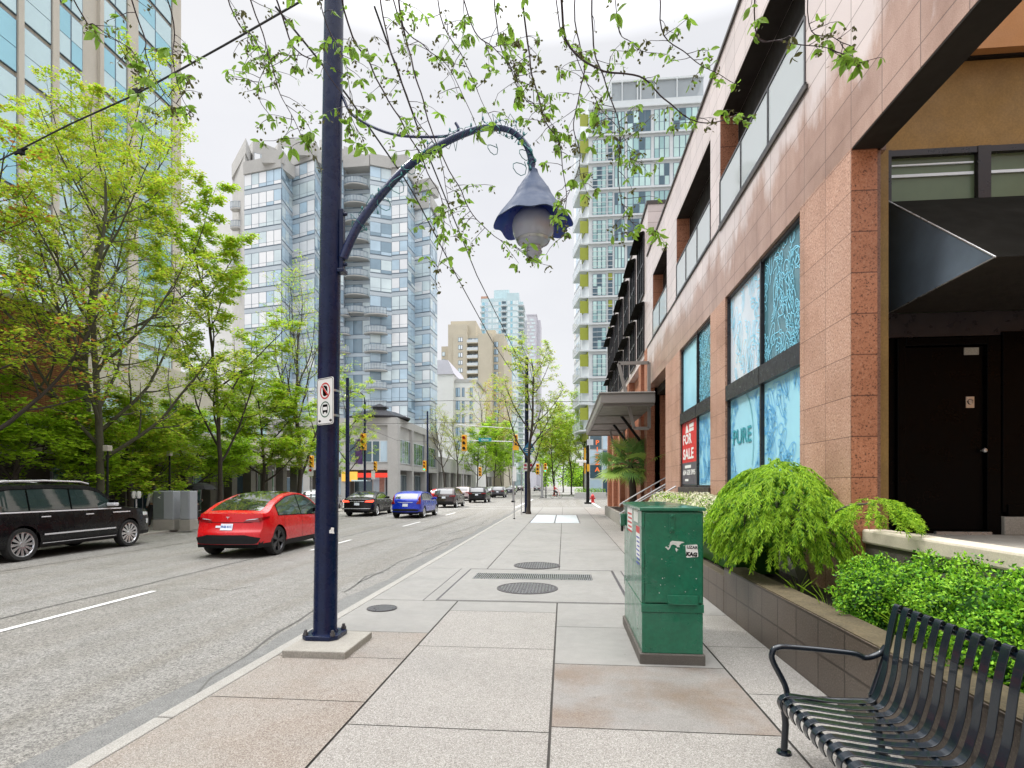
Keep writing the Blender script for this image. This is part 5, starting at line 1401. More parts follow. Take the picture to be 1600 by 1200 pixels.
pent(395, 431, 87.0, 88.5, 217, 232, 300, win=(397, 418, 238, 262, 2))
pent(428, 440, 90, 87.2, 232, 217, 300)
pent(434, 458, 86.8, 86.8, 216, 216, 300, win=(440, 452, 229, 250, 1))
pent(458, 500, 86.8, 90, 216, 232, 300, win=(462, 488, 232, 244, 2))
pent(499, 506, 92, 91, 219, 217, 300)
pent(537, 556, 92.5, 92.5, 228, 234, 300); pent(556, 577, 92.5, 93.5, 234, 248, 300); pent(577, 612, 94, 95, 246, 255, 300)
pent(622, 646, 97, 97, 282, 296, 340)
# left-hand side return with balconies
b = MB(); e0 = pz(363, 92); e1 = pz(383, 84.3); b.prism([e0, e1, (e1[0]-4, e1[1]+12), (e0[0]-4, e0[1]+10)], 4, zt(262, 88)); b.prism([pz(362, 91), pz(384, 84), (e1[0]-4, e1[1]+12), (e0[0]-4, e0[1]+10)], zt(262, 88), zt(240, 88)); b.build('side_wing', A['roofc'], t2)
b = MB(); lw0 = pz(336, 100); lw1 = pz(366, 98); b.prism([lw0, lw1, (lw1[0]-3, lw1[1]+9), (lw0[0]-3, lw0[1]+9)], 4, zt(350, 99)); b.build('low_wing', A['whitew'], t2)
def balcony(px0, px1, c, z, out=1.6, bow=.5):
    a = Vector(pz(px0, c)); d = Vector(pz(px1, c)); t_ = (d-a).normalized(); nn = Vector((t_.y, -t_.x)); L = (d-a).length
    arc = [a+t_*L*i/8+nn*(out*(1-bow*abs(2*i/8-1)**2.4)) for i in range(9)]
    b = MB(); b.prism([a]+arc+[d], z-.18, z); bal = b.build('balcony', A['roofc'], t2)
    r = MB(); r.tube([(p.x, p.y, z+1.05) for p in arc], .04, 4); r.tube([(p.x, p.y, z+.12) for p in arc], .03, 4)
    for p in arc: r.tube([(p.x, p.y, z), (p.x, p.y, z+1.05)], .025, 4)
    r.build('rail', A['wframe'], bal)
    g_ = MB()
    for i in range(8): g_.quad((arc[i].x, arc[i].y, z+.12), (arc[i+1].x, arc[i+1].y, z+.12), (arc[i+1].x, arc[i+1].y, z+1.0), (arc[i].x, arc[i].y, z+1.0))
    g_.build('glass', A['railing'], bal)
z = zt(285, 90)
for k in range(6): balcony(538, 577, 91.8, z-k*fh, 1.9, .55)
for k in range(6, 8): balcony(538, 577, 91.8, z-k*fh, 1.9, .55)
z2 = zt(492, 90)
for k in range(6): balcony(571, 606, 90.6, z2-k*fh, 1.7, .45)
for k in range(6): balcony(530, 548, 91, z2-k*fh, 1.3, .45)
for k in range(5): balcony(364, 383, 88, zt(330, 88)-k*fh*1.0, 1.2, .3)

# ---------- grey corner building with green glass
XC = -21.7; YC0 = yX(620, XC)
cb = thing('corner_building', 'grey two storey corner building with green glass and a roof lantern at the crossing', 'building', (XC-5, YC0+8, 0))
zc_ = lambda py: atX(620, py, XC).z
YC1 = yX(684, XC)
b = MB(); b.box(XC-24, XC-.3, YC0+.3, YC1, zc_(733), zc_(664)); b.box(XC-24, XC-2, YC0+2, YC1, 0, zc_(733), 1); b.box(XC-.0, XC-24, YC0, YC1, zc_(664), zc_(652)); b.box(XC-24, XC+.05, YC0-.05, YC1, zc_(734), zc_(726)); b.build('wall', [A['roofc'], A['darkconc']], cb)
b = MB()
b.box(XC-1.2, XC+.15, YC0-.15, YC0+1.1, 0, zc_(664)); b.build('corner_column', A['roofc'], cb)
for k in range(3): b = MB(); yy = YC0+(YC1-YC0)*(k+1)/3; b.box(XC-.8, XC+.1, yy-.7, yy, 0, zc_(664)); b.build('column', A['roofc'], cb)
for k in range(4): b = MB(); b.box(XC-7.5-k*5.2, XC-6.6-k*5.2, YC0-.1, YC0+.8, 0, zc_(664)); b.build('column', A['roofc'], cb)
wins = []
for k in range(3):
    y0 = YC0+(YC1-YC0)*k/3+(1.2 if k == 0 else .1); y1 = YC0+(YC1-YC0)*(k+1)/3-.8
    wins.append(wall_win((XC-.3, y0), (XC-.3, y1), zc_(723), zc_(684), 6, [1, 1, 2, 1, 1, 2], .1, .09))
    wins.append(wall_win((XC-2, y0), (XC-2, y1), .3, zc_(740), 3, [2], .1, .09))
for k in range(4):
    x1 = XC-1.3-k*5.2 if k == 0 else XC-2.4-k*5.2; x0 = XC-6.5-k*5.2
    wins.append(wall_win((x0, YC0+.3), (x1, YC0+.3), zc_(722), zc_(688), 5, [2, 1, 2, 2, 3], .1, .09))
    wins.append(wall_win((x0, YC0+2), (x1, YC0+2), .3, zc_(745), 2, [2, 3], .1, .09))
put_windows(cb, wins, [A['wwhite'], A['gg'], A['g3'], A['g2']])
b = MB(); cx, cy = XC-3.4, YC0+3.2; zb_ = zc_(652)
b.lathe([(4.3, zb_+.05), (4.3, zb_+.25), (2.2, zb_+1.1), (1.0, zb_+1.35), (1.0, zb_+1.7), (1.35, zb_+1.7), (.001, zb_+2.3)], (cx, cy, 0), 8); b.build('roof_lantern', A['frame'], cb)
A['shopred'] = mat('red_shop_sign', (.55, .03, .02), .5, var=.2, emit=((.9, .05, .02), .5)); A['shopyel'] = mat('yellow_shop_sign', (.7, .4, .05), .5, var=.2, emit=((1, .5, .1), .4))
sx0 = xY(470, YC0); b = MB(); b.box(xY(560, YC0), xY(606, YC0), YC0-.25, YC0+.0, zc_(746), zc_(739), 0); b.box(xY(535, YC0), xY(559, YC0), YC0-.25, YC0, zc_(752), zc_(737), 1); b.build('shop_sign', [A['shopred'], A['shopyel']], cb)
A['poster1'] = mat('shop_posters', (.45, .25, .2), .5, var=.9, vs=1.2)
for (a, c_) in ((586, 598), (603, 616)): b = MB(); b.box(xY(a, YC0), xY(c_, YC0), YC0+1.7, YC0+1.8, .8, 3.0); b.build('shop_poster', A['poster1'], cb)
b = MB(); b.box(xY(556, YC0), xY(580, YC0), YC0-1.5, YC0, zc_(752), zc_(750)); b.build('shop_awning', A['gt2'], cb)
# low colonnade beyond
lb = thing('colonnade_building', 'long low grey colonnade building beyond the corner building', 'building', (XC-4, 140, 0))
b = MB(); b.box(XC-8, XC+.5, YC1+.5, 260, 4.0, 6.6); b.box(XC-8, XC-1.5, YC1+.5, 260, 0, 4.0, 1); b.build('wall', [A['roofc'], A['darkconc']], lb)
for k in range(22): b = MB(); yy = YC1+2+k*6; b.box(XC-.2, XC+.4, yy, yy+.8, 0, 4.0); b.build('column', A['roofc'], lb)
# ---------- buildings down the street
def block(name, label, px0, px1, c0, ytop, wall, dep=22, z0=0, side='r'):
    t = thing(name, label, 'building', (*pz((px0+px1)/2, c0), 0)); a = pz(px0, c0); d = pz(px1, c0); h = zt(ytop, c0)
    return t, a, d, h
# white gabled block
t3, a, d, h = block('white_building', 'white building with gabled roof in front of the sand coloured tower', 676, 745, 128, 600, 'whitew')
Yw = a[1]
def xx(px, Y): return xY(px, Y)
b = MB(); xg0, xg1, xg2 = xx(660, Yw), xx(708, Yw), xx(742, Yw); zg = atY(690, 585, Yw).z; zr = atY(690, 563, Yw).z; ze = atY(720, 596, Yw).z
b.box(xg0, xg1, Yw, Yw+18, 0, zg); b.box(xg1, xg2, Yw+1.5, Yw+18, 0, ze); b.build('wall', A['whitew'], t3)
b = MB(); b.extrude([(xg0-.3, Yw-.3, zg), (xg1+.3, Yw-.3, zg), (xg1-1.2, Yw-.3, zr), (xg0-.3, Yw-.3, zr)], (0, 18.5, 0)); b.build('roof', A['lilac'], t3)
b = MB(); b.extrude([(xg1-.5, Yw+1.4, ze), (xg2+.5, Yw+1.4, ze), (xg2+.5, Yw+1.4, ze+.6), (xg1+.4, Yw+1.4, ze+.9)], (0, 16, 0)); b.build('parapet', A['roofc'], t3)
wins = []
for k in range(5):
    for (pa, pb_) in ((710, 717), (720, 724), (732, 737)): wins.append(wall_win((xx(pa, Yw), Yw+1.5), (xx(pb_, Yw), Yw+1.5), ze-3.3-k*3.1, ze-1.2-k*3.1, 2, [4, 3], .08, .08))
put_windows(t3, wins, GL)
# sand coloured apartment tower
t4, a, d, h = block('apartment_tower', 'sand coloured concrete apartment tower with recessed balconies', 686, 772, 165, 522, 'beige2')
Yw = a[1]; X_ = lambda px: xY(px, Yw); Z_ = lambda py: atY(720, py, Yw).z
b = MB(); b.box(X_(699), X_(729), Yw+1, Yw+20, 0, Z_(505)); b.box(X_(701), X_(741), Yw+3, Yw+16, 0, Z_(497)); b.box(X_(708), X_(730), Yw, Yw+20, 0, Z_(522)); b.box(X_(729), X_(747), Yw+1.8, Yw+20, 0, Z_(522)); b.box(X_(747), X_(768), Yw-.01, Yw+21, 0, Z_(522)); b.box(X_(768), X_(785), Yw+4, Yw+30, 0, Z_(517)); b.box(X_(684), X_(699), Yw+5, Yw+20, 0, Z_(534)); b.box(X_(755), X_(770), Yw+6, Yw+14, 0, Z_(508)); b.build('wall', A['beige2'], t4)
wins = []
for k in range(15):
    z = Z_(534)-k*3.0*1.0*(Z_(522)-Z_(534))/2.3
    st_ = (Z_(522)-Z_(534))
    z = Z_(533)-k*st_
    wins.append(wall_win((X_(716), Yw), (X_(723), Yw), z-.2, z+1.1, 2, [2, 1], .08, .1)); wins.append(wall_win((X_(730), Yw+1.8), (X_(746), Yw+1.8), z-.3, z+1.2, 3, [4, 5, 3], .08, .1))
    if k < 5: wins.append(wall_win((X_(685), Yw+5), (X_(690), Yw+5), z-3.2, z-1.9, 1, [2], .08, .1))
    wins.append(wall_win((X_(769), Yw+4), (X_(776), Yw+4), z-1, z+.6, 2, [4, 3], .08, .1))
put_windows(t4, wins, GL, 60)
for k in range(15):
    z = Z_(533)-k*(Z_(522)-Z_(534)); b = MB(); b.box(X_(729.5), X_(746.5), Yw-.3, Yw+1.8, z-.75, z-.5); b.box(X_(729.5), X_(746.5), Yw-.3, Yw-.2, z-.5, z+.3, 1); b.build('balcony', [A['beige2'], A['wwhite']], t4)
# glass tower
t5, a, d, h = block('glass_tower', 'pale turquoise glass tower with white balcony slabs in the distance', 748, 815, 235, 460, 'gt')
Yw = a[1]; X_ = lambda px: xY(px, Yw); Z_ = lambda py: atY(780, py, Yw).z
b = MB(); b.box(X_(752), X_(792), Yw, Yw+25, 0, Z_(466)); b.box(X_(792), X_(811), Yw-.5, Yw+25, 0, Z_(459)); b.box(X_(811), X_(817), Yw+2, Yw+25, 0, Z_(470)); b.box(X_(770), X_(794), Yw+4, Yw+14, 0, Z_(448)); b.build('wall', A['gt2'], t5)
b = MB(); b.box(X_(751), X_(762), Yw+1, Yw+10, Z_(470), Z_(461)); b.build('roof_room', A['gran_pk'], t5)
wins = []; fs = (Z_(466)-Z_(475))
k = 0
while Z_(470)-k*fs > 8:
    z = Z_(474)-k*fs
    wins.append(wall_win((X_(753), Yw), (X_(768), Yw), z-.9, z+.7, 3, [2, 3, 1], .1, .1)); wins.append(wall_win((X_(770), Yw), (X_(783), Yw), z-.9, z+.7, 3, [1, 1, 2], .1, .1))
    wins.append(wall_win((X_(784), Yw), (X_(791), Yw), z-.4, z+.9, 1, [4], .1, .1)); wins.append(wall_win((X_(793), Yw-.5), (X_(810), Yw-.5), z-.9, z+.8, 4, [1, 2, 1, 1], .1, .1)); k += 1
put_windows(t5, wins, [A['wwhite'], A['g1'], A['gt'], A['g2'], A['g3']])
b = MB()
for k2 in range(k):
    z = Z_(479)-k2*fs; b.box(X_(750.5), X_(757), Yw-1.5, Yw+2, z-.15, z+.15); b.box(X_(783), X_(793), Yw-1.2, Yw, z-.15, z+.15); b.box(X_(809), X_(819), Yw-1.2, Yw+8, z-.15, z+.15)
o = b.build('balconies', A['wwhite'], t5); o['kind'] = 'stuff'
t6, a, d, h = block('lilac_tower', 'faint lilac patterned tower farthest down the street', 818, 842, 300, 492, 'lilac')
Yw = a[1]; X_ = lambda px: xY(px, Yw); Z_ = lambda py: atY(830, py, Yw).z
b = MB(); b.box(X_(816), X_(838), Yw, Yw+20, 0, Z_(493)); b.box(X_(838), X_(844), Yw+4, Yw+20, 0, Z_(497)); b.box(X_(815), X_(839), Yw-.2, Yw+20, Z_(493), Z_(491)); b.build('wall', A['lilac'], t6)
wins = []; fs = Z_(495)-Z_(500.5)
for k in range(30):
    z = Z_(500)-k*fs
    if z < 5: break
    o_ = (k % 2)*2.5
    wins.append(wall_win((X_(819+o_), Yw), (X_(825+o_), Yw), z-.5, z+.7, 2, [1], .1, .1)); wins.append(wall_win((X_(828+o_), Yw), (X_(834+o_), Yw), z-.5, z+.7, 2, [2], .1, .1))
put_windows(t6, wins, [A['wwhite'], A['whitew'], A['g1']], 40)
# ---------- right-hand tall tower with lime panels
t7 = thing('lime_panel_tower', 'tall turquoise glass tower with white floor bands and small lime green panels', 'building', (12, 78, 0))
Yw = 78.0; X_ = lambda px: xY(px, Yw); Z_ = lambda py: atY(960, py, Yw).z
x0 = X_(920); x1 = X_(1130); zt7 = Z_(158)
dl0 = pz(897, 88); 
b = MB(); b.prism([(x0, Yw), (x1, Yw), (x1, Yw+22), (dl0[0]+.2, Yw+22), dl0], 9, zt7); b.build('wall', A['wwhite'], t7)
fs = Z_(500)-Z_(542)
cols_ = [(926, 947, 3, 0), (950, 957, 1, 1), (960, 976, 3, 0), (980, 1017, 4, 0), (1022, 1046, 3, 0), (1052, 1100, 5, 0)]
wins = []; k = 0; rng = random.Random(21)
while Z_(190)-k*fs > 10:
    z = Z_(190)-k*fs
    for (pa, pb_, n, lm) in cols_:
        if lm:
            wins.append(wall_win((X_(pa), Yw), (X_(pb_), Yw), z-1.7, z+.3, 1, [rng.choice([2, 3])], .08, .07)); wins.append((wins[-1][0]*.9, wall_win((X_(pa), Yw), (X_(pb_), Yw), z+.35, z+1.4, 1, [5 if k > 5 else 2], .08, .05)[1]))
        else: wins.append(wall_win((X_(pa), Yw), (X_(pb_), Yw), z-1.7, z+1.3, n, [rng.choice([1, 1, 2, 2, 3]) for _ in range(n)], .08, .07, sill=1.3 if n > 2 else None))
    k += 1
nf = k
A['gr1'] = glassmat('grey_green_glass', (.50, .70, .68), .05, 1.0, .1, .4, .15); A['gr2'] = glassmat('mid_grey_green_glass', (.32, .52, .53), .05, 1.0, .1, .4, .15)
put_windows(t7, wins, [A['wframe'], A['gr1'], A['gr2'], A['g3'], A['gt2'], A['lime']])
b = MB()
for k in range(nf):      # sun-shade bars
    z = Z_(190)-k*fs
    for j in range(4): b.box(X_(923), X_(958), Yw-.35, Yw-.28, z-1.5+j*.7, z-1.44+j*.7)
    b.box(x0-.1, X_(1100), Yw-.30, Yw-.0, z+1.7, z+1.95)
o = b.build('sunshade', A['wwhite'], t7); o['kind'] = 'stuff'
# chamfer face with balconies and lime undersides
p0 = Vector(dl0); p1 = Vector((x0, Yw)); tx = (p1-p0).normalized(); nn = Vector((tx.y, -tx.x)); L = (p1-p0).length
for k in range(nf):
    z = Z_(190)-k*fs
    b = MB(); aa = p0+tx*L*.52; cc = p0+tx*L*.97
    b.prism([aa, cc, cc+nn*1.3, aa+nn*1.3], z-1.9, z-1.7, 0); b.prism([aa+nn*1.25, cc+nn*1.25, cc+nn*1.32, aa+nn*1.32], z-1.7, z-.6, 1); b.prism([cc, cc+nn*.0+tx*.0+nn*1.2, cc+nn*1.2+tx*.05, cc+tx*.05], z-.3, z+1.4, 2); b.prism([aa+tx*1.0+nn*.02, cc+nn*.02, cc+nn*.12, aa+tx*1.0+nn*.12], z-3.1, z-2.0, 2)
    b.build('balcony', [A['wwhite'], A['railing'], A['lime']], t7)
wins = [wall_win(p0+tx*.3, p0+tx*L*.48, Z_(190)-k*fs-1.7, Z_(190)-k*fs+1.3, 3, [3, 2, 1], .06, .07) for k in range(nf)]
b = MB(); [w_[1](b) for w_ in wins]; o = b.build('side_windows', [A['lilac'], A['g1'], A['g2'], A['g0']], t7); o['kind'] = 'stuff'
b = MB(); b.box(X_(955), X_(1100), Yw+.3, Yw+14, zt7, Z_(128), 1); b.box(X_(954), X_(1101), Yw+.1, Yw+14, Z_(128), Z_(125), 0)
for px in (955, 972, 996, 1001, 1024, 1058): b.box(X_(px)-.05, X_(px)+.1, Yw+.1, Yw+.3, zt7, Z_(128), 0)
b.build('penthouse', [A['wwhite'], A['railing']], t7)
# street level under it: glass shopfront with white frame and a column of orange letters
sf = thing('glass_shopfront', 'white framed glass shopfront with a vertical column of orange letters', 'building', (8, Y2+5.5, 0))
Ys_ = Y2+5.5; X_ = lambda px: xY(px, Ys_); Z_ = lambda py: atY(940, py, Ys_).z
b = MB(); b.box(X_(921), 30, Ys_+.2, 100, 0, 9.0); b.build('wall', A['whitew'], sf)
wins = []
for i in range(7):
    for j in range(4): wins.append(wall_win((X_(921)+i*1.75, Ys_), (X_(921)+i*1.75+1.72, Ys_), .6+j*2.0, 2.55+j*2.0, 1, [1+((i+j) % 2)], .25, .07))
put_windows(sf, wins, [A['wwhite'], A['g2'], A['g3']])
A['orglet'] = mat('orange_letters', (.75, .13, .03), .5, var=0, emit=((.9, .2, .05), .4))
for i, ch in enumerate('PIZZA'):
    text_mesh(ch, .85, A['orglet'], frame4((X_(933), Ys_-.35, Z_(692+i*10.5)), (1, 0, 0), (0, 0, 1)), 'letter', sf, .03, 1.1, .02)
gp = thing('street_planter', 'low grey concrete planter with clipped green hedge across the side street', 'planter', (3.5, Y2+2.2, 0))
b = MB(); b.box(xY(898, Y2+2), xY(947, Y2+2), Y2+2, Y2+3.4, 0, .75); b.build('box', A['roofc'], gp, bevel=.03)
b = MB(); rg = random.Random(3)
for k in range(9): shell_leaves(b, rg, (xY(902, Y2+2)+k*.42, Y2+2.7, .95), (.35, .5, .35), 260, .1, .06, (0, 1), .2)
b.build('hedge', [A['lf_mid'], A['lf_dark']], gp)
# ================================================================== STREET TREES
def far_tree(label, x, y, H, seed, kind, group='street trees along the road', z=0.0, trunk=None, **kw):
    t = thing('street_tree', label, 'tree', (x, y, z), group=group)
    return t
def mk(label, px, X, H, seed, group, mats, leaf=.11, leafn=3, lev=4, first=.35, rad=.14, bias=.3, child=(8, 6, 4, 3), ang=(48, 48, 50, 55), L0=None, ratio=.55, lsp=.2, wood='bark', dual=False, z=0, Y=None, leaf_from=3, lean=(0, 0), name='street_tree', droop=0., flat=.8, wob=.22):
    p = Vector((X, yX(px, X) if Y is None else Y, z))
    t = thing(name, label, 'tree', p, group=group)
    T = Tree(seed, lev, bias, wob, child, ang, ratio, leaf, leafn, mats, flat, droop, leaf_from, leafsp=lsp)
    T.branch(p+Vector((0, 0, -.05)), Vector((lean[0], lean[1], 1)), H, rad, 0, first)
    if dual: T.branch(p+Vector((.35, .1, -.05)), Vector((.10, .05, 1)), H*.85, rad*.9, 0, first)
    T.wood.lathe([(rad*1.7, -.05), (rad*1.2, .12), (rad*1.0, .4)], p, 10)
    T.build(t, A[wood], LM); print('leaves', label[:30], T.nl)
    return t
GRP = 'street trees along the far sidewalk'
mk('tall double-trunked tree with yellow-green leaves behind the black SUV', 133, -16.9, 15.0, 3, GRP, (0, 0, 1, 1, 0, 1), .115, 5, 4, .2, .16, .3, (16, 8, 5, 3), L0=None, ratio=.44, lsp=.2, wood='barkg', dual=True)
mk('slender tree with lime leaves behind the red car', 345, -16.9, 13.0, 9, GRP, (0, 0, 1, 0), .15, 7, 4, .2, .12, .4, (14, 8, 5, 3), ratio=.38, lsp=.2)
mk('dark many-stemmed tree just left of the blue pole', 468, -16.6, 11.5, 14, GRP, (0, 2, 1), .14, 2, 4, .16, .17, .8, (9, 6, 4, 3), ang=(28, 32, 40, 50), ratio=.55, lsp=.34)
mk('tall tree with orange tipped young leaves at the left edge of the photo', -40, -16.9, 12.0, 23, GRP, (0, 3, 1, 2, 0), .15, 5, 4, .22, .14, .3, (13, 8, 4, 3), ratio=.44, lsp=.2)
mk('young tree with thin crown right of the blue pole', 548, -16.4, 9.5, 31, GRP, (0, 2, 1), .14, 3, 4, .25, .09, .5, (10, 6, 4, 3), ratio=.38, lsp=.36)
G2 = 'spreading maples in front of the arcade'
mk('low spreading maple at the far left shopfront', 22, -18.6, 4.2, 41, G2, (0, 2, 0), .17, 7, 4, .35, .13, .1, (10, 7, 5, 3), ang=(60, 45, 45, 50), ratio=.62, lsp=.18, name='maple_tree', droop=.5)
mk('low maple with layered bright leaves beside the grey utility boxes', 205, -17.8, 4.4, 43, G2, (0, 0, 2, 1), .17, 8, 4, .3, .12, .1, (12, 7, 5, 3), ang=(65, 45, 45, 50), ratio=.66, lsp=.18, name='maple_tree', droop=.5)
mk('low green maple behind the red car', 300, -18.6, 5.0, 47, G2, (0, 2, 0), .17, 8, 4, .3, .12, .1, (12, 7, 5, 3), ang=(62, 45, 45, 50), ratio=.62, lsp=.2, name='maple_tree', droop=.4)
mk('bright green maple between the slender tree and the blue pole', 405, -17.8, 6.8, 53, G2, (0, 0, 1, 2), .18, 8, 4, .28, .13, .2, (13, 8, 5, 3), ang=(62, 45, 45, 50), ratio=.52, lsp=.2, name='maple_tree', droop=.3)
mk('round maple at the end of the arcade', 505, -18.4, 6.5, 59, G2, (0, 2, 0), .13, 5, 4, .3, .12, .2, (10, 6, 4, 3), ang=(60, 45, 45, 50), ratio=.5, lsp=.28, name='maple_tree', droop=.3)
# near-side street tree at the corner
mk('slim street tree with sparse spring leaves at the corner of the near sidewalk', 828, -2.15, 9.4, 61, 'street trees on the near side', (0, 1, 2, 5), .14, 3, 4, .25, .12, .6, (12, 7, 4, 3), ang=(50, 45, 45, 50), ratio=.42, lsp=.26, Y=33.5, lean=(.05, 0))
# beyond the crossing, left side
G3 = 'street trees beyond the crossing'
F1 = dict(leafn=4, lev=3, leaf_from=2, ratio=.44, lsp=.26)
def far(label, px, X, Y, H, seed, mats, leaf=.26, n=4, wood='bark', **kw):
    leaf *= 1.15
    a = dict(F1); a.update(kw); a['leafn'] = n
    x = xY(px, Y)
    return mk(label, px, x, H, seed, G3, mats, leaf, wood=wood, Y=Y, **a)
far('nearly bare blossoming tree beside the grey corner building', 694, 0, 78, 11, 71, (5, 5, 1), .16, 1, ang=(35, 35, 45), bias=.7, child=(11, 7, 5))
far('yellow-green tree second from the corner building', 716, 0, 92, 13, 72, (1, 0, 5), .24, 3, child=(11, 8, 5))
far('tall thin tree with orange buds in front of the sand coloured tower', 762, 0, 118, 22, 73, (1, 3, 0, 5), .26, 2, child=(12, 8, 5), ratio=.34)
far('bright green round tree left of the corner signs', 745, 0, 105, 12, 74, (0, 2, 0), .28, 6, child=(12, 9, 6), first=.2)
far('bright green round tree behind the queue of cars', 772, 0, 122, 14, 75, (2, 0), .30, 6, child=(12, 9, 6), first=.2)
far('green tree farthest down the left side of the road', 798, 0, 160, 18, 76, (2, 0, 2), .38, 6, child=(12, 9, 6), first=.15)
far('orange budding tree farther down the left side', 785, 0, 140, 26, 79, (1, 3, 5), .34, 2, child=(12, 8, 5), ratio=.32)
# right side
far('leafy tree over the far sidewalk by the shopfront', 912, 0, 84, 13.5, 81, (0, 2, 0, 1), .24, 6, child=(12, 9, 6), first=.25)
far('leafy tree over the far sidewalk behind the cyclist', 893, 0, 98, 15, 82, (0, 2, 1), .28, 6, child=(12, 9, 6), first=.2)
far('yellow-green tree over the far kerb', 866, 0, 92, 12, 83, (1, 0, 2), .25, 5, child=(12, 9, 6), first=.28)
far('dense tree closing the view down the far sidewalk', 880, 0, 125, 15, 84, (2, 0), .34, 6, child=(12, 9, 6), first=.15)
far('distant green tree on the right of the road end', 850, 0, 190, 17, 85, (2, 0), .45, 6, child=(12, 9, 6), first=.15)
rg = random.Random(91); b = MB()
for k in range(46):
    X = rg.uniform(-75, 60); Y = rg.uniform(400, 450); r = rg.uniform(6, 10)
    if -14 < X < -4: continue
    shell_leaves(b, rg, (X, Y, r*.9), (r, r, r), 420, 1.4, .9, (0, 1), .3, inner=.5)
o = b.build('distant_trees', [A['lf_mid'], A['lf_dark']], None); tag(o, 'distant mass of green trees closing the end of the street', 'trees', kind='stuff')
# dark planting under the arcade trees
b = MB(); rg = random.Random(66)
t = thing('shrub_row', 'dark green shrubs in a bed under the left street trees', 'shrub', (-18.4, 17, 0))
for k in range(7):
    shell_leaves(b, rg, (-18.9, 13.8+k*.8, .6), (.6, .6, .6), 420, .09, .05, (0, 1), .25)
b.build('foliage', [A['lf_dark'], A['lf_box2']], t); b = MB(); b.box(-19.3, -18.5, 13.3, 19.2, 0, .5); b.build('soil_bed', A['soil'], t)
# ================================================================== CARS
A['tyre'] = mat('tyre_rubber', (.012, .012, .012), .8, var=.2, vs=9)
A['alloy'] = mat('bright_alloy', (.62, .63, .65), .22, metal=.9, var=.05)
A['darkalloy'] = mat('dark_alloy', (.05, .05, .055), .3, metal=.7, var=.05)
A['carglass'] = mat('car_glass', (.012, .016, .017), .02, var=0, spec=1.0, coat=1.0)
A['carglass2'] = mat('car_side_glass', (.02, .035, .032), .02, var=0, spec=1.0, coat=1.0)
A['chrome'] = mat('chrome', (.72, .73, .76), .2, metal=.35, var=0)
A['tail'] = mat('red_tail_light', (.20, .004, .006), .1, var=0, coat=1)
A['taillit'] = mat('lit_brake_light', (.7, .05, .03), .2, var=0, emit=((1, .10, .05), 1.6))
A['headl'] = mat('headlight', (.7, .72, .75), .08, metal=.4, var=.2, vs=12)
A['plate'] = mat('licence_plate', (.7, .74, .8), .4, var=.05)
A['plblue'] = mat('plate_blue', (.05, .15, .5), .4, var=0)
def paint(name, col, metal=.0): 
    return mat(name, col, .28, metal=metal, var=.04, vs=2, coat=.6 if max(col) > .03 else .12, spec=.4 if max(col) > .03 else .3)
def lerp_table(T, y):
    if y <= T[0][0]: return T[0][1]
    for i in range(len(T)-1):
        if y <= T[i+1][0]:
            f = (y-T[i][0])/(T[i+1][0]-T[i][0]); return T[i][1]+(T[i+1][1]-T[i][1])*f
    return T[-1][1]
def smooth_table(T, y, y0=.35, y1=None):
    y1 = y1 or T[-1][0]-.3
    if y < y0 or y > y1: return lerp_table(T, y)
    s = 0; ww = 0
    rad = min(.16, (y-y0)*.9+.001, (y1-y)*.9+.001)
    for k in range(-3, 4):
        w = 4-abs(k); s += w*lerp_table(T, y+rad*k/3); ww += w
    return s/ww
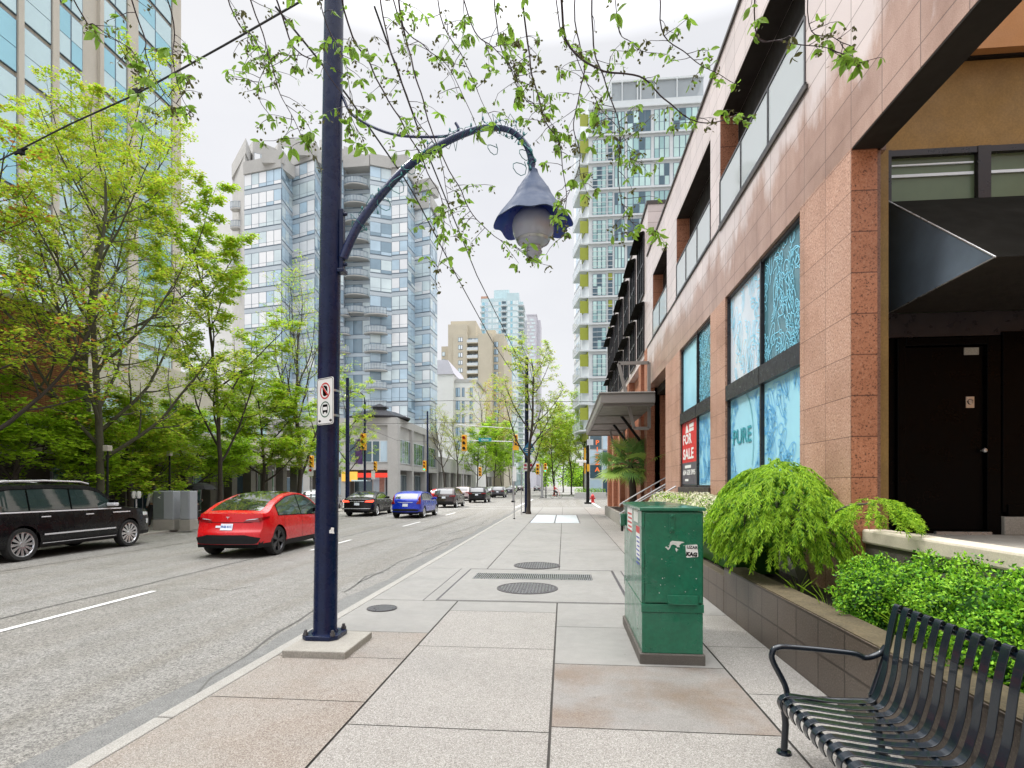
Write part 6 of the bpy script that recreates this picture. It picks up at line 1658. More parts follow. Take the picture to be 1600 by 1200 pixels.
class Car:
    def __init__(c, L, W, top, belt, sill, roofw, yr, yf, rw, bow=.16, arch=1.13, g0=None, g1=None, H=None):
        c.__dict__.update(L=L, W=W, T=top, belt=belt, sill=sill, roofw=roofw, yr=yr, yf=yf, rw=rw, bow=bow, Ra=rw*arch)
        c.H = max(t[1] for t in top)
    def zt(c, y): return smooth_table(c.T, y)
    def plan(c, y):
        a = max(0, (.75-y)/.75); b_ = max(0, (y-(c.L-.95))/.95)
        return 1-.15*a**2.2-.2*b_**2.2
    def w(c, y, z):
        bz = lerp_table(c.belt, y); m = c.sill+.32*(bz-c.sill)+.1
        if z <= m: f = 1-.035*((m-z)/(m-c.sill+1e-6))**2
        elif z <= bz: f = 1-.045*((z-m)/(bz-m))**2.2
        else: f = .955-(.955-c.roofw)*min(1.0, (z-bz)/(c.H-bz))**1.05
        return c.W*f*c.plan(y)
    def crown(c, y): 
        return .05*max(0, min(1, (y-.12)/.4))*max(0, min(1, (c.L-.12-y)/.4))
    def warp(c, x, y, z):
        u = min(1.2, abs(x)/c.W)
        dy = c.bow*u**2.4*max(0, 1-y/.9) - c.bow*1.5*u**2.4*max(0, 1-(c.L-y)/1.0)
        return (x, y+dy, z)
    def edge(c, y):
        zt = c.zt(y); ze = max(c.sill+.02, zt-c.crown(y)); return ze, c.w(y, ze)
    def topz(c, x, y):
        ze, we = c.edge(y); zt = c.zt(y); u = min(1, abs(x)/we); return ze+(zt-ze)*(1-u**2.6)
    def zb(c, y):
        z = c.sill
        for yw in (c.yr, c.yf):
            d = abs(y-yw)
            if d < c.Ra: z = max(z, c.rw+math.sqrt(c.Ra**2-d**2))
        return z
    def body(c, root, mats, black_z=0.0, res=1.0, body_name='body'):
        ys = set([t[0] for t in c.T])
        n = int(70*res)
        for i in range(n+1): ys.add(c.L*i/n)
        for yw in (c.yr, c.yf):
            for k in range(int(14*res)+1): ys.add(yw-c.Ra*math.cos(PI*k/int(14*res)))
        ys = sorted(y for y in ys if 0 <= y <= c.L); out = [ys[0]]
        for y in ys[1:]:
            if y-out[-1] > .006: out.append(y)
        ys = out; nj, nk = 12, 7
        b = MB(); rows = []
        for y in ys:
            ze, we = c.edge(y); zb = min(c.zb(y), ze-.01); row = []
            bz = min(lerp_table(c.belt, y), ze)
            for j in range(nj+1):
                f = j/nj
                z = zb+(bz-zb)*(f/.6) if f <= .6 else bz+(ze-bz)*((f-.6)/.4)
                if z < zb: z = zb
                row.append((c.w(y, z), y, z))
            zt = c.zt(y)
            for k in range(1, nk+1):
                u = math.cos(PI/2*k/nk) if k < nk else 0
                row.append((we*u, y, ze+(zt-ze)*(1-u**2.6)))
            full = row+[(-x, yy, z) for x, yy, z in reversed(row[:-1])]
            rows.append([c.warp(*p) for p in full])
        m = len(rows[0])
        for r_ in rows: b.v += [tuple(b.M @ Vector(p)) for p in r_]
        for i in range(len(rows)-1):
            for j in range(m-1):
                b.f.append((i*m+j, i*m+j+1, (i+1)*m+j+1, (i+1)*m+j))
                zc = sum(b.v[q_][2] for q_ in b.f[-1])/4; b.m.append(1 if zc < black_z and black_z else 0)
        b.f.append(tuple(range(m))); b.m.append(1 if black_z else 0); b.f.append(tuple(reversed(range((len(rows)-1)*m, len(rows)*m)))); b.m.append(1 if black_z else 0)
        bo = b.build(body_name, mats, root, True, sharp=38)
        ib = MB(); ib.box(-c.W+.30, c.W-.30, .25, c.L-.25, c.sill-.03, .62); ib.box(-c.W+.09, c.W-.09, c.yr+c.Ra+.03, c.yf-c.Ra-.03, c.sill-.05, c.sill+.12)
        ib.build('underbody', A['blackm'], root)
        return bo
    def side(c, b, ya, yb, zlo, zhi, off=.006, n=24, m=0, s=1):
        """patch on the body side between curves zlo(y) and zhi(y)"""
        cols = []
        for i in range(n+1):
            y = ya+(yb-ya)*i/n; z0 = zlo(y); z1 = max(z0+.001, zhi(y)); cols.append([c.warp(s*(c.w(y, z0+(z1-z0)*k/4)+off), y, z0+(z1-z0)*k/4) for k in range(5)])
        for i in range(n):
            for k in range(4): b.quad(cols[i][k], cols[i+1][k], cols[i+1][k+1], cols[i][k+1], m)
    def toppatch(c, b, ya, yb, wf, off=.006, n=12, m=0):
        rows = []
        for i in range(n+1):
            y = ya+(yb-ya)*i/n; ze, we = c.edge(y); f = wf(y) if callable(wf) else wf
            rows.append([(lambda p: (p[0], p[1], p[2]))(c.warp(we*f*(-1+2*k/8), y, c.topz(we*f*(-1+2*k/8), y)+off)) for k in range(9)])
        for i in range(n):
            for k in range(8): b.quad(rows[i][k], rows[i][k+1], rows[i+1][k+1], rows[i+1][k], m)
    def yrear(c, z):
        for i in range(len(c.T)-1):
            if c.T[i][1] <= z <= c.T[i+1][1]: return c.T[i][0]+(c.T[i+1][0]-c.T[i][0])*(z-c.T[i][1])/(c.T[i+1][1]-c.T[i][1]+1e-9)
        return 0
    def yfront(c, z):
        for i in range(len(c.T)-1, 0, -1):
            if c.T[i][1] <= z <= c.T[i-1][1]: return c.T[i][0]-(c.T[i][0]-c.T[i-1][0])*(z-c.T[i][1])/(c.T[i-1][1]-c.T[i][1]+1e-9)
        return c.L
    def rear(c, b, pts, off=.008, m=0):        # flat outline (x,z) laid on the rear skin
        xs = [p[0] for p in pts]; x0, x1 = min(xs), max(xs); nc = max(2, int((x1-x0)/.07)); cols = []
        for i in range(nc+1):
            x = x0+(x1-x0)*i/nc; xq = min(max(x, x0+1e-5), x1-1e-5); zs = []
            for j in range(len(pts)):
                a, d = pts[j], pts[(j+1) % len(pts)]
                if (a[0]-xq)*(d[0]-xq) <= 0 and abs(a[0]-d[0]) > 1e-9: zs.append(a[1]+(d[1]-a[1])*(xq-a[0])/(d[0]-a[0]))
            zl, zh = (min(zs), max(zs)) if zs else (pts[0][1], pts[0][1]+.001)
            col = []
            for k in range(4):
                z = zl+(zh-zl)*k/3; p = c.warp(x, c.yrear(z), z); col.append((p[0], p[1]-off, p[2]))
            cols.append(col)
        for i in range(nc):
            for k in range(3): b.quad(cols[i][k], cols[i+1][k], cols[i+1][k+1], cols[i][k+1], m)
    def wheels(c, root, rim, spokes=10, res=28, style=0):
        r = c.rw; w_ = .235
        for s in (-1, 1):
            for yw in (c.yr, c.yf):
                x = s*(c.W-.015-w_/2)
                b = MB(); ro = r*.74
                prof = [(ro, -w_/2+.01), (r*.93, -w_/2), (r*.985, -w_/2+.03), (r, -w_/4), (r, w_/4), (r*.985, w_/2-.03), (r*.93, w_/2), (ro, w_/2-.01), (ro*.98, w_/2-.05)]
                b.lathe([(rr, h) for rr, h in prof], (x, yw, r), res, 0, 'x'); b.lathe([(.001, -w_/2+.02), (ro, -w_/2+.02)], (x, yw, r), res, 0, 'x')
                wo = b.build('wheel', A['tyre'], root, True)
                b = MB(); xo = x+s*(w_/2-.03); xi = x+s*(w_/2-.07)
                b.lathe([(ro*1.0, s*(w_/2-.012)), (ro*.95, s*(w_/2-.01)), (ro*.90, s*(w_/2-.04))], (x, yw, r), res, 0, 'x')
                for k in range(spokes):
                    a = 2*PI*k/spokes; 
                    for da in ((0,) if style == 0 else (-.09, .09)):
                        ca, sa = math.cos(a+da), math.sin(a+da); ca2, sa2 = math.cos(a+da*1.8), math.sin(a+da*1.8); tw = PI*r*.26/spokes*(1.25 if style == 0 else .6)
                        P = [Vector((xo, yw+ca*ro*.18-sa*tw*.5, r+sa*ro*.18+ca*tw*.5)), Vector((xo, yw+ca*ro*.18+sa*tw*.5, r+sa*ro*.18-ca*tw*.5)), Vector((xo+s*.012, yw+ca2*ro*.93+sa2*tw*1.1, r+sa2*ro*.93-ca2*tw*1.1)), Vector((xo+s*.012, yw+ca2*ro*.93-sa2*tw*1.1, r+sa2*ro*.93+ca2*tw*1.1))]
                        b.extrude(P, (-s*.03, 0, 0))
                b.lathe([(.001, s*.0), (ro*.2, s*.0), (ro*.22, -s*.03)], (xo+s*.008, yw, r), 14, 0, 'x')
                b.lathe([(.001, 0), (ro*.96, 0)], (xi-s*.03, yw, r), res, 1, 'x')
                b.build('rim', [rim, A['blackm']], wo, True, sharp=30)
    def seam(c, b, ya, za, zb_, off=.007, w=.008):
        for s in (-1, 1): c.side(b, ya-w/2, ya+w/2, lambda y: za, lambda y: zb_, off, 1, 0, s)
    def glazing(c, root, ya, yb, splits, inset=.10, lo=.035, pillar=.05, gm=None, hgap=.0):
        """side windows split at pillars; black surround behind them"""
        zl = lambda y: lerp_table(c.belt, y)+lo; zh = lambda y: c.edge(y)[0]-inset
        for s in (-1, 1):
            b = MB(); c.side(b, ya-.03, yb+.03, lambda y: zl(y)-.02, lambda y: zh(y)+.02, .004, 40, 0, s); b.build('window_surround', A['black'], root)
            e = [ya]+list(splits)+[yb]
            for i in range(len(e)-1):
                b = MB(); c.side(b, e[i]+(pillar/2 if i else 0), e[i+1]-(pillar/2 if i < len(e)-2 else 0), zl, zh, .009, 18, 0, s); b.build('side_window', gm or A['carglass2'], root)
def plate_on(c, root, z, w=.15, h=.075, text=True):
    b = MB(); c.rear(b, [(-w, z-h), (w, z-h), (w, z+h), (-w, z+h)], .016); pl = b.build('licence_plate', A['plate'], root)
    if text:
        y = c.yrear(z)-.022
        m = frame4((0, y-.004, z), (1, 0, 0), (0, 0, 1)); me = text_mesh('PN8 41C', .085, A['plblue'], m, 'plate_number', None, .001, .9, .002); me.parent = pl
    return pl

def make_suv():
    c = Car(5.55, 1.01, [(0, .42), (.02, .62), (.05, .72), (.07, 1.0), (.12, 1.15), (.22, 1.55), (.42, 1.84), (.8, 1.90), (1.8, 1.93), (3.0, 1.90), (3.35, 1.84), (4.05, 1.33), (4.18, 1.25), (4.9, 1.20), (5.3, 1.12), (5.46, 1.0), (5.52, .78), (5.545, .5), (5.55, .38)],
            [(0, 1.20), (5.55, 1.17)], .34, .80, 1.10, 4.42, .41, arch=1.12)
    t = thing('parked_car', 'large black sport utility vehicle with silver alloy wheels at far left', 'car')
    c.body(t, [paint('black_car_paint', (.004, .005, .006)), A['blackm']], .46)
    c.wheels(t, A['alloy'], 12)
    c.glazing(t, .32, 3.86, (1.28, 2.45), .115, gm=A['carglass2'])
    for s in (-1, 1):
        b = MB(); c.side(b, .12, 4.1, lambda y: lerp_table(c.belt, y)-.012, lambda y: lerp_table(c.belt, y)+.02, .018, 30, 0, s); b.build('chrome_strip', A['chrome'], t)
        b = MB(); c.side(b, 1.62, 3.86, lambda y: .595, lambda y: .635, .022, 12, 0, s); b.build('door_strip', A['chrome'], t)
        b = MB(); c.side(b, 1.6, 3.9, lambda y: .385, lambda y: .40, .012, 12, 0, s); b.build('sill_strip', A['chrome'], t)
        b = MB(); c.side(b, 3.78, 4.42, lambda y: 1.055, lambda y: 1.085-.012*max(0, y-4.2), .016, 8, 0, s); b.build('fender_vent', A['chrome'], t)
        for y in (1.55, 2.85):
            b = MB(); c.side(b, y, y+.26, lambda y: 1.05, lambda y: 1.078, .03, 4, 0, s); b.build('door_handle', A['chrome'], t)
        b = MB(); x = s*(c.w(3.7, 1.3)+.02); b.box(x, x+s*.27, 3.58, 3.74, 1.26, 1.36, 0); b.box(x+s*.04, x+s*.26, 3.585, 3.75, 1.36, 1.44, 1); b.build('mirror', [A['chrome'], A['black']], t, bevel=.03)
        b = MB(); b.tube([(s*.77, .5, 1.90), (s*.80, .8, 1.955), (s*.80, 1.9, 1.98), (s*.79, 2.9, 1.955), (s*.75, 3.2, 1.90)], .022, 6); b.build('roof_rail', A['chrome'], t, True)
        b = MB(); c.side(b, 5.08, 5.43, lambda y: .92+.0*(y-5.0), lambda y: 1.03-.1*max(0, y-5.2), .012, 10, 0, s); b.build('headlight', A['headl'], t)
        b = MB(); c.side(b, 5.30, 5.46, lambda y: .66, lambda y: .80, .010, 6, 0, s); b.build('fog_light', A['headl'], t)
        b = MB(); c.side(b, .02, .35, lambda y: 1.02, lambda y: 1.12, .008, 6, 0, s); b.build('tail_light', A['tail'], t)
    b = MB()
    for y in (1.42, 2.50, 3.78): c.seam(b, y, .42, 1.18)
    b.build('door_seam', A['blackm'], t)
    b = MB(); c.toppatch(b, 3.42, 4.0, .92); b.build('windscreen', A['carglass'], t)
    b = MB(); c.toppatch(b, .24, .40, .86); b.build('rear_window', A['carglass'], t)
    b = MB(); c.toppatch(b, 1.0, 2.6, .7); b.build('glass_roof', A['carglass'], t)
    plate_on(c, t, .9, text=False)
    return t, c
def make_red():
    c = Car(4.75, .965, [(0, .36), (.012, .52), (.03, .64), (.055, .68), (.10, .74), (.15, .90), (.17, 1.02), (.175, 1.10), (.20, 1.135), (.30, 1.15), (.42, 1.19), (1.0, 1.44), (1.7, 1.64), (2.3, 1.69), (2.75, 1.66), (3.15, 1.52), (3.85, 1.08), (4.0, 1.03), (4.45, .90), (4.65, .76), (4.72, .55), (4.75, .32)],
            [(0, 1.04), (.6, 1.06), (2, 1.02), (4.75, .92)], .27, .70, .93, 3.82, .39, bow=.24, arch=1.09)
    t = thing('parked_car', 'glossy red crossover car with dark wheels driving away left of the blue pole', 'car')
    red = paint('red_car_paint', (.52, .003, .007)); A['redpaint'] = red
    c.body(t, [red, A['blackm']], .41)
    c.wheels(t, A['darkalloy'], 5, style=1)
    c.glazing(t, .98, 3.42, (2.28,), .06, lo=.02, pillar=.05)
    b = MB(); c.toppatch(b, .46, 2.75, lambda y: .80 if y > .7 else .80-.1*(.7-y), .007, 20); b.build('rear_glass', A['carglass'], t)
    b = MB(); c.toppatch(b, 2.85, 3.75, .88); b.build('windscreen', A['carglass'], t)
    b = MB(); c.rear(b, [(-.78, .30+.07), (.78, .37), (.86, .52), (.66, .56), (.50, .60), (-.50, .60), (-.66, .56), (-.86, .52)], .012); b.build('rear_diffuser', A['blackm'], t)
    for s in (-1, 1):
        b = MB(); c.rear(b, [(s*.40, .925), (s*.62, .92), (s*.84, .93), (s*.86, .98), (s*.80, 1.035), (s*.56, .985), (s*.42, .96)][::s], .010, 0); c.side(b, .02, .42, lambda y: .935+.20*y, lambda y: 1.03+.06*y, .010, 8, 0, s)
        b.build('tail_light', A['tail'], t)
        b = MB(); c.rear(b, [(s*.44, .965), (s*.74, .99), (s*.76, 1.008), (s*.56, .995)][::s], .016, 0); b.build('light_bar', A['chrome'], t)
        for y in (1.45, 2.50):
            b = MB(); c.side(b, y, y+.22, lambda y: .90, lambda y: .925, .008, 4, 0, s); b.build('door_handle', A['redpaint'], t)
        b = MB(); x = s*(c.w(3.2, 1.1)); b.box(x, x+s*.22, 3.12, 3.26, 1.05, 1.18); b.build('mirror', A['black'], t, bevel=.03)
        b = MB(); c.side(b, 4.25, 4.6, lambda y: .72, lambda y: .80, .008, 8, 0, s); b.build('headlight', A['headl'], t)
        b = MB(); c.side(b, 1.3, 3.4, lambda y: .27, lambda y: .34, .012, 12, 0, s); b.build('sill_trim', A['blackm'], t)
    b = MB(); c.seam(b, 2.30, .36, 1.03); c.seam(b, 3.42, .36, .98); c.seam(b, 1.26, .72, 1.04); b.build('door_seam', A['blackm'], t)
    b = MB(); c.rear(b, [(-.60, .905), (.60, .905), (.60, .916), (-.60, .916)], .006); b.build('boot_seam', A['blackm'], t)
    b = MB(); c.rear(b, [(-.30, .78), (-.13, .78), (-.13, .83), (-.30, .83)], .013); b.build('badge', A['plate'], t)
    b = MB(); c.rear(b, [(-.045, 1.04), (.045, 1.04), (.045, 1.055), (-.045, 1.055)], .012); c.rear(b, [(-.008, .985), (.008, .985), (.012, 1.04), (-.012, 1.04)], .012); b.build('badge', A['chrome'], t)
    plate_on(c, t, .80, .16, .08)
    return t, c
def make_generic(label, col, kind, metal=0.0, tail='tail', plate=True, group=None, dark_rim=False):
    if kind == 'sedan':
        c = Car(5.05, .94, [(0, .34), (.015, .5), (.04, .60), (.06, .68), (.08, .9), (.10, 1.0), (.16, 1.05), (.75, 1.09), (1.05, 1.24), (1.55, 1.42), (2.2, 1.48), (2.8, 1.44), (3.65, 1.02), (3.8, .98), (4.6, .86), (4.9, .72), (5.02, .5), (5.05, .32)],
                [(0, 1.0), (1, 1.0), (5.05, .9)], .25, .72, 1.08, 4.08, .345, bow=.2, arch=1.1); g = (.95, 3.45, (1.45, 2.45)); rg = (.82, 1.5)
    elif kind == 'hatch':
        c = Car(4.45, .885, [(0, .36), (.015, .5), (.05, .62), (.07, .70), (.10, .95), (.14, 1.04), (.30, 1.20), (.55, 1.39), (.85, 1.47), (1.4, 1.52), (2.2, 1.49), (2.6, 1.41), (3.5, 1.02), (3.65, .98), (4.1, .85), (4.35, .65), (4.43, .45), (4.45, .3)],
                [(0, 1.02), (4.45, .9)], .26, .76, .88, 3.6, .33, bow=.18, arch=1.1); g = (.45, 3.2, (1.05, 2.05)); rg = (.18, .52)
    else:
        c = Car(4.6, .935, [(0, .38), (.015, .52), (.05, .66), (.07, .74), (.10, 1.0), (.16, 1.10), (.38, 1.42), (.52, 1.55), (.75, 1.61), (1.6, 1.65), (2.4, 1.62), (2.75, 1.54), (3.5, 1.12), (3.65, 1.07), (4.25, .95), (4.5, .75), (4.58, .5), (4.6, .34)],
                [(0, 1.08), (4.6, 1.0)], .28, .76, .90, 3.68, .36, bow=.2, arch=1.1); g = (.5, 3.25, (1.1, 2.1)); rg = (.18, .48)
    t = thing('parked_car', label, 'car', group=group)
    pt_ = paint('car_paint', col, metal)
    c.body(t, [pt_, A['blackm']], .40, .8)
    c.wheels(t, A['darkalloy'] if dark_rim else A['alloy'], 10, 22)
    c.glazing(t, g[0], g[1], g[2], .09, gm=A['carglass'])
    b = MB(); c.toppatch(b, rg[0], rg[1], .82, .009, 10); b.build('rear_window', A['carglass'], t)
    b = MB(); c.toppatch(b, 2.8, 3.5, .88); b.build('windscreen', A['carglass'], t)
    bz = .95 if kind != 'suv' else 1.02
    for s in (-1, 1):
        b = MB()
        if kind == 'hatch': c.rear(b, [(s*.60, .80), (s*.84, .80), (s*.80, 1.32), (s*.70, 1.36), (s*.66, 1.02)][::s], .012); c.side(b, .04, .28, lambda y: .84+.4*y, lambda y: 1.08+.6*y, .010, 6, 0, s)
        else: c.rear(b, [(s*.44, bz-.10), (s*.90, bz-.12), (s*.90, bz+.02), (s*.46, bz-.02)][::s], .012); c.side(b, .02, .35, lambda y: bz-.11+.1*y, lambda y: bz+.02, .010, 6, 0, s)
        b.build('tail_light', A[tail], t)
        b = MB(); x = s*(c.w(3.1, 1.05)); b.box(x, x+s*.2, 3.05, 3.2, 1.0, 1.13); b.build('mirror', pt_, t, bevel=.03)
        b = MB(); c.side(b, c.L-.5, c.L-.2, lambda y: .68, lambda y: .78, .008, 6, 0, s); b.build('headlight', A['headl'], t)
        b = MB(); c.side(b, g[0], g[1], lambda y: lerp_table(c.belt, y)+.005, lambda y: lerp_table(c.belt, y)+.028, .012, 12, 0, s); b.build('trim_strip', A['chrome'], t)
        for y in (g[2][0]+.1, g[2][1]+.1):
            b = MB(); c.side(b, y, y+.2, lambda y: .88, lambda y: .905, .018, 3, 0, s); b.build('door_handle', A['chrome'], t)
    b = MB(); c.rear(b, [(-.7, .40), (.7, .40), (.78, .50), (.5, .54), (-.5, .54), (-.78, .50)], .012); b.build('rear_bumper_trim', A['blackm'], t)
    b = MB(); c.rear(b, [(-.42, bz-.07), (.42, bz-.07), (.42, bz-.045), (-.42, bz-.045)], .013); b.build('boot_trim', A['chrome'], t)
    if kind == 'sedan': b = MB(); c.rear(b, [(-.78, .46), (.78, .46), (.78, .49), (-.78, .49)], .016); b.build('bumper_chrome', A['chrome'], t)
    plate_on(c, t, .74 if kind != 'suv' else .84, text=False)
    return t, c
def place(t, x, y, rz=0): t.location = (x, y, ROAD); t.rotation_euler = (0, 0, rz)
s_, c_ = make_suv(); wy = yX(203, -13.15); place(s_, -13.15-c_.W+.02, wy-c_.yf, 0)
s_, c_ = make_red(); pr = atZ(429, 868, ROAD); place(s_, pr.x-c_.W+.06, pr.y-c_.yr+.15, R(1.0)); print('red', pr, c_.yr)
pb2 = atZ(662, 809, ROAD)
s_, c_ = make_generic('bright blue hatchback in the queue of cars right of the blue pole', (.005, .03, .42), 'hatch', .2); place(s_, pb2.x-c_.W+.05, pb2.y-c_.yr, R(-1)); pblue = s_.location.copy()
s_, c_ = make_generic('black sedan with lit brake lights beside the blue hatchback', (.008, .007, .008), 'sedan', tail='taillit', dark_rim=False); pk = atZ(590, 806, ROAD); place(s_, pk.x-c_.W+.05, pk.y-c_.yr, R(2))
s_, c_ = make_generic('dark brown metallic sport utility vehicle just ahead of the blue hatchback', (.05, .035, .035), 'suv', .4); xq = xY(699, 44.5); place(s_, xq, 43.0, R(-1))
s_, c_ = make_generic('black and chrome sport utility vehicle ahead of the brown one', (.015, .015, .018), 'suv', .3); place(s_, xY(748, 57), 55.5, 0)
s_, c_ = make_generic('red car in the far lane beyond the black sedan', (.5, .02, .02), 'hatch'); place(s_, xY(690, 52), 50.5, 0)
s_, c_ = make_generic('pinkish silver sport utility vehicle in the far lane', (.45, .36, .36), 'suv', .3); place(s_, xY(727, 64), 61.5, 0)
s_, c_ = make_generic('silver sedan in the queue beyond the crossing', (.45, .46, .47), 'sedan', .5); place(s_, xY(760, 82), 80, 0)
s_, c_ = make_generic('dark grey sport utility vehicle ahead at the right of the queue', (.05, .05, .055), 'suv', .4, group=None); place(s_, xY(781, 80), 77, 0); far_src = s_
QL = ['white car farther up the left lane of the queue', 'dark car farther up the right lane of the queue', 'silver car deep in the distant traffic', 'last dark car visible in the distant traffic']
for i, (px, Y, cl, kd) in enumerate([(770, 98, (.6, .6, .6), 'hatch'), (795, 100, (.03, .03, .05), 'sedan'), (800, 130, (.4, .4, .42), 'suv'), (812, 150, (.04, .03, .04), 'suv')]):
    s_, c_ = make_generic(QL[i], cl, kd, .2, plate=False); place(s_, xY(px, Y), Y, 0)
s_, c_ = make_generic('white car parked behind the red car and the pole', (.55, .57, .6), 'hatch', .3); place(s_, xY(492, 38), 37, 0)
s_, c_ = make_generic('dark car coming round the bend past the right of the corner tree', (.04, .04, .05), 'sedan', .3); place(s_, xY(833, 150)+1.0, 150, 0)
# ================================================================== STREET FURNITURE, WIRES, PEOPLE
GS = 'traffic signals at the crossing'
def signal(px, py, Y, label, s=1.0, arm=True, green=False, yaw=0.0, pole_to=None, mat_='yellowt', rz=0):
    p = atY(px, py, Y); t = thing('traffic_light', label, 'traffic light', p, group=GS)
    b = MB(); h = .55*s; w = .17*s; b.box(p.x-w, p.x+w, p.y-.0, p.y+.26*s, p.z-h, p.z+h); hs = b.build('housing', A[mat_], t, bevel=.03)
    for i, m in enumerate(('lens_r', 'lens_k', 'lens_g' if green else 'lens_k')):
        z = p.z+(.36-.36*i)*s; b = MB(); b.lathe([(.001, -.012), (.10*s, -.006), (.115*s, .0)], (p.x, p.y, z), 14, 0, 'y'); b.build('lens', A[m], t, True)
        b = MB(); k = 9; vs = []
        for j in range(k+1):
            a = PI*(-.05+1.1*j/k); vs += [(p.x+.125*s*math.cos(a), p.y, z+.125*s*math.sin(a)), (p.x+.125*s*math.cos(a), p.y-.2*s, z+.125*s*math.sin(a)-.02*s)]
        b.add(vs, [(2*j, 2*j+1, 2*j+3, 2*j+2) for j in range(k)]); b.build('visor', A[mat_], t)
    return t, p
def pole(px, Y, ztop, r, label, m='navy', name='utility_pole', base=True, x=None, cat='pole', arm=None, group=None):
    X = xY(px, Y) if x is None else x
    t = thing(name, label, cat, (X, Y, 0), group=group)
    b = MB(); b.tube([(X, Y, -.08), (X, Y, ztop*.5), (X, Y, ztop)], [r, r*.9, r*.75], 12); b.build('shaft', A[m], t, True)
    if base: b = MB(); b.box(X-r*1.9, X+r*1.9, Y-r*1.9, Y+r*1.9, -.08, .08); b.build('base', A['blackm'], t, bevel=.02)
    return t, X
# near corner signals
t, X = pole(570, 44.0, 8.6, .11, 'dark corner pole with curved lamp arm and banner left of the crossing')
zt_ = 8.6
b = MB(); b.tube(smooth_path([(X, 44, 8.4), (X-.1, 44, 9.1), (X-.7, 44, 9.5), (X-1.5, 44, 9.3)], 5), .05, 8); b.build('lamp_arm', A['navy'], t, True)
b = MB(); b.lathe([(.05, .35), (.12, .3), (.34, 0), (.30, -.02), (.001, -.05)], (X-1.55, 44, 8.95), 14); b.build('lamp_head', A['navy'], t, True)
bn = thing('street_banner', 'purple and red banner hanging from the corner pole by the crossing', 'banner', (X, 43.9, 5)); b = MB()
A['banner'] = mat('purple_banner', (.12, .05, .25), .7, var=.8, vs=1.5); p = atY(563, 706, 43.9)
b.box(X-.75, X-.14, 43.88, 43.9, p.z-1.0, p.z+1.0); b.build('cloth', A['banner'], bn); b = MB(); b.tube([(X, 43.89, p.z+1.02), (X-.8, 43.89, p.z+1.02)], .02, 5); b.build('rod', A['navy'], bn)
signal(567, 690, 43.7, 'yellow traffic light high up on the mast left of the blue hatchback', 1.25)
signal(586, 729, 43.6, 'small yellow signal low on the corner pole', .75)
ob = thing('one_way_sign', 'white one way sign on the left corner pole', 'sign', atY(583, 748, 43.5)); b = MB(); p = atY(583, 742, 43.5); b.box(p.x-.16, p.x+.16, 43.5, 43.52, p.z-.35, p.z+.35); b.build('plate', A['whitep'], ob)
signal(486, 722, 36.0, 'yellow traffic light just left of the blue pole', .8)
tt, X = pole(486, 36.1, 3.7, .05, 'thin grey post carrying the signal left of the blue pole', 'steel')
ob = thing('parking_sign', 'white parking sign under the signal left of the blue pole', 'sign', atY(485, 737, 35.95)); b = MB(); p = atY(485, 737, 35.95); b.box(p.x-.2, p.x+.2, 35.95, 35.97, p.z-.3, p.z+.3, 0); b.lathe([(.001, -.02), (.1, -.02)], (p.x, 35.96, p.z+.1), 14, 1, 'y'); b.build('plate', [A['whitep'], A['redp']], ob)
t, X = pole(543, 38.5, 9.5, .16, 'thick dark blue trolley pole behind the black sedan', 'navy')
t, X = pole(668, 62, 10.2, .13, 'dark trolley pole in front of the grey corner building', 'navy')
signal(663, 728, 61.6, 'traffic light with lit green lens on the far corner pole', 1.1, green=True)
t, X = pole(724, 66, 5.2, .07, 'slim signal post with yellow head on the far left corner', 'steel')
signal(725, 692, 58.0, 'big yellow traffic light hanging over the middle of the road', 1.55)
signal(750, 737, 66.0, 'lower yellow signal head beyond the hanging traffic light', 1.0)
# mast arm on the right with street name sign
MA = 58.0
t, X = pole(802, MA, 7.6, .10, 'grey signal mast with arm and street name sign over the road', 'steel')
zz = atY(760, 689, MA).z; b = MB(); b.tube([(X, MA, zz-.1), (xY(737, MA), MA, zz+.05)], .05, 8); b.tube([(X, MA, zz+1.3), (xY(715, MA), MA+.05, zz+1.75)], .045, 8); b.build('mast_arm', A['steel'], t, True)
b = MB(); xh = xY(725, MA); b.tube([(xh, MA+.05, zz+1.7), (xh, MA+.05, zz+.6)], .03, 6); b.build('hanger', A['steel'], t)
sn = thing('street_name_sign', 'teal street name sign on the arm over the road', 'sign', (xY(757, MA), MA-.1, zz)); A['tealsign'] = mat('teal_sign', (.02, .28, .30), .5, var=.1)
b = MB(); b.box(xY(748, MA), xY(768, MA), MA-.1, MA-.07, zz-.05, zz+.32); b.build('plate', A['tealsign'], sn)
text_mesh('Davie', .26, A['whitep'], frame4((xY(758, MA), MA-.11, zz+.12), (1, 0, 0), (0, 0, 1)), 'lettering', sn, .001, 1.3, .003)
signal(806, 688, 57.6, 'orange back-lit traffic light beside the corner tree', 1.1)
ws = thing('warning_sign', 'yellow sign below the signal beside the corner tree', 'sign', atY(806, 700, 57.5)); p = atY(806, 700, 57.5); b = MB(); b.box(p.x-.32, p.x+.32, 57.5, 57.53, p.z-.22, p.z+.22); b.build('plate', A['yellowt'], ws)
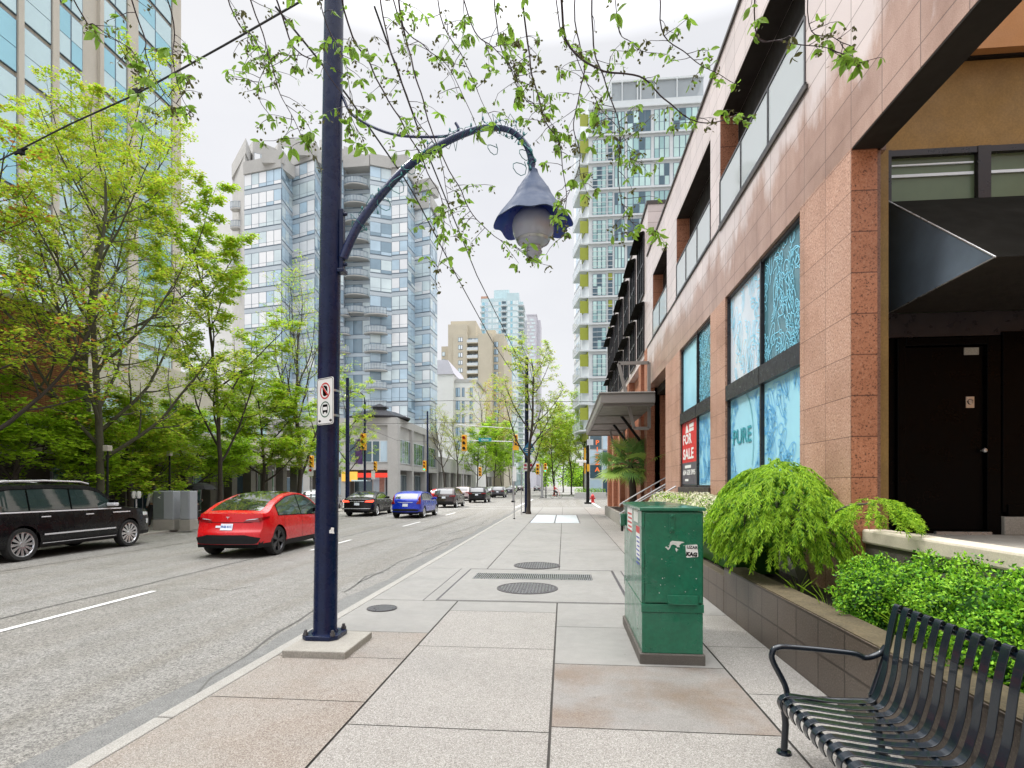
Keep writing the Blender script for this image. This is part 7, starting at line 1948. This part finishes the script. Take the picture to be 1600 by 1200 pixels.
# navy pole behind the corner tree, blue diamond sign, small signs
t, X = pole(823, 34.6, 9.8, .14, 'navy blue trolley pole just behind the corner street tree', 'navy')
A['bluesign'] = mat('blue_sign', (.01, .17, .40), .45, var=.15, vs=3)
ds = thing('blue_diamond_sign', 'bright blue diamond sign with white stripes on the pole by the corner tree', 'sign', atY(826, 705, 34.2)); p = atY(826, 702, 34.25)
b = MB(); b.extrude([(p.x-.38, 34.25, p.z), (p.x+.0, 34.25, p.z-.52), (p.x+.38, 34.25, p.z+.0), (p.x+.22, 34.25, p.z+.34), (p.x, 34.25, p.z+.46)], (0, .03, 0), 0)
for k in range(3): b.box(p.x-.2, p.x+.24, 34.23, 34.245, p.z+.02-k*.12, p.z+.06-k*.12, 1)
b.build('plate', [A['bluesign'], A['whitep']], ds)
A['signpink'] = mat('red_symbol', (.45, .03, .08), .5, var=0)
for i, px in enumerate((821, 830)):
    p = atY(px, 729.5, 34.15); o = thing('parking_sign', ['left one of the two small white parking signs by the corner tree', 'right one of the two small white parking signs by the corner tree'][i], 'sign', p)
    b = MB(); b.box(p.x-.155, p.x+.155, 34.15, 34.17, p.z-.26, p.z+.26, 0); b.lathe([(.001, -.02), (.085, -.02)], (p.x, 34.16, p.z+.1), 12, 1, 'y'); b.box(p.x-.1, p.x+.1, 34.135, 34.145, p.z-.14, p.z-.08, 1); b.build('plate', [A['whitep'], A['signpink']], o)
t, X = pole(814.5, 33.0, 2.6, .025, 'thin steel sign post at the kerb just left of the corner tree', 'steel', base=False)
pz_ = atZ(803.5, 811); t, X = pole(803.5, pz_.y, 2.3, .022, 'thin steel bus stop post at the kerb nearest the camera', 'steel', base=False, name='sign_post')
b = MB(); b.lathe([(.001, .06), (.05, .05), (.055, 0)], (X, pz_.y, 0), 12); b.build('foot', A['blackm'], t)
p = atY(804, 742, pz_.y); o = thing('bus_stop_sign', 'tall narrow white bus stop sign on the thin kerb post', 'sign', p); b = MB(); b.box(p.x-.10, p.x+.10, p.y-.04, p.y-.02, atY(804, 752, p.y).z, atY(804, 729, p.y).z); b.build('plate', A['whitep'], o)
# right side pole, hydrant
ph = atZ(918, 786); t, X = pole(918.5, ph.y, 6.0, .17, 'black signal pole at the right corner beside the red hydrant', 'blackm')
zz = atY(914, 700, ph.y).z; b = MB(); b.box(X-.34, X-.2, ph.y-.06, ph.y+.06, atY(914, 740, ph.y).z, zz); b.build('yellow_bracket', A['yellowt'], t)
b = MB(); p = atY(918, 731, ph.y); b.box(X-.1, X+.16, ph.y-.35, ph.y-.2, p.z-.35, p.z+.35); b.build('push_button_box', A['yellowt'], t)
p = atY(922, 691, ph.y-.3); o = thing('walk_sign', 'pale blue white sign on the black pole by the hydrant', 'sign', p); b = MB(); b.box(p.x-.3, p.x+.3, ph.y-.36, ph.y-.33, p.z-.28, p.z+.28); b.build('plate', A['ltsteel'], o)
p = atY(908, 721, ph.y-.3); o = thing('camera_box', 'white boxes on a short arm of the black corner pole', 'sign', p); b = MB(); b.box(p.x-.45, p.x+.5, ph.y-.3, ph.y-.1, p.z-.12, p.z+.12); b.box(p.x-.2, p.x+.2, ph.y-.3, ph.y-.1, p.z-.42, p.z-.14); b.build('box', A['whitep'], o, bevel=.03)
A['hyd'] = mat('hydrant_red', (.55, .03, .03), .4, var=.1)
p = atZ(926, 785.5); hy = thing('fire_hydrant', 'red fire hydrant beside the black corner pole', 'fire hydrant', p)
b = MB(); b.lathe([(.22, 0), (.22, .06), (.15, .08), (.14, .55), (.18, .58), (.18, .64), (.15, .70), (.09, .80), (.04, .83), (.04, .90), (.001, .91)], p, 16); b.build('barrel', A['hyd'], hy, True)
for s in (-1, 1): b = MB(); b.lathe([(.07, 0), (.07, s*.1), (.09, s*.1), (.09, s*.14), (.001, s*.15)], (p.x+s*.12, p.y, .45), 10, 0, 'x'); b.build('nozzle', A['hyd'], hy, True)
# post and lamps seen past the tree
for i, (px, py0, Y, lb) in enumerate([(847, 726, 74.0, 'grey sticker-covered post at the far kerb'), (853, 733, 74.5, 'black globe lamp post at the far kerb')]):
    z = atY(px, py0, Y).z; t, X = pole(px, Y, z, .16 if i == 0 else .07, lb, 'steel' if i == 0 else 'blackm')
    if i: b = MB(); b.lathe([(.001, .3), (.2, .2), (.27, 0), (.2, -.2), (.1, -.25)], (X, Y, z+.2), 12); b.build('globe', A['whitep'], t, True)
signal(852, 731, 73.5, 'far green-lit signal over the cyclist', 1.1, green=True)
signal(840, 733, 73.2, 'far yellow signal right of the corner tree', 1.3)
t, X = pole(866, 95, 4.0, .1, 'dark pole among the trees on the far sidewalk', 'blackm')

# wires
A['wire'] = mat('black_wire', (.01, .01, .01), .6, var=0)
def wire(label, pts, r=.012, cat='wire', sag=0.0, group=None, n=24, name='overhead_wire'):
    P = []
    for i in range(n+1):
        f = i/n*(len(pts)-1); k = min(int(f), len(pts)-2); g = f-k; p = Vector(pts[k]).lerp(Vector(pts[k+1]), g); p.z -= sag*4*g*(1-g); P.append(p)
    b = MB(); b.tube(P, r, 6); o = b.build(name, A['wire'], None, True); return tag(o, label, cat, group)
wire('left one of the two trolley wires running down to the crossing', [atc(430, 10, 6.3)+Vector((0,0,0)), atc(536, 140, 7.0), atc(640, 290, 9.2), atc(718, 440, 14), atc(770, 535, 20), atc(806, 590, 30)], .012)
wire('right one of the two trolley wires, crossing the lamp arm', [atc(585, 10, 6.6), atc(660, 220, 8.6), atc(745, 430, 14.5), atc(790, 520, 21), atc(824, 588, 34)], .012)
wire('span cable rising from the left edge to the top of the frame', [atc(-120, 306, 12.5), atc(0, 250, 11), atc(105, 196, 10), atc(213, 147, 9.0), atc(357, 67, 8), atc(470, 2, 7.4)], .014)
for i, (px, py, c) in enumerate(((213, 144, 9.0), (33, 237, 10.7))):
    p = atc(px, py, c); b = MB(); b.box(p.x-.05, p.x+.05, p.y-.04, p.y+.04, p.z-.055, p.z+.045)
    b.tube([p+Vector((-.14, 0, -.05)), p+Vector((.14, 0, .06))], .022, 6)
    o = b.build('wire_insulator', A['blackm'], None, False, bevel=.01); tag(o, ['black box insulator on the cable near the top of the left tower', 'small black clamp on the cable near the left edge'][i], 'insulator')
wire('upper span wire across the crossing', [atY(535, 627, 44), atY(700, 626, 44), atY(1000, 627, 44)], .02, sag=.05)
wire('lower span wire across the crossing', [atY(535, 660, 46), atY(700, 660, 46), atY(850, 657, 46)], .016, sag=.1)
wire('thin wire sagging in front of the grey corner building', [atY(572, 668, 44.2), atY(620, 688, 52), atY(668, 690, 62)], .014)
wire('diagonal cable above the left trees', [atc(0, 318, 14), atc(150, 250, 16), atc(300, 330, 22)], .012) if False else None
# guy fitting of the pole
# grey utility boxes on the far sidewalk
A['boxgrey'] = mat('grey_metal_box', (.30, .32, .34), .5, var=.15, vs=2); A['boxgrey2'] = mat('grey_metal_box_dark', (.13, .15, .14), .6, var=.2, vs=2)  # second, darker grey is for the door of the wide box
p1 = atZ(238, 828.5)
for i, (xa, xb, nm) in enumerate(((238, 271, 'grey utility box with a white arrow beside the black SUV'), (280, 297, 'narrow grey utility box next to the person with umbrella'))):
    a = atY(xa, 828, p1.y); bq = atY(xb, 828, p1.y); ub = thing('utility_box', nm, 'utility box', ((a.x+bq.x)/2, p1.y, 0), group='grey utility boxes on the far sidewalk')
    zt_ = atY(250, 767, p1.y).z; b = MB(); b.box(a.x, bq.x, p1.y, p1.y+.5, .0, .42); b.build('base', A['conc'], ub, bevel=.02)
    b = MB(); b.box(a.x+.02, bq.x-.02, p1.y+.02, p1.y+.48, .42, zt_); bd = b.build('body', A['boxgrey'], ub, bevel=.03)
    b = MB()
    if i == 0:
        b.box(a.x+.03, a.x+.03+(bq.x-a.x)*.5, p1.y+.0, p1.y+.018, .46, zt_-.05, 0); b.build('door', A['boxgrey2'], ub)
        b = MB(); zz = atY(247, 777, p1.y).z; xx_ = a.x+.22; b.add([(xx_, p1.y-.004, zz), (xx_+.15, p1.y-.004, zz+.05), (xx_+.08, p1.y-.004, zz), (xx_+.13, p1.y-.004, zz-.06)], [(0, 3, 2, 1)]); b.build('arrow_mark', A['whitep'], ub)
    else: b.box(a.x+.08, bq.x-.08, p1.y+.0, p1.y+.018, .46, zt_-.05, 0); b.build('door', A['boxgrey'], ub)
t, X = pole(265, p1.y+1.4, 3.0, .05, 'short dark lamp standard with small lantern behind the grey boxes', 'blackm')
b = MB(); b.box(X-.08, X+.08, p1.y+1.32, p1.y+1.48, 3.0, 3.2); b.build('lantern', A['beige'], t, bevel=.02)
t, X = pole(168, 17.6, 2.95, .045, 'slim dark lantern post behind the black SUV', 'blackm')
b = MB(); b.box(X-.1, X+.1, 17.5, 17.7, 2.95, 3.15); b.build('lantern', A['beige'], t, bevel=.02)
# white rack / parking meters
mt_ = thing('parking_meter', 'white double headed parking meter beyond the bonnet of the black SUV', 'parking meter', (xY(213, 19.5), 19.5, 0)); b = MB(); X = xY(213, 19.5)
b.tube([(X, 19.5, 0), (X, 19.5, 1.25)], .03, 8); b.build('post', A['steel'], mt_)
for s in (-1, 1): b = MB(); b.lathe([(.001, .16), (.07, .13), (.085, 0), (.06, -.12), (.001, -.13)], (X+s*.10, 19.5, 1.4), 12); b.build('head', A['whitep'], mt_, True)
# people
A['skin'] = mat('skin', (.42, .24, .16), .55, var=.1); A['hair'] = mat('dark_hair', (.02, .014, .01), .6, var=.2)
A['coat'] = mat('dark_teal_coat', (.02, .045, .045), .8, var=.2); A['trs'] = mat('dark_trousers', (.03, .03, .035), .8, var=.2); A['wshirt'] = mat('white_top', (.62, .6, .58), .8, var=.1); A['redsh'] = mat('red_top', (.45, .05, .05), .8, var=.1)
def skinned(name, J, E, rad, m, parent, lv=2):
    me = bpy.data.meshes.new(name); off = wloc(parent); me.from_pydata([(j[0]-off.x, j[1]-off.y, j[2]-off.z) for j in J], E, []); me.materials.append(m)
    o = bpy.data.objects.new(name, me); COL.objects.link(o); o.parent = parent
    md = o.modifiers.new('s', 'SKIN'); sv = me.skin_vertices[0].data
    for i, r in enumerate(rad): sv[i].radius = (r, r) if not isinstance(r, tuple) else r
    sv[0].use_root = True
    s2 = o.modifiers.new('u', 'SUBSURF'); s2.levels = lv; s2.render_levels = lv
    for p_ in me.polygons: p_.use_smooth = True
    return o
def person(label, x, y, h, rz, top, legs, arms='walk', z=0.0, hair=True, pack=None, stride=.25, sit=False, name='person'):
    t = thing(name, label, 'person', (x, y, z)); k = h/1.75; M = Matrix.Translation((x, y, z)) @ Matrix.Rotation(rz, 4, 'Z') @ Matrix.Diagonal((k, k, k, 1))
    def g(a): return tuple(M @ Vector(a))
    st = stride
    if sit: L = [(-.1, .42, .75), (-.1, .30, .35), (-.1, .42, .28)]; Rr = [(.1, .40, .55), (.1, .25, .12), (.1, .38, .06)]; hip = .92
    else: L = [(-.1, st*.7, .52), (-.1, st, .09), (-.1, st+.16, .03)]; Rr = [(.1, -st*.1, .5), (.1, -st, .12), (.1, -st+.14, .03)]; hip = .93
    if arms == 'walk': AL = [(-.24, -.05, 1.15), (-.24, .10, .92), (-.23, .16, .84)]; AR = [(.24, .02, 1.14), (.24, -.08, .92), (.23, -.04, .83)]
    elif arms == 'umb': AL = [(-.24, -.02, 1.15), (-.2, .16, 1.12), (-.1, .24, 1.2)]; AR = [(.24, .02, 1.14), (.18, .2, 1.15), (.08, .26, 1.22)]
    else: AL = [(-.23, .18, 1.22), (-.2, .42, 1.1), (-.19, .5, 1.08)]; AR = [(.23, .18, 1.22), (.2, .42, 1.1), (.19, .5, 1.08)]
    J = [(0, 0, hip), (0, .01, 1.12), (0, 0, 1.36), (0, .0, 1.47), (0, .02, 1.56), (0, .03, 1.64), (0, .02, 1.71), (-.17, 0, 1.42), *AL, (.17, 0, 1.42), *AR, (-.09, 0, .88), *L, (.09, 0, .88), *Rr]
    E = [(0, 1), (1, 2), (2, 3), (3, 4), (4, 5), (5, 6), (2, 7), (7, 8), (8, 9), (9, 10), (2, 11), (11, 12), (12, 13), (13, 14), (0, 15), (15, 16), (16, 17), (17, 18), (0, 19), (19, 20), (20, 21), (21, 22)]
    rad = [.13, .12, .13, .055, .075, .09, .06, .06, .045, .032, .03, .06, .045, .032, .03, .085, .06, .038, .035, .085, .06, .038, .035]
    skinned('body', [g(j) for j in J], E, [r*k for r in rad], A['skin'], t)
    Jt = J[:3]+[J[7], J[8], J[9], J[11], J[12], J[13]]
    skinned('jacket', [g(j) for j in Jt], [(0, 1), (1, 2), (2, 3), (3, 4), (4, 5), (2, 6), (6, 7), (7, 8)], [r*k for r in (.155, .145, .155, .085, .062, .048, .085, .062, .048)], A[top], t)
    Jl = [J[0], J[15], J[16], J[17], J[19], J[20], J[21]]
    skinned('trousers', [g(j) for j in Jl], [(0, 1), (1, 2), (2, 3), (0, 4), (4, 5), (5, 6)], [r*k for r in (.14, .1, .075, .055, .1, .075, .055)], A[legs], t)
    b = MB(); b.M = M; b.lathe([(.001, .115), (.06, .10), (.10, .04), (.105, -.02), (.08, -.10)], (0, -.005, 1.66), 12); b.build('hair', A['hair'], t, True)
    if pack: b = MB(); b.M = M; b.box(-.14, .14, -.32, -.14, 1.0, 1.42); b.build('backpack', A[pack], t, bevel=.05)
    return t, M
p = atY(305, 828, p1.y+1.6)
t, M = person('person in a dark coat walking under a black umbrella', p.x, p.y, 1.68, R(-25), 'coat', 'trs', 'umb')
um = thing('umbrella', 'black umbrella held over the walking person', 'umbrella', (p.x, p.y, 1.2)); c0 = M @ Vector((-.02, .25, 1.2)); b = MB()
b.tube([c0, c0+Vector((.05, 0, .72))], .01, 6); b.build('shaft', A['steel'], um); b = MB()
def uw(r, h, a): return r*(1-.05*abs(math.sin(a*4))*(r > .2)), h-.03*abs(math.sin(a*4))*(r > .5)
b.lathe([(.60, -.02), (.5, .10), (.32, .19), (.1, .245), (.001, .25)], c0+Vector((.05, 0, .48)), 32, wob=uw); b.lathe([(.60, -.025), (.5, .092), (.3, .18), (.001, .238)], c0+Vector((.05, 0, .48)), 32, wob=uw); b.build('canopy', A['blackm'], um)
p = atY(241, 828, p1.y+1.2); person('person in a white top with a black backpack behind the grey utility box', p.x, p.y, 1.72, R(60), 'wshirt', 'trs', pack='blackm')
p = atZ(870.5, 775.2); px_ = xY(869, 73); 
# cyclist
cy = thing('bicycle', 'bicycle ridden across the far end of the crossing', 'bicycle', (px_, 72.5, 0)); X, Y, Zr = px_, 72.5, .0
b = MB(); b.tube([(X-.5, Y, .35), (X-.1, Y, .32), (X+.3, Y, .85), (X-.25, Y, .88), (X-.1, Y, .32)], .025, 6); b.tube([(X+.5, Y, .35), (X+.32, Y, 1.0), (X+.2, Y, 1.02)], .022, 6); b.tube([(X-.28, Y, .96), (X-.1, Y, .32)], .02, 6); b.tube([(X-.5, Y, .35), (X-.26, Y, .88)], .016, 6); b.build('frame', A['hyd'], cy, True)
for s in (-.5, .5): b = MB(); b.tube([(X+s+.33*math.cos(a*PI/10), Y, .35+.33*math.sin(a*PI/10)) for a in range(21)], .02, 5); b.build('wheel', A['tyre'], cy, True)
b = MB(); b.tube([(X-.38, Y, .98), (X-.15, Y, .97)], .05, 6); b.build('saddle', A['blackm'], cy, True)
person('person in a red top riding the bicycle', X-.22, Y, 1.72, R(-90), 'redsh', 'trs', 'ride', z=.08, sit=True)
# ================================================================== CAMERA, LIGHT, RENDER
cd = bpy.data.cameras.new('camera'); cam = bpy.data.objects.new('camera', cd); COL.objects.link(cam); scene.camera = cam
cd.sensor_width = 36; cd.sensor_fit = 'HORIZONTAL'; cd.lens = 36*F/1600; cd.shift_y = (HZ-600)/1600; cd.clip_end = 5000; cd.clip_start = .05
cam.location = (0, 0, EYE); cam.rotation_euler = (R(90), 0, PSI)
w = bpy.data.worlds.new('World'); scene.world = w; w.use_nodes = True
nt = w.node_tree; bg = nt.nodes['Background']; nt.nodes.remove(bg) if False else None
SE, SR = R(56), R(292)
sky = N(nt, 'ShaderNodeTexSky', sky_type='NISHITA'); sky.sun_disc = False; sky.sun_elevation = SE; sky.sun_rotation = SR
sky.air_density = 1.2; sky.dust_density = 4
tc = N(nt, 'ShaderNodeTexCoord')
mp = N(nt, 'ShaderNodeMapping'); mp.inputs['Scale'].default_value = (1, 1, 2.6); nt.links.new(tc.outputs['Generated'], mp.inputs[0])
nz = noise_n(nt, mp.outputs[0], 1.6, 6, .55)
sp = N(nt, 'ShaderNodeSeparateXYZ'); nt.links.new(tc.outputs['Generated'], sp.inputs[0])
# overcast: cloud layer over the blue sky, brighter towards the zenith
grad = ramp(nt, sp.outputs[2], [(0.0, (.75, .755, .78)), (.5, (.75, .755, .78)), (.75, (.8, .8, .8)), (1.0, (.8, .8, .8))])
gs = N(nt, 'ShaderNodeMapRange'); gs.inputs['From Min'].default_value = .62; gs.inputs['From Max'].default_value = 1.0; gs.inputs['To Min'].default_value = 1.0; gs.inputs['To Max'].default_value = 8.0
nt.links.new(sp.outputs[2], gs.inputs['Value'])
cl = mixc(nt, .6, grad, ramp(nt, nz, [(.35, (.84, .845, .88)), (.65, (1., 1., 1.))]), 'MULTIPLY')
b1 = bg; b1.inputs['Strength'].default_value = .10; nt.links.new(sky.outputs[0], b1.inputs['Color'])
b2 = N(nt, 'ShaderNodeBackground'); nt.links.new(cl, b2.inputs['Color']); nt.links.new(gs.outputs[0], b2.inputs['Strength'])
ms = N(nt, 'ShaderNodeMixShader'); ms.inputs[0].default_value = .93
nt.links.new(b1.outputs[0], ms.inputs[1]); nt.links.new(b2.outputs[0], ms.inputs[2]); nt.links.new(ms.outputs[0], nt.nodes['World Output'].inputs[0])
ld = bpy.data.lights.new('sun', 'SUN'); ld.energy = 2.6; ld.angle = R(13); ld.color = (1, .96, .9)
sun = bpy.data.objects.new('sun', ld); COL.objects.link(sun)
# sun_rotation 0 = +Y, turning clockwise seen from above
d = Vector((math.sin(SR)*math.cos(SE), math.cos(SR)*math.cos(SE), math.sin(SE)))
sun.rotation_euler = d.to_track_quat('Z', 'Y').to_euler()
scene.view_settings.view_transform = 'Standard'; scene.view_settings.look = 'None'; scene.view_settings.gamma = 1; scene.view_settings.exposure = 0.3
scene.view_settings.use_curve_mapping = False
scene.render.engine = 'CYCLES'
scene.cycles.max_bounces = 6; scene.cycles.transparent_max_bounces = 8; scene.cycles.diffuse_bounces = 3; scene.cycles.glossy_bounces = 3; scene.cycles.transmission_bounces = 3
scene.cycles.use_denoising = True
